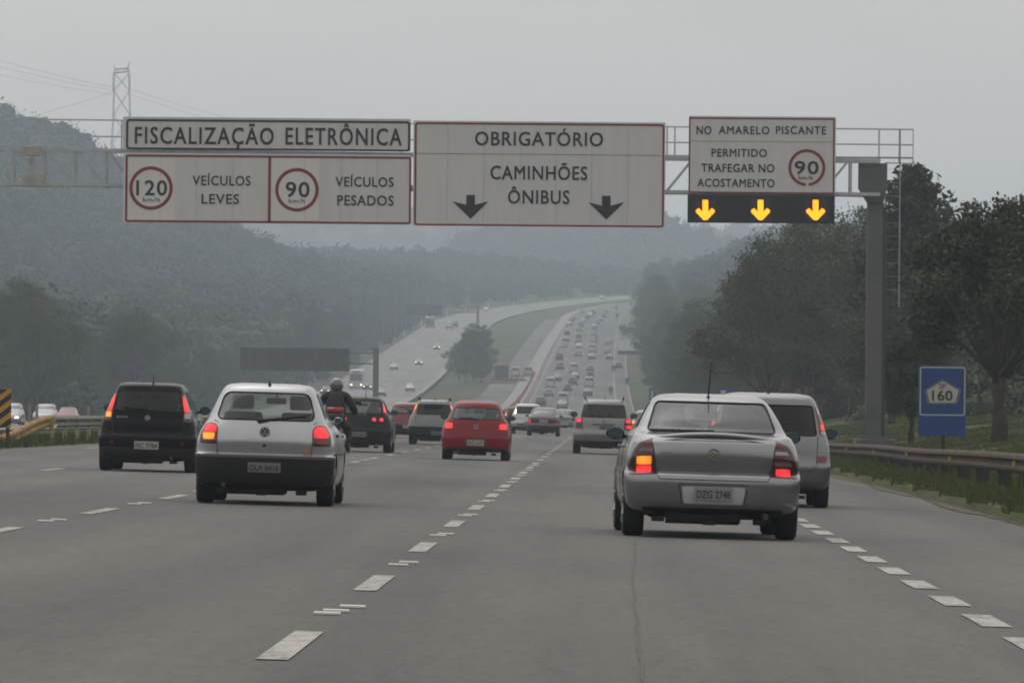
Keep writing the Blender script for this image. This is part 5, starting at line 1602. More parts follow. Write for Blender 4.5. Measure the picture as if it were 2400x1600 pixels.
M_JACKET = mat("black_jacket", (.012, .012, .014), rough=.7, var=.25, scale=7)
M_TROUSER = mat("dark_trousers", (.014, .015, .02), rough=.85, var=.2, scale=6)
M_GLOVE = mat("black_glove", (.015, .015, .015), rough=.7)
M_HELMET = mat("grey_helmet", (.10, .10, .105), rough=.25, coat=.8, var=.1)
M_BIKE = mat("bike_black", (.014, .014, .016), rough=.4, coat=.3)
M_BIKERED = mat("bike_red", (.35, .015, .02), rough=.35, coat=.5)

def build_rider():
    """seated rider, leaning slightly forward, hands on the grips; local +y is forward"""
    V, E, roots = [], [], {0}
    def v(co, r): V.append((co, r)); return len(V) - 1
    pel = v((0, .52, .90), .16)
    waist = v((0, .56, 1.06), (.215, .18)); E.append((pel, waist))
    chest = v((0, .62, 1.24), (.25, .19)); E.append((waist, chest))
    neckb = v((0, .68, 1.40), .12); E.append((chest, neckb))
    neck = v((0, .71, 1.49), .062); E.append((neckb, neck))
    hd = v((0, .73, 1.58), .095); E.append((neck, hd))
    for s in (-1, 1):
        sh1 = v((s * .22, .65, 1.375), .098); E.append((neckb, sh1))
        el = v((s * .375, .80, 1.09), .082); E.append((sh1, el))
        wr_ = v((s * .37, 1.06, 1.03), .050); E.append((el, wr_))
        pa = v((s * .36, 1.13, 1.035), (.045, .03)); E.append((wr_, pa))
        hip = v((s * .11, .56, .84), .115); E.append((pel, hip))
        kn = v((s * .27, .98, .74), .075); E.append((hip, kn))
        an = v((s * .26, .70, .34), .05); E.append((kn, an))
        he = v((s * .265, .64, .27), .045); E.append((an, he))
        to = v((s * .285, .86, .255), .04); E.append((an, to))
        # fingers closed round the grip, thumb underneath
        for k, (dx, ln) in enumerate(((-.033, .9), (-.011, 1.0), (.011, .95), (.033, .78))):
            a = v((s * (.36 + dx), 1.14, 1.05), .010); roots.add(a)
            b = v((s * (.36 + dx), 1.14 + .045 * ln, 1.055), .0095); E.append((a, b))
            c = v((s * (.36 + dx), 1.14 + .055 * ln, 1.025), .009); E.append((b, c))
            d = v((s * (.36 + dx), 1.14 + .030 * ln, 1.008), .008); E.append((c, d))
        a = v((s * .315, 1.10, 1.03), .011); roots.add(a)
        b = v((s * .30, 1.135, 1.012), .010); E.append((a, b))
        c = v((s * .305, 1.165, 1.01), .009); E.append((b, c))
    return skin_mesh("person", V, E, roots, M_JACKET)

def build_motorcycle(label, group, loc, rot):
    t = thing("motorcycle", label, "motorcycle", loc, rot, group)
    def wh(y, r, w_):
        bm = BM(); add_lathe_x(bm, [(-w_ * .6, r * .70), (-w_ * .9, r * .80), (-w_ * .7, r * .93), (0, r), (w_ * .7, r * .93), (w_ * .9, r * .80), (w_ * .6, r * .70)], 0, y, r, 28)
        o = obj("wheel", bm, M_RUBBER, t, smooth=50)
        bm = BM(); add_lathe_x(bm, [(-w_ * .5, r * .71), (-w_ * .3, r * .62), (w_ * .3, r * .62), (w_ * .5, r * .71)], 0, y, r, 24)
        for k in range(6):
            a = math.pi * k / 3; add_bar(bm, (0, y, r), (0, y + math.cos(a) * r * .64, r + math.sin(a) * r * .64), .014, 6)
        add_bar(bm, (-.07, y, r), (.07, y, r), .04, 10)
        obj("rim", bm, M_RIM, o)
    wh(.30, .31, .065); wh(1.62, .31, .05)
    bm = BM()
    add_tube(bm, [(0, .30, .31), (0, .75, .38), (0, 1.0, .5), (0, 1.30, .95)], [.05, .07, .09, .05], 10)
    add_box(bm, (0, .92, .46), (.26, .36, .34), bevel=.06); add_tube(bm, [(0, .30, .72), (0, .62, .78), (0, 1.2, .86)], [.05, .06, .05], 8)
    for s in (-1, 1): add_bar(bm, (s * .07, .30, .33), (s * .09, .5, .76), .022, 8)
    obj("frame", bm, M_BIKE, t, smooth=50)
    bm = BM(); ellipsoid(bm, (0, 1.02, .93), (.15, .27, .13), 16); obj("fuel_tank", bm, M_BIKERED, t, smooth=60)
    bm = BM(); add_box(bm, (0, .52, .80), (.25, .62, .10), bevel=.04); obj("seat", bm, mat("vinyl_seat", (.015, .015, .015), rough=.6), t, smooth=40)
    bm = BM(); add_box(bm, (0, .10, .78), (.17, .28, .10), bevel=.04); add_box(bm, (0, .04, .58), (.12, .03, .34), rot=Matrix.Rotation(R(-18), 3, 'X'), bevel=.01); obj("mudguard", bm, M_BIKE, t, smooth=40)
    bm = BM(); add_box(bm, (0, -.035, .80), (.12, .04, .06), bevel=.015); obj("tail_light", bm, M_LRED, t, smooth=40)
    bm = BM(); add_box(bm, (0, -.03, .62), (.19, .01, .13)); p = obj("licence_plate", bm, mat("plate_grey_dim", (.18, .18, .18)), t)
    bm = BM(); add_box(bm, (0, .10, .955), (.37, .32, .17), bevel=.05); tc = obj("top_case", bm, M_BIKE, t, smooth=40)
    bm = BM(); add_box(bm, (0, .09, 1.095), (.36, .33, .11), bevel=.045); obj("case_lid", bm, M_BIKERED, tc, smooth=40)
    bm = BM(); add_box(bm, (-.07, -.08, 1.125), (.12, .01, .03)); obj("case_badge", bm, M_CHROME, tc)
    bm = BM(); add_tube(bm, [(.10, .95, .30), (.15, .6, .34), (.17, .15, .50)], [.025, .04, .072], 14); add_tube(bm, [(.17, .15, .50), (.173, -.02, .555)], [.075, .075], 16); ex = obj("exhaust", bm, M_CHROME, t, smooth=50)
    bm = BM(); add_bar(bm, (.173, -.015, .553), (.174, -.026, .557), .036, 14); obj("exhaust_bore", bm, M_DARK, ex)
    bm = BM()
    for s in (-1, 1): add_bar(bm, (s * .09, 1.62, .31), (s * .09, 1.36, .98), .025, 8)
    obj("fork", bm, M_CHROME, t)
    bm = BM(); add_tube(bm, [(-.41, 1.14, 1.03), (-.2, 1.22, 1.05), (0, 1.30, 1.02), (.2, 1.22, 1.05), (.41, 1.14, 1.03)], .016, 8); hb = obj("handlebar", bm, M_BIKE, t)
    for s in (-1, 1):
        bm = BM(); add_bar(bm, (s * .28, 1.19, 1.05), (s * .40, 1.16, 1.23), .008, 6); add_box(bm, (s * .42, 1.15, 1.25), (.15, .03, .09), bevel=.012); obj("mirror", bm, M_BIKE, hb)
    bm = BM(); ellipsoid(bm, (0, 1.40, .92), (.10, .08, .10), 14); obj("headlight", bm, M_LCLEAR, t, smooth=60)
    for s in (-1, 1):
        bm = BM(); add_bar(bm, (s * .10, .72, .26), (s * .33, .72, .245), .018, 8); obj("foot_peg", bm, M_CHROME, t)
    return t
rider_me = build_rider()
def person(label, group, loc, rot):
    o = link_mesh("person", rider_me)
    o.location = loc; o.rotation_euler = rot
    tag(o, label, "person", group)
    bm = BM(); ellipsoid(bm, (0, .735, 1.595), (.140, .155, .150), 20); 
    add_box(bm, (0, .80, 1.51), (.17, .17, .10), bevel=.04)
    h = obj("helmet", bm, M_HELMET, o, smooth=60)
    bm = BM(); add_box(bm, (0, .885, 1.61), (.20, .02, .09), bevel=.008); obj("visor", bm, G_OPAQUE, h)
    bm = BM(); add_lathe_x(bm, [(-.001, .001)], 0, 0, 0, 3) if False else None
    # trousers and boots laid over the body's legs
    for s in (-1, 1):
        V = [((s * .11, .58, .835), .122), ((s * .27, .98, .735), .083), ((s * .262, .73, .40), .066)]
        me = skin_mesh("trouser_leg", V, [(0, 1), (1, 2)], {0}, M_TROUSER, 1); link_mesh("trouser_leg", me, None, o)
        V = [((s * .26, .71, .40), .062), ((s * .262, .69, .30), .058), ((s * .275, .80, .265), .052), ((s * .29, .90, .262), .045)]
        me = skin_mesh("boot", V, [(0, 1), (1, 2), (2, 3)], {0}, mat("black_boot", (.012, .011, .011), rough=.6), 1); link_mesh("boot", me, None, o)
    return o
bx, bd = -5.42, 129.0
bz = float(road_z(bx, bd))
moto = build_motorcycle("black motorcycle with red topped case and bright exhaust between the traffic lanes", "motorcycles in the traffic", (bx, bd, bz), (0, R(1.2), 0))
ridr = person("person in black jacket and grey helmet riding beside the pale hatchback", "motorcycle riders", (bx, bd, bz), (0, R(1.2), 0))

# ------------------------------------------------------------------ far traffic: simple bodies sharing their meshes
def far_kind(rows, rw, belt, track, lamp, wr=.29, cr=.34):
    s = Shape(rows, cr, .6, 2.6)
    body = s.solid("body", 2, na=5, ns=4)
    for p in body.polygons: p.use_smooth = True
    body.set_sharp_from_angle(angle=R(40))
    L = max(r[3] for r in rows); H = rows[-1][0]
    def pm(poly, ax, off=.012, step=.12, rr=.05):
        bm = BM(); patch(bm, s, rpoly(poly, rr, 3), ax, off, .02, step); me = bpy.data.meshes.new("pane"); bmesh.ops.recalc_face_normals(bm, faces=bm.faces[:]); bm.to_mesh(me); bm.free(); return me
    zt = rw[2][1]
    w0, w1 = s.at(belt + .04)[0], s.at(zt - .02)[0]
    k = dict(body=body, rear=pm(rw, 'rear'), front=pm([(-w0 * .85, belt + .04), (w0 * .85, belt + .04), (w1 * .85, zt - .02), (-w1 * .85, zt - .02)], 'front'))
    y0 = s.rear_y(0, belt + .05) + .35; y1 = s.front_y(0, belt + .05) - .35; y2 = s.front_y(0, zt - .05) - .1; y3 = s.rear_y(0, zt - .05) + .3
    sp = [(y0, belt + .05), (y1, belt + .05), (y2, zt - .04), (y3, zt - .04)]
    k['sl'], k['sr'] = pm(sp, 'left'), pm(sp, 'right')
    k['ll'], k['lr'] = pm(flip(lamp), 'rear', .012, .06, .01), pm(lamp, 'rear', .012, .06, .01)
    hl = [(.45, .60), (.72, .60), (.72, .74), (.50, .72)]
    k['hl'], k['hr'] = pm(flip(hl), 'front', .012, .08, .01), pm(hl, 'front', .012, .08, .01)
    bmp = [(-.78, .22), (.78, .22), (.78, .36), (-.78, .36)]
    k['bump'] = pm(bmp, 'rear', .01, .2, .01)
    k['L'], k['track'], k['wr'] = L, track, wr
    return k
KH = far_kind([(.20, .70, .1, 3.6), (.30, .80, .02, 3.8), (.55, .82, 0, 3.85), (.75, .80, .05, 3.75), (.92, .74, .1, 3.2), (.97, .70, .13, 2.9), (1.28, .58, .33, 2.1), (1.40, .50, .45, 1.85), (1.44, .36, .7, 1.6)],
              [(-.57, .98), (.57, .98), (.50, 1.32), (-.50, 1.32)], .95, .70, [(.56, .70), (.76, .70), (.73, .92), (.58, .93)])
KS = far_kind([(.20, .70, .1, 4.1), (.30, .82, .02, 4.25), (.55, .84, 0, 4.3), (.75, .82, .05, 4.2), (.92, .78, .1, 3.7), (.97, .75, .2, 3.4), (1.0, .73, .6, 3.2), (1.28, .58, 1.1, 2.4), (1.38, .50, 1.35, 2.1), (1.42, .36, 1.6, 1.9)],
              [(-.60, 1.02), (.60, 1.02), (.52, 1.31), (-.52, 1.31)], 1.0, .73, [(.55, .64), (.79, .64), (.77, .86), (.58, .87)])
KU = far_kind([(.26, .74, .1, 4.1), (.36, .86, .02, 4.25), (.62, .88, 0, 4.3), (.85, .86, .05, 4.1), (1.05, .80, .1, 3.5), (1.10, .77, .12, 3.2), (1.5, .66, .3, 2.4), (1.63, .60, .42, 2.1), (1.68, .42, .7, 1.9)],
              [(-.63, 1.12), (.63, 1.12), (.57, 1.52), (-.57, 1.52)], 1.08, .76, [(.62, .80), (.82, .80), (.77, 1.08), (.64, 1.08)], .34)
KV = far_kind([(.30, .80, .05, 4.6), (.40, .92, .0, 4.8), (.80, .95, 0, 4.85), (1.1, .94, .02, 4.6), (1.5, .90, .05, 4.1), (1.9, .84, .08, 3.7), (2.02, .78, .12, 3.5), (2.06, .6, .3, 3.2)],
              [(-.70, 1.3), (.70, 1.3), (.66, 1.78), (-.66, 1.78)], 1.25, .80, [(.72, .80), (.90, .80), (.88, 1.2), (.76, 1.2)], .33, .2)
def wheel_mesh(r):
    bm = BM(); add_lathe_x(bm, [(-.10, r * .9), (-.09, r), (.09, r), (.10, r * .9)], 0, 0, 0, 14)
    me = bpy.data.meshes.new("wheel"); bmesh.ops.recalc_face_normals(bm, faces=bm.faces[:]); bm.to_mesh(me); bm.free(); me.materials.append(M_RUBBER); return me
for K in (KH, KS, KU, KV): K['wm'] = wheel_mesh(K['wr'])
def slot_obj(name, me, m_, parent):
    if not me.materials: me.materials.append(M_PLAST)
    o = bpy.data.objects.new(name, me); COL.objects.link(o); o.parent = parent
    o.material_slots[0].link = 'OBJECT'; o.material_slots[0].material = m_
    return o
def far_car(label, group, K, pm, loc, yaw=0.0, pitch_=0.0, lamps=(None, None), heads=None, cat='car'):
    t = thing("car", label, cat, loc, (pitch_, 0, yaw), group)
    slot_obj("body", K['body'], pm, t)
    slot_obj("rear_window", K['rear'], G_OPAQUE, t); slot_obj("windscreen", K['front'], G_OPAQUE, t)
    slot_obj("side_window", K['sl'], G_OPAQUE, t); slot_obj("side_window", K['sr'], G_OPAQUE, t)
    slot_obj("rear_bumper", K['bump'], M_PLAST, t)
    slot_obj("tail_light", K['ll'], lamps[0] or M_LRED, t); slot_obj("tail_light", K['lr'], lamps[1] or M_LRED, t)
    slot_obj("headlight", K['hl'], heads or M_LCLEAR, t); slot_obj("headlight", K['hr'], heads or M_LCLEAR, t)
    for y in (.75, K['L'] - .8):
        for s in (-1, 1):
            w = link_mesh("wheel", K['wm'], parent=t); w.location = (s * K['track'], y, K['wr'])
    return t
def solve(px, py, zf, d0=450, d1=2550):
    """distance at which the line of sight through a photo pixel meets the road surface"""
    best = None
    Ds = np.arange(d0, d1, 2.0)
    prev = None
    for D in Ds:
        p = at(px, py, D); h = p.z - float(zf(p.x, D))
        if prev is not None and prev > 0 >= h: return float(D), p.x
        if best is None or abs(h) < best[0]: best = (abs(h), float(D), p.x)
        prev = h
    return best[1], best[2]
G2 = 'queuing cars climbing the far slope'
B, T = M_BRAKE, None
far = [  # zoomed x, y of the tyres, kind, paint, lamps, words
    ('A', 95, 1530, KU, P_DGREY, 0, 'dark sport utility'), ('A', 200, 1400, KH, P_GREY, 0, 'grey hatchback'), ('A', 222, 1285, KV, P_WHITE, 0, 'white van'), ('A', 315, 1200, KS, P_DGREY, 0, 'dark saloon'),
    ('A', 347, 1050, KU, P_DRED, 2, 'dark red tall car'), ('A', 342, 925, KU, P_NAVY, 0, 'near black tall car'), ('A', 405, 760, KH, P_SAND, 1, 'beige hatchback with left lamp lit'), ('A', 440, 595, KH, P_NAVY, 0, 'blackish hatchback'),
    ('A', 465, 470, KS, P_SILVER, 0, 'pale silver saloon'), ('A', 520, 392, KH, P_GREY, 0, 'faint grey hatchback'), ('A', 640, 300, KH, P_SILVER, 0, 'faint silver hatchback'),
    ('B', 378, 1560, KS, P_GREY, 0, 'grey saloon'), ('B', 387, 1500, KV, P_WHITE, 0, 'white van with red edged tail'), ('B', 455, 1335, KH, P_DGREY, 3, 'charcoal hatchback with its right lamp lit'), ('B', 515, 1250, KU, P_DGREY, 0, 'charcoal tall car'),
    ('B', 530, 1085, KV, P_WHITE, 0, 'small white van'), ('B', 587, 872, KH, P_GREY, 0, 'grey hatchback'), ('B', 600, 765, KS, P_SAND, 2, 'beige saloon with faint lit lamps'), ('B', 597, 640, KH, P_DGREY, 0, 'charcoal hatchback'),
    ('B', 597, 540, KH, P_GREY, 0, 'mid grey hatchback'), ('B', 645, 432, KS, P_GREY, 0, 'dull grey saloon'), ('B', 790, 322, KU, P_BLUE, 0, 'slate blue tall car'),
    ('C', 715, 1392, KS, P_DGREY, 0, 'charcoal saloon'), ('C', 732, 1278, KV, P_WHITE, 0, 'white van'), ('C', 745, 1162, KH, P_NAVY, 4, 'dark hatchback with a faint red lamp'), ('C', 745, 1072, KH, P_BLUE, 0, 'slate blue hatchback'),
    ('C', 765, 912, KS, P_MAUVE, 0, 'dull dark saloon'), ('C', 776, 818, KV, P_WHITE, 0, 'white van'), ('C', 786, 745, KH, P_DGREY, 0, 'charcoal hatchback'), ('C', 800, 622, KU, P_GREEN, 0, 'grey green tall car'),
    ('C', 803, 508, KS, P_BLUE, 0, 'slate blue saloon'), ('C', 922, 372, KU, P_BLUE, 0, 'slate blue tall car'),
    ('D', 1005, 918, KS, P_DGREY, 0, 'charcoal saloon'), ('D', 977, 842, KH, P_GREEN, 0, 'grey green hatchback'), ('D', 987, 712, KH, P_SILVER, 0, 'silver hatchback'), ('D', 1117, 1034, KH, P_DGREY, 0, 'charcoal hatchback'),
    ('A', 428, 676, KS, P_DGREY, 0, 'charcoal saloon'), ('A', 492, 432, KH, P_DGREY, 0, 'faint charcoal hatchback'), ('B', 545, 1165, KS, P_GREY, 0, 'dull grey saloon'), ('B', 592, 702, KH, P_BLUE, 0, 'slate blue hatchback'),
    ('B', 622, 482, KH, P_MAUVE, 0, 'dull mauve hatchback'), ('B', 705, 382, KH, P_DGREY, 0, 'charcoal hatchback'), ('B', 745, 350, KS, P_SILVER, 0, 'silver saloon'), ('C', 792, 684, KH, P_SILVER, 0, 'silver hatchback'),
    ('C', 802, 562, KH, P_DGREY, 0, 'charcoal hatchback'), ('C', 838, 455, KH, P_GREY, 0, 'grey hatchback'), ('C', 872, 415, KS, P_DGREY, 0, 'faint charcoal saloon'), ('C', 950, 300, KH, P_GREY, 0, 'faint grey hatchback'),
    ('E', 1195, 662, KV, P_WHITE, 2, 'white van'), ('E', 1292, 565, KH, P_SILVER, 0, 'silver hatchback'), ('E', 1290, 205, KH, P_BLUE, 0, 'slate blue hatchback')]
lane = dict(A='leftmost lane', B='second lane', C='third lane', D='right lane', E='shoulder')
cnt = {}
ordn = ['nearest', 'second nearest', 'third nearest', 'fourth nearest', 'fifth nearest', 'sixth nearest', 'seventh nearest', 'eighth nearest', 'ninth nearest', 'tenth nearest'] + [w + ' nearest' for w in ('eleventh', 'twelfth', 'thirteenth', 'fourteenth', 'fifteenth', 'sixteenth', 'seventeenth', 'eighteenth', 'nineteenth')]
_rank = {}
for ln, zx, zy, K, pm_, lm, wd_ in far: _rank.setdefault(ln, []).append(zy)
for ln, zx, zy, K, pm_, lm, wd_ in far:
    D, X = solve(1250 + zx / 5.6, 680 + zy / 5.6, road_z)
    k = sorted(_rank[ln], reverse=True).index(zy)
    dz = math.atan((float(prof(D + 3)) - float(prof(D))) / 3)
    L_ = {0: (None, None), 1: (M_BRAKE, None), 2: (M_BRAKE2, M_BRAKE2), 3: (None, M_BRAKE), 4: (M_BRAKE2, None)}[lm]
    far_car(wd_ + ', ' + ordn[k] + " in the far slope's " + lane[ln], G2, K, pm_, (X, D, float(road_z(X, D))), -math.atan((float(sh(D + 5)) - float(sh(D))) / 5), dz, L_, cat='van' if K is KV else 'car')
G3 = 'vehicles coming down the opposing carriageway'
zo = lambda x, d: float(prof(d)) + .02
opp = [(250, 760, KH, P_GREY, None, 'grey hatchback halfway up the opposing carriageway'), (375, 928, KH, P_SILVER, None, 'silver hatchback beside the white edge line of the opposing carriageway'),
       (445, 722, KH, P_DGREY, M_HEAD, 'dark car with both headlamps lit in the middle of the opposing carriageway'), (585, 602, KH, P_DGREY, M_HEAD, 'dark car with lit headlamps beside the median trees'),
       (150, 968, KH, P_DGREY, None, 'dark hatchback just past the square gantry column'), (42, 918, KH, P_NAVY, M_HEAD, 'dark car with lit headlamps beside the bus'), (685, 440, KV, P_GREY, None, 'grey van high on the opposing carriageway'),
       (970, 300, KH, P_SAND, None, 'pale car on the bend at the top of the opposing carriageway'), (1880, 205, KH, P_DRED, None, 'faint red car on the crest of the opposing carriageway'), (725, 425, KV, P_DGREY, None, 'dark van by the median trees near the top'),
       (-290, 950, KH, P_NAVY, M_HEAD, 'dark car with lit headlamps seen past the rider')]
for zx, zy, K, pm_, hd, lb in opp:
    D, X = solve(850 + zx / 3.36, 640 + zy / 3.36, zo, 700)
    far_car(lb, G3, K, pm_, (X, D, zo(X, D)), math.pi, -math.atan((float(prof(D + 3)) - float(prof(D))) / 3), heads=hd, cat='van' if K is KV else 'car')
def near_opp(px, D, K, pm_, hd, lb, one=None):
    X = at(px, 960, D).x
    return far_car(lb, 'oncoming cars beyond the median guardrail', K, pm_, (X, D, float(prof(D)) - .1), math.pi, 0, heads=hd)
near_opp(32, 455, KU, P_SILVER, M_HEAD, 'silver sport utility with lit headlamp beside the striped marker')
near_opp(112, 500, KU, P_SILVER, None, 'silver oncoming car without lights above the yellow guardrail nose')
near_opp(163, 497, KH, P_RED, None, 'red oncoming hatchback above the yellow guardrail nose')
# bus and truck
def big_vehicle(name, cat, label, px, py, w, h, L, pm_, lit, kindpart, amber=False):
    D, X = solve(px, py, zo, 700)
    t = thing(name, label, cat, (X, D, zo(X, D)), (-math.atan((float(prof(D + 3)) - float(prof(D))) / 3), 0, math.pi), G3)
    s = Shape([(.35, w * .46, .1, L - .1), (.5, w * .5, 0, L), (1.2, w * .5, 0, L), (h - .5, w * .49, .05, L - .15), (h - .12, w * .46, .1, L - .3), (h, w * .38, .3, L - .6)], .15, .25, 3.5)
    me = s.solid("body", 3, na=5, ns=4)
    for p in me.polygons: p.use_smooth = True
    me.set_sharp_from_angle(angle=R(40)); me.materials.append(pm_); link_mesh("body", me, None, t)
    bm = BM(); patch(bm, s, [(-w * .43, h * .42), (w * .43, h * .42), (w * .42, h * .80), (-w * .42, h * .80)], 'front', .012, .03, .2); obj("windscreen", bm, G_OPAQUE, t)
    for ax in ('left', 'right'):
        bm = BM(); patch(bm, s, [(1.0, h * .5), (L - .7, h * .5), (L - .7, h * .78), (1.0, h * .78)], ax, .012, .03, .4); obj("side_window", bm, G_OPAQUE, t)
    for sx in (-1, 1):
        q = [(w * .28, .62), (w * .42, .62), (w * .42, .86), (w * .28, .86)]
        bm = BM(); patch(bm, s, q if sx > 0 else flip(q), 'front', .014, .03, .1); obj("headlight", bm, lit, t)
    bm = BM(); patch(bm, s, [(-w * .3, h * .85), (w * .3, h * .85), (w * .3, h * .94), (-w * .3, h * .94)], 'front', .012, .03, .3); obj(kindpart, bm, M_DARK, t)
    for yy in (1.6, L - 2.2):
        for sx in (-1, 1):
            bm = BM(); add_lathe_x(bm, [(-.14, .4), (-.12, .48), (.12, .48), (.14, .4)], sx * (w * .5 - .14), yy, .48, 18); obj("wheel", bm, M_RUBBER, t)
    if amber:
        bm = BM(); ellipsoid(bm, (w * .36, L - .5, h + .1), (.28, .28, .28), 10); obj("beacon", bm, M_TURN, t)
big_vehicle("bus", "bus", "white topped coach with lit headlamps left of the square gantry column", 840, 908, 2.6, 3.5, 11, P_WHITE, M_HEAD, "destination_box")
big_vehicle("truck", "truck", "slate blue truck with an amber beacon under the farther dark sign", 1009, 768, 2.5, 3.1, 7, P_BLUE, M_LCLEAR, "sun_visor", True)
# motorcycles up the slope
G4 = 'motorcycles in the traffic'
for zx, zy, lb in ((1017, 1385, 'black motorcycle on the far slope just above the sport utility roof'), (1048, 1085, 'dark motorcycle on the far slope beside the charcoal hatchback'), (1232, 1255, 'dark motorcycle alone on the far shoulder'),
                   (1100, 375, 'small dark motorcycle near the top of the slope'), (1085, 275, 'smallest dark motorcycle at the top of the slope'), (1285, 322, 'small dark motorcycle by the trees at the top of the slope')):
    D, X = solve(1250 + zx / 5.6, 680 + zy / 5.6, road_z)
    dz = math.atan((float(prof(D + 3)) - float(prof(D))) / 3)
    dup(moto, (X, D, float(road_z(X, D))), (dz, 0, 0), lb, G4)
    dup(ridr, (X, D, float(road_z(X, D))), (dz, 0, 0), 'rider on the ' + lb.replace('black motorcycle', 'motorcycle').replace('small dark motorcycle', 'small motorcycle').replace('smallest dark motorcycle', 'smallest motorcycle').replace('dark motorcycle', 'motorcycle'), 'motorcycle riders')
# ------------------------------------------------------------------ trees
LEAF = foliage("tree_leaves", (.022, .033, .016), (.098, .112, .050))
LEAF2 = foliage("dark_tree_leaves", (.019, .029, .016), (.066, .078, .036))
LEAF3 = foliage("forest_leaves", (.016, .022, .014), (.032, .040, .023))
M_BARK = mat("grey_bark", (.055, .047, .040), rough=.95, var=.35, scale=3, bump=.3)

def leaf_quads(C, tone, m, spread, size, rng, droop=0.3):
    """m leaf-sized quads scattered round each clump centre"""
    n = len(C)
    P = np.repeat(C, m, 0) + rng.normal(0, 1, (n * m, 3)) * spread * np.array([1, 1, .7])
    a = rng.normal(0, 1, (n * m, 3)); a /= np.linalg.norm(a, axis=1)[:, None]
    b = rng.normal(0, 1, (n * m, 3)); b -= a * (a * b).sum(1)[:, None]; b /= np.linalg.norm(b, axis=1)[:, None]
    s = size * rng.uniform(.6, 1.4, (n * m, 1))
    a = a * s; b = b * s * .62
    V = np.stack([P - a, P - b * .9 + a * .1, P + a, P + b * .9 + a * .1], 1).reshape(-1, 3)
    Fc = np.arange(len(V)).reshape(-1, 4)
    t = np.clip(np.repeat(tone, m) + rng.normal(0, .10, n * m), 0, 1)
    return V, Fc, t

def crown_points(lobes, n, rng, shell=.55):
    out = []; tn = []
    vol = np.array([l[3] * l[4] * l[5] for l in lobes]) ** .75
    cnt_ = np.maximum(6, (n * vol / vol.sum()).astype(int))
    for (x, y, z, rx, ry_, rz), k in zip(lobes, cnt_):
        d = rng.normal(0, 1, (k, 3)); d /= np.linalg.norm(d, axis=1)[:, None]
        r = (shell + (1 - shell) * rng.random((k, 1)) ** .7) * rng.uniform(.82, 1.10, (k, 1))
        out.append(np.array([x, y, z]) + d * r * np.array([rx, ry_, rz]))
        tn.append(np.clip(rng.uniform(.25, .75) + rng.normal(0, .14, k), 0, 1))
    return np.concatenate(out), np.concatenate(tn)

def tree_kind(H, Rr, nl, nc, m, spread, size, seed, base=.3, leaf=None, trunk_r=.22, squash=1.0, lean=0.0):
    """-> (trunk mesh, crown mesh) of a broad-leaved tree H tall with crown radius Rr"""
    rng = np.random.default_rng(seed)
    lobes = []
    for k in range(nl):
        f = k / max(1, nl - 1)
        a = k * 2.399 + rng.uniform(-.4, .4)
        zz = H * (base + .10 + (.82 - base - .10) * f) + rng.uniform(-.3, .3)
        rad = Rr * (1 - .75 * f ** 2.2) * rng.uniform(.55, .8)
        rr_ = Rr * rng.uniform(.34, .52) * (1 - .25 * f)
        lobes.append((rad * math.cos(a) + lean * f, rad * math.sin(a), zz, rr_, rr_, rr_ * .72 * squash))
    lobes.append((lean, 0, H * .86, Rr * .42, Rr * .42, H * .13))
    C, tn = crown_points(lobes, nc, rng)
    # light and dark clumps, and bare gaps
    keep = (np.sin(C[:, 0] * 2.3 / Rr * 3 + seed) * np.sin(C[:, 1] * 2.1 / Rr * 3 + 1.7 * seed) * np.sin(C[:, 2] * 1.4 + seed)) > -.22
    C, tn = C[keep], tn[keep]
    V, Fc, t = leaf_quads(C, tn, m, spread, size, rng)
    oc = np_mesh("crown", V, Fc, 4, leaf or LEAF, attr=t)
    mc = oc.data; bpy.data.objects.remove(oc)
    bm = BM()
    fork = H * max(.14, base * .55)
    add_tube(bm, [(0, 0, -.4), (.05, .02, fork * .5), (.02 + lean * .1, .05, fork), (lean * .5, 0, H * .55), (lean * .8, 0, H * .8)], [trunk_r * 1.35, trunk_r, trunk_r * .85, trunk_r * .5, trunk_r * .15], 9)
    for (x, y, z, rx, ry_, rz) in lobes[:-1]:
        z0 = fork + (z - fork) * rng.uniform(.05, .35)
        q = Vector((x * .12 + lean * .3, y * .12, z0)); e = Vector((x, y, z))
        mid = q.lerp(e, .5) + Vector((rng.uniform(-.3, .3), rng.uniform(-.3, .3), -.10 * (e - q).length))
        add_tube(bm, [q, mid, e], [trunk_r * .42, trunk_r * .28, trunk_r * .10], 6)
        for j in range(2):
            e2 = e + Vector((rng.uniform(-1, 1) * rx, rng.uniform(-1, 1) * ry_, rng.uniform(.1, 1) * rz))
            add_tube(bm, [mid.lerp(e, .5), e2], [trunk_r * .16, trunk_r * .04], 5)
    me = bpy.data.meshes.new("trunk"); bm.to_mesh(me); bm.free(); me.materials.append(M_BARK)
    for p in me.polygons: p.use_smooth = True
    return me, mc
def plant(kind, X, D, sc, rot, label, group, sz=None, name="tree", z=None):
    t = thing(name, label, "tree", (X, D, float(ground(X, D)) if z is None else z), (0, 0, rot), group)
    t.scale = (sc, sc, sz or sc)
    link_mesh("trunk", kind[0], None, t); link_mesh("crown", kind[1], None, t)
    return t
T_NEAR = tree_kind(7.0, 3.0, 11, 520, 66, .20, .07, 5, base=.34, leaf=LEAF2, trunk_r=.23)
T_NEAR2 = tree_kind(6.4, 2.7, 10, 460, 56, .24, .075, 9, base=.30, leaf=LEAF2, trunk_r=.2)
T_A = tree_kind(12.5, 4.6, 13, 560, 56, .30, .10, 21, base=.20)
T_B = tree_kind(13.0, 4.0, 12, 500, 56, .30, .10, 33, base=.16)
T_C = tree_kind(12.0, 5.2, 12, 540, 56, .31, .10, 47, base=.20, squash=.8)
T_D = tree_kind(11.0, 3.6, 11, 460, 50, .36, .11, 58, base=.10)
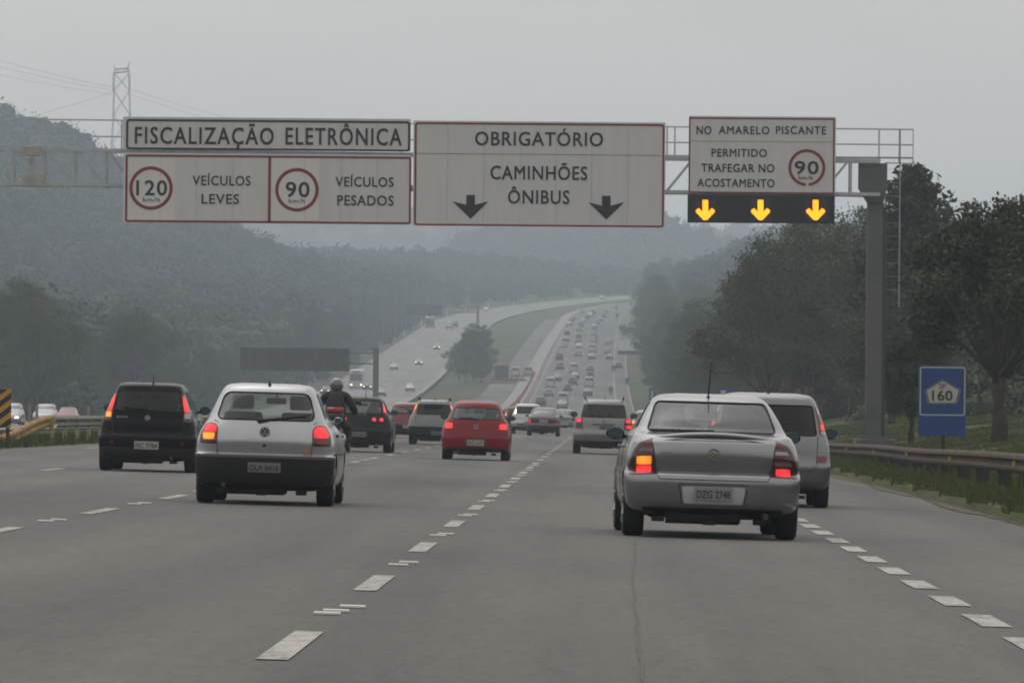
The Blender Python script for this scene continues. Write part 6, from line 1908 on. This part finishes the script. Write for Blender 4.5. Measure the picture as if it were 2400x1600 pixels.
def pine_kind(H, seed):
    rng = np.random.default_rng(seed)
    C = []; tn = []
    bm = BM(); add_tube(bm, [(0, 0, -.4), (0, 0, H * .5), (0, 0, H)], [.24, .16, .03], 8)
    for k in range(26):
        z = H * (.42 + .56 * k / 25); L = (H * .30) * (1 - (k / 25)) ** .7 + .35
        for j in range(4):
            a = k * 1.3 + j * 1.57 + rng.uniform(-.3, .3); l_ = L * rng.uniform(.6, 1.05)
            e = np.array([math.cos(a) * l_, math.sin(a) * l_, z + .12 * l_])
            add_tube(bm, [(0, 0, z - .1), tuple(e)], [.045, .015], 5)
            for q in np.linspace(.35, 1.0, 5): C.append(np.array([0, 0, z]) + (e - np.array([0, 0, z])) * q + rng.normal(0, .1, 3)); tn.append(rng.uniform(.2, .6))
    V, Fc, t = leaf_quads(np.array(C), np.array(tn), 14, .22, .17, rng)
    oc = np_mesh("crown", V, Fc, 4, LEAF2, attr=t); mc = oc.data; bpy.data.objects.remove(oc)
    me = bpy.data.meshes.new("trunk"); bm.to_mesh(me); bm.free(); me.materials.append(M_BARK)
    return me, mc
T_U = tree_kind(13.0, 5.6, 12, 520, 50, .38, .11, 71, base=.46, squash=.75, trunk_r=.2)
T_PURPLE = tree_kind(8.0, 2.8, 9, 260, 44, .34, .11, 77, base=.2, leaf=foliage("purple_blossom", (.05, .03, .06), (.11, .07, .12)))
T_PINE = pine_kind(12.0, 3)

GRT = 'trees on the bank beside the right shoulder'
plant(T_NEAR, 10.9, 176, 1.0, .5, "dark tree with a forked trunk behind the blue pentagon sign", GRT)
plant(T_NEAR2, 13.6, 190, .95, 2.1, "dark tree at the edge of view just right of the forked one", GRT)
plant(T_NEAR2, 9.9, 205, .55, 4.0, "low leafy tree between the gantry column and the forked tree", GRT, sz=.6)
plant(T_PINE, 14.5, 300, .98, 0, "tall dark pine rising behind the gantry ladder", GRT, name="pine_tree")
plant(T_NEAR2, 12.9, 285, .85, 1.3, "rounded tree at the foot of the tall pine", GRT)
right_near = [(9.6, 372, T_A, .84, 'leftmost crown of the big dark clump above the blue panel'), (11.4, 385, T_C, .98, 'broad crown in the middle of the big dark clump'), (13.2, 396, T_B, .97, 'tall crown under the lit arrow box'), (15.4, 372, T_A, .92, 'crown just left of the gantry column'),
              (17.8, 390, T_D, .98, 'crown right behind the gantry column'), (20.0, 360, T_C, .85, 'spreading crown between the column and the pine')]
for i, (x, d, k, s_c, w_) in enumerate(right_near):
    plant(k, x, d, s_c * 1.07, i * 1.9, "mid green roadside tree, " + w_, GRT)
rr = random.Random(12)
kinds = [T_A, T_B, T_C, T_D]
i = 0
d = 430.0
while d < 2350:
    x = 12.2 + rr.uniform(-1.2, 1.6) + float(sh(d)) + (2.0 if d < 700 else 0)
    hh = 1.0 + .22 * sstep(600, 1500, d) + rr.uniform(-.12, .16)
    if d < 640: hh *= .80
    plant(kinds[rr.randrange(4)], x, d, float(hh), rr.uniform(0, 6.28), "hazy green tree in the row lining the far right shoulder", 'row of trees lining the far right shoulder')
    d += 24 + d * .014 + rr.uniform(0, 8); i += 1
d = 470.0
while d < 2350:
    x = 21 + rr.uniform(-2, 3) + float(sh(d))
    plant(kinds[rr.randrange(4)], x, d, 1.15 + rr.uniform(-.12, .2), rr.uniform(0, 6.28), "hazy green tree on the bank behind the shoulder row", 'trees on the bank behind the right row')
    d += 40 + d * .02 + rr.uniform(0, 12)
plant(T_D, 9.0, 655, .68, .7, "low bushy tree leaning over the right shoulder, leftmost of the dark roadside crowns", GRT)
plant(T_A, 9.9, 590, .70, 2.7, "medium bushy tree between the low leaning one and the big dark clump", GRT)
plant(T_B, 10.6, 515, .80, 4.4, "medium tree at the left foot of the big dark clump", GRT)
GLT = 'trees beyond the opposing carriageway'
plant(T_PURPLE, -54.6, 742, .95, .4, "small tree with dull purple blossom in front of the second round headed tree", GLT)
plant(T_U, -58.2, 640, 1.10, .4, "large round headed tree at the far left edge, tallest of the left trees", GLT)
plant(T_A, -55.5, 628, .98, 1.2, "dense tree forming the right shoulder of the large round headed one", GLT)
plant(T_B, -62.0, 655, .98, 2.2, "tree behind the large round headed one at the left edge", GLT)
plant(T_U, -56.0, 765, 1.02, 3.0, "second round headed tree right of the tallest left tree", GLT)
plant(T_A, -58.5, 780, 1.0, 5.0, "tree close against the second round headed one", GLT)
d = 520.0
while d < 2100:
    v_ = -57 - rr.uniform(0, 3)
    plant(kinds[rr.randrange(4)], v_ + float(sho(d)), d, .72 + rr.uniform(-.1, .22) + (.12 if d > 1100 else 0), rr.uniform(0, 6.28), "hazy tree in the row along the opposing carriageway", 'row of trees along the opposing carriageway')
    d += 26 + d * .014 + rr.uniform(0, 10)
d = 560.0
while d < 1900:
    plant(kinds[rr.randrange(4)], -66 - rr.uniform(0, 6), d, .80 + rr.uniform(-.1, .2), rr.uniform(0, 6.28), "hazy tree in the second row behind the opposing carriageway", 'second row of trees behind the opposing carriageway')
    d += 40 + d * .02 + rr.uniform(0, 12)
for k, (x, d, kd, s_, lb) in enumerate([(-25.2, 1250, T_A, .92, "dark rounded tree clump on the grass median, tallest crown"), (-28.2, 1262, T_C, .66, "left low crown of the median tree clump"), (-23.4, 1240, T_D, .58, "right low crown of the median tree clump"), (-26.4, 1236, T_C, .52, "bushy front crown of the median tree clump"),
                                        (-30.0, 1420, T_D, .62, "small tree behind the median clump beside the white edge line"), (-24.5, 1330, T_B, .75, "tree rising behind the tallest median crown")]):
    plant(kd, x, d, s_, k * 1.1, lb, 'trees on the grass median')

# ------------------------------------------------------------------ woods on the hills: too many to count
def cube_ball(n=3):
    """quads of a small ball, (6 n n, 4, 3)"""
    g_ = np.linspace(-1, 1, n + 1); Q = []
    for ax in range(3):
        for s in (-1, 1):
            for i in range(n):
                for j in range(n):
                    q_ = []
                    for (a, b) in ((i, j), (i + 1, j), (i + 1, j + 1), (i, j + 1)):
                        p = np.zeros(3); p[ax] = s; p[(ax + 1) % 3] = g_[a]; p[(ax + 2) % 3] = g_[b]
                        q_.append(p / np.linalg.norm(p))
                    Q.append(q_ if s > 0 else q_[::-1])
    return np.array(Q)
def woods(name, pos, Hs, quad, nq, seed, material=None):
    """crowns of leaf clumps at pos (n,3) with heights Hs, one mesh"""
    rng = np.random.default_rng(seed)
    n = len(pos)
    protos = []
    for k in range(8):
        d = rng.normal(0, 1, (nq, 3)); d /= np.linalg.norm(d, axis=1)[:, None]
        d[:, 2] = np.abs(d[:, 2]) * 1.05 - .25
        lob = rng.normal(0, .28, (5, 3)) ; 
        P = d * rng.uniform(.72, 1.0, (nq, 1)) * np.array([.40, .40, .46]) + lob[rng.integers(0, 5, nq)] * np.array([.55, .55, .35]) + np.array([0, 0, .55])
        a = rng.normal(0, 1, (nq, 3)); a -= d * (a * d).sum(1)[:, None] * .35; a /= np.linalg.norm(a, axis=1)[:, None]
        b = np.cross(a, d + rng.normal(0, .9, (nq, 3))); b /= np.linalg.norm(b, axis=1)[:, None]
        core = np.concatenate([cube_ball() * np.array([.30, .30, .36]) * rng.uniform(.8, 1.0) + np.array([0, 0, .52])] + [cube_ball() * rng.uniform(.16, .23) + l_ * np.array([.62, .62, .42]) + np.array([0, 0, .56]) for l_ in lob[:3]])
        core = core + .05 * np.sin(core * 19 + k)
        protos.append(np.concatenate([core, np.stack([P - a * quad, P - b * quad * .7, P + a * quad, P + b * quad * .7], 1)]))
    protos = np.array(protos); nq = protos.shape[1]
    idx = rng.integers(0, 8, n)
    ang = rng.uniform(0, 6.28, n); c, s = np.cos(ang), np.sin(ang)
    Q = protos[idx]
    x = Q[..., 0] * c[:, None, None] - Q[..., 1] * s[:, None, None]
    y = Q[..., 0] * s[:, None, None] + Q[..., 1] * c[:, None, None]
    V = np.stack([x, y, Q[..., 2]], -1) * Hs[:, None, None, None] + pos[:, None, None, :]
    V = V.reshape(-1, 3)
    tone = np.clip(np.repeat(rng.uniform(.1, .9, n), nq) + rng.normal(0, .10, n * nq), 0, 1)
    o = np_mesh(name, V, np.arange(len(V)).reshape(-1, 4), 4, material or LEAF3, attr=tone)
    o['kind'] = 'stuff'
    return o
def scatter(n, x0, x1, d0, d1, ok, seed, margin=300):
    rng = np.random.default_rng(seed)
    X = rng.uniform(x0, x1, n * 6); D = rng.uniform(d0, d1, n * 6)
    px = VPX + X / D * F_PX
    k = (px > -margin) & (px < W_PX + margin) & ok(X, D)
    X, D = X[k][:n], D[k][:n]
    return np.stack([X, D, ground(X, D) - .8], 1)
P = scatter(5200, -420, -60, 700, 2150, lambda X, D: (X - sho(D) < VL - 14), 3)
woods("hillside_woods", P, np.random.default_rng(4).uniform(6, 15, len(P)), .03, 210, 5)
P = scatter(1500, -330, 20, 2120, 2720, lambda X, D: (X - sho(D) < VL - 5), 61)
woods("bend_woods", P, np.random.default_rng(62).uniform(5, 8.5, len(P)), .06, 90, 63)
P = scatter(4200, -220, 420, 2560, 3450, lambda X, D: (D > 2700) | (X - sho(D) < VL - 6) | (X - sh(D) > 12), 6)
woods("far_woods", P, np.random.default_rng(7).uniform(8, 12, len(P)), .075, 64, 8)
P = scatter(1800, -600, 500, 3850, 4650, lambda X, D: ground(X, D) > 60, 9)
woods("distant_woods", P, np.random.default_rng(10).uniform(9, 15, len(P)), .09, 50, 11)
rg_ = np.random.default_rng(81); n_ = 1700
X_ = rg_.uniform(-420, 420, n_); D_ = rg_.uniform(-760, -135, n_)
k_ = (np.abs(X_ + 4) > 16) | (D_ < -330)
P = np.stack([X_[k_], D_[k_], ground(X_[k_], D_[k_]) - .8], 1)
woods("added_woods_behind", P, rg_.uniform(9, 15, len(P)), .08, 40, 82)  # unseen trees added as dark surroundings mirrored in the silver paint
P = scatter(1500, 24, 260, 560, 2600, lambda X, D: (X - sh(D) > 26), 13, 100)
woods("bank_woods", P, np.random.default_rng(14).uniform(10, 15, len(P)), .055, 150, 15)
P = scatter(700, -130, -54, 430, 2100, lambda X, D: (X - sho(D) < VL - 2.5) & (X - sho(D) > VL - 30), 16)
woods("left_undergrowth", P, np.random.default_rng(17).uniform(2.2, 5.0, len(P)), .075, 130, 18)
P = scatter(520, 9, 60, 330, 2300, lambda X, D: (X - sh(D) > 9.5 + 2 * (D < 600)) & (X - sh(D) < 24), 19, 100)
woods("right_undergrowth", P, np.random.default_rng(20).uniform(1.5, 4.2, len(P)), .07, 130, 21, LEAF2)
P = scatter(160, 11, 30, 180, 340, lambda X, D: (X > 15.5), 22, 100)
woods("right_scrub", P, np.random.default_rng(23).uniform(.7, 2.3, len(P)), .10, 110, 24, LEAF2)

# ------------------------------------------------------------------ grass along the shoulders
M_GRASS = foliage("grass_blades", (.028, .048, .012), (.095, .125, .035))
def grass(name, n, xf, d0, d1, h0, h1, seed):
    rng = np.random.default_rng(seed)
    D = d0 + (d1 - d0) * rng.random(n) ** 1.3
    X = xf(D, rng.random(n))
    Z = ground(X, D)
    clump = .75 + .45 * (np.sin(X * 2.1 + D * .31) * np.sin(D * .17 + X) * .5 + .5)
    h = rng.uniform(h0, h1, n) * clump
    a = rng.uniform(0, 6.28, n); w = rng.uniform(.006, .014, n) * (1 + D / 160)
    bx_ = np.cos(a) * w; by = np.sin(a) * w
    lx = rng.normal(0, .30, n) * h; ly = rng.normal(0, .30, n) * h
    V = np.stack([np.stack([X - bx_, D - by, Z - .03], 1), np.stack([X + bx_, D + by, Z - .03], 1), np.stack([X + lx, D + ly, Z + h], 1)], 1).reshape(-1, 3)
    o = np_mesh(name, V, np.arange(len(V)).reshape(-1, 3), 3, M_GRASS, attr=np.clip(rng.normal(.5, .22, n) + (clump - 1) * .2, 0, 1))
    o['kind'] = 'stuff'
grass("shoulder_grass", 170000, lambda D, r: UR + .08 + r ** 1.2 * 12.0 + np.where(r < .15, -.12 * np.sin(D * .8), 0), 62, 330, .04, .13, 31)
grass("median_grass", 30000, lambda D, r: UL - .05 - r * 8.5, 110, 420, .10, .34, 32)
# tall stems along the guard rail
grass("rail_weeds", 2200, lambda D, r: 6.75 + r * .9, 64, 240, .18, .42, 33)

# ------------------------------------------------------------------ pylon and its wires, poles
M_PYL = mat("pylon_steel", (.16, .165, .17), rough=.6, metal=.3, var=.1)
PD = 2300.0
def pp(x, y): p = at(x, y, PD); return p.x, p.z
px0, pzb = pp(285, 470)
pz_ = float(ground(px0, PD))
py = thing("electricity_pylon", "tall hazy lattice pylon rising behind the left end of the sign boards", "pylon", (px0, PD, pz_))
def q(x, y, dy=0): a, b_ = pp(x, y); return (a - px0, dy, b_ - pz_)
bm = BM()
lv = [(470, 246, 322), (400, 254, 315), (338, 262, 308), (270, 266, 305), (213, 267, 303), (172, 268, 302)]
rad = .13
for dy in (-2.2, 2.2):
    for (y0, l0, r0), (y1, l1, r1) in zip(lv[:-1], lv[1:]):
        k0 = dy * (1 + (y0 - 172) / 500); k1 = dy * (1 + (y1 - 172) / 500)
        add_bar(bm, q(l0, y0, k0), q(l1, y1, k1), rad, 5); add_bar(bm, q(r0, y0, k0), q(r1, y1, k1), rad, 5)
        add_bar(bm, q(l0, y0, k0), q(r1, y1, k1), rad * .6, 4); add_bar(bm, q(r0, y0, k0), q(l1, y1, k1), rad * .6, 4)
for (y0, l0, r0) in lv[1:]:
    k0 = 2.2 * (1 + (y0 - 172) / 500)
    add_bar(bm, q(l0, y0, -k0), q(l0, y0, k0), rad * .6, 4); add_bar(bm, q(r0, y0, -k0), q(r0, y0, k0), rad * .6, 4)
obj("tower", bm, M_PYL, py)
bm = BM()
for dy in (-1.5, 1.5):
    add_bar(bm, q(266, 172, dy), q(305, 168, dy), rad, 5); add_bar(bm, q(270, 162, dy), q(302, 160, dy), rad * .8, 5)
    for k in range(6):
        x = 266 + 39 * k / 6; add_bar(bm, q(x, 172 - .6 * k, dy), q(x + 4, 161, dy), rad * .6, 4)
    add_bar(bm, q(272, 164, dy), q(266, 153, 0), rad, 5); add_bar(bm, q(298, 164, dy), q(304, 145, 0), rad, 5)
obj("crossarm", bm, M_PYL, py)
for x in (264.5, 306):
    bm = BM(); add_bar(bm, q(x, 174), q(x - 1.2, 212), .10, 6); obj("insulator_string", bm, M_PYL, py)
def wire(label, pts, sag, d0=PD, d1=PD):
    a, b_ = at(*pts[0], d0), at(*pts[1], d1)
    P = [a.lerp(b_, t) - Vector((0, 0, sag * 4 * t * (1 - t))) for t in np.linspace(0, 1, 13)]
    bm = BM(); add_tube(bm, P, .055, 5)
    tag(obj("power_line", bm, M_PYL, None), label, "power line", 'power lines of the hillside pylon')
wire("thin power line from the upper left to the pylon, topmost one", ((-260, 62), (263, 205)), 1.5)
wire("thin power line from the upper left to the pylon, second from the top", ((-260, 84), (265, 213)), 1.5)
wire("thin power line from the upper left to the pylon, lowest one", ((-260, 112), (265, 222)), 1.5)
wire("thin power line dropping from the pylon to the trees on the left", ((-40, 296), (264, 216)), 1)
wire("thin power line from the pylon down behind the sign boards, upper one", ((306, 210), (900, 352)), 2)
wire("thin power line from the pylon down behind the sign boards, lower one", ((305, 222), (900, 372)), 2)
wire("thin power line crossing behind the right gantry end", ((1900, 455), (2700, 470)), 1, 1500, 1500)
M_POLE = mat("pole_grey", (.12, .12, .12), rough=.7)
for k, D in enumerate((1560, 1650, 1740, 1830, 1920, 2010, 2110)):
    X = VL - 2.0 + float(sho(D)); z = float(ground(X, D))
    bm = BM(); add_bar(bm, (0, 0, -.5), (0, 0, 15), .16, 7, .09); add_tube(bm, [(0, 0, 14.9), (1.2, 0, 15.4), (2.6, 0, 15.5)], .07, 6)
    o = obj("lamp_post", bm, M_POLE); o.location = (X, D, z)
    tag(o, "slim lamp post along the outer edge of the opposing carriageway, " + ordn[k] + " of the row", "lamp post", 'lamp posts along the opposing carriageway')
bm = BM(); add_bar(bm, (0, 0, -.3), (0, 0, 1.5), .14, 8, .12); dl = bpy.data.meshes.new("marker_post"); bm.to_mesh(dl); bm.free(); dl.materials.append(mat("post_white", (.62, .62, .61), rough=.6))
for D in (1690, 1770, 1850, 1930, 2010, 2090, 2170, 2250, 2330):
    o = link_mesh("marker_post", dl); X = VL - .9 + float(sho(D)); o.location = (X, D, float(ground(X, D)) + .1)
    tag(o, "short white marker post on the outer edge of the opposing bend", "marker post", 'white marker posts on the opposing bend')
# works site on the median track
D, X = solve(1176, 888, lambda x, d: ground(x, d), 900)
M_STEELB = mat("container_blue", (.04, .055, .075), rough=.6, var=.2, scale=1)
t = thing("container", "dark steel container parked on the median works track", "container", (X, D, float(ground(X, D))))
bm = BM(); add_box(bm, (0, 3, 1.45), (2.7, 6, 2.5), bevel=.04); obj("box", bm, M_STEELB, t)
bm = BM()
for k in range(8): add_box(bm, (-1.2 + k * .343, -.03, 1.45), (.07, .06, 2.2))
obj("door_rib", bm, mat("container_rib", (.03, .04, .06), rough=.6), t)
bm = BM(); add_box(bm, (0, 3, .1), (2.2, 5.6, .2)); obj("skid", bm, M_DARK, t)
D2, X2 = D + 12, at(1208, 880, D + 12).x
K_ = far_car("white van parked beside the dark container on the works track", 'works vehicles on the median', KV, P_WHITE, (X2, D2, float(ground(X2, D2)) + .1), cat='van')
X3 = at(1238, 880, D + 15).x
far_car("pale pickup coloured van at the right end of the works site", 'works vehicles on the median', KV, P_SAND, (X3, D + 15, float(ground(X3, D + 15)) + .1), cat='van')
M_ORANGE = mat("orange_plastic", (.30, .085, .05), rough=.6, var=.2)
bm = BM(); add_prism(bm, [(-.9, 0), (.9, 0), (.9, .16), (.12, .45), (.10, .95), (-.10, .95), (-.12, .45), (-.9, .16)], -.25, .25); bar_me = bpy.data.meshes.new("plastic_barrier"); bmesh.ops.recalc_face_normals(bm, faces=bm.faces[:]); bm.to_mesh(bar_me); bm.free(); bar_me.materials.append(M_ORANGE)
for k in range(6):
    x_ = at(1160 + k * 13, 893, D - 20).x
    o = link_mesh("plastic_barrier", bar_me); o.location = (x_, D - 20, float(ground(x_, D - 20)) + .12)
    tag(o, "dull orange plastic barrier in the line in front of the dark container", "barrier", 'orange barriers in front of the container')
for k in range(26):
    d = 900 + k * 16.0; x_ = UL - .7 + float(sh(d))
    o = link_mesh("plastic_barrier", bar_me); o.location = (x_, d, float(ground(x_, d))); o.rotation_euler = (0, 0, R(90)); o.scale = (1.6, .8, .9)
    tag(o, "dull orange plastic barrier along the left edge of the climbing lanes", "barrier", 'orange barriers along the climbing lanes')

# ------------------------------------------------------------------ haze
bm = BM()
add_box(bm, (0, 4975, 85.5), (5600, 12250, 177))
hz = obj("haze", bm, None)
hm = bpy.data.materials.new("haze_air"); hm.use_nodes = True
nt_ = hm.node_tree; nt_.nodes.clear()
vp = nt_.nodes.new("ShaderNodeVolumePrincipled")
vp.inputs['Color'].default_value = (.745, .872, 1.0, 1)
vp.inputs['Density'].default_value = .000305
vp.inputs['Anisotropy'].default_value = 0.0
oo = nt_.nodes.new("ShaderNodeOutputMaterial")
nt_.links.new(vp.outputs[0], oo.inputs['Volume'])
hz.data.materials.append(hm)
hz['kind'] = 'stuff'
for o in list(COL.objects):
    for key in ('ox', 'oz'):
        if key in o: del o[key]
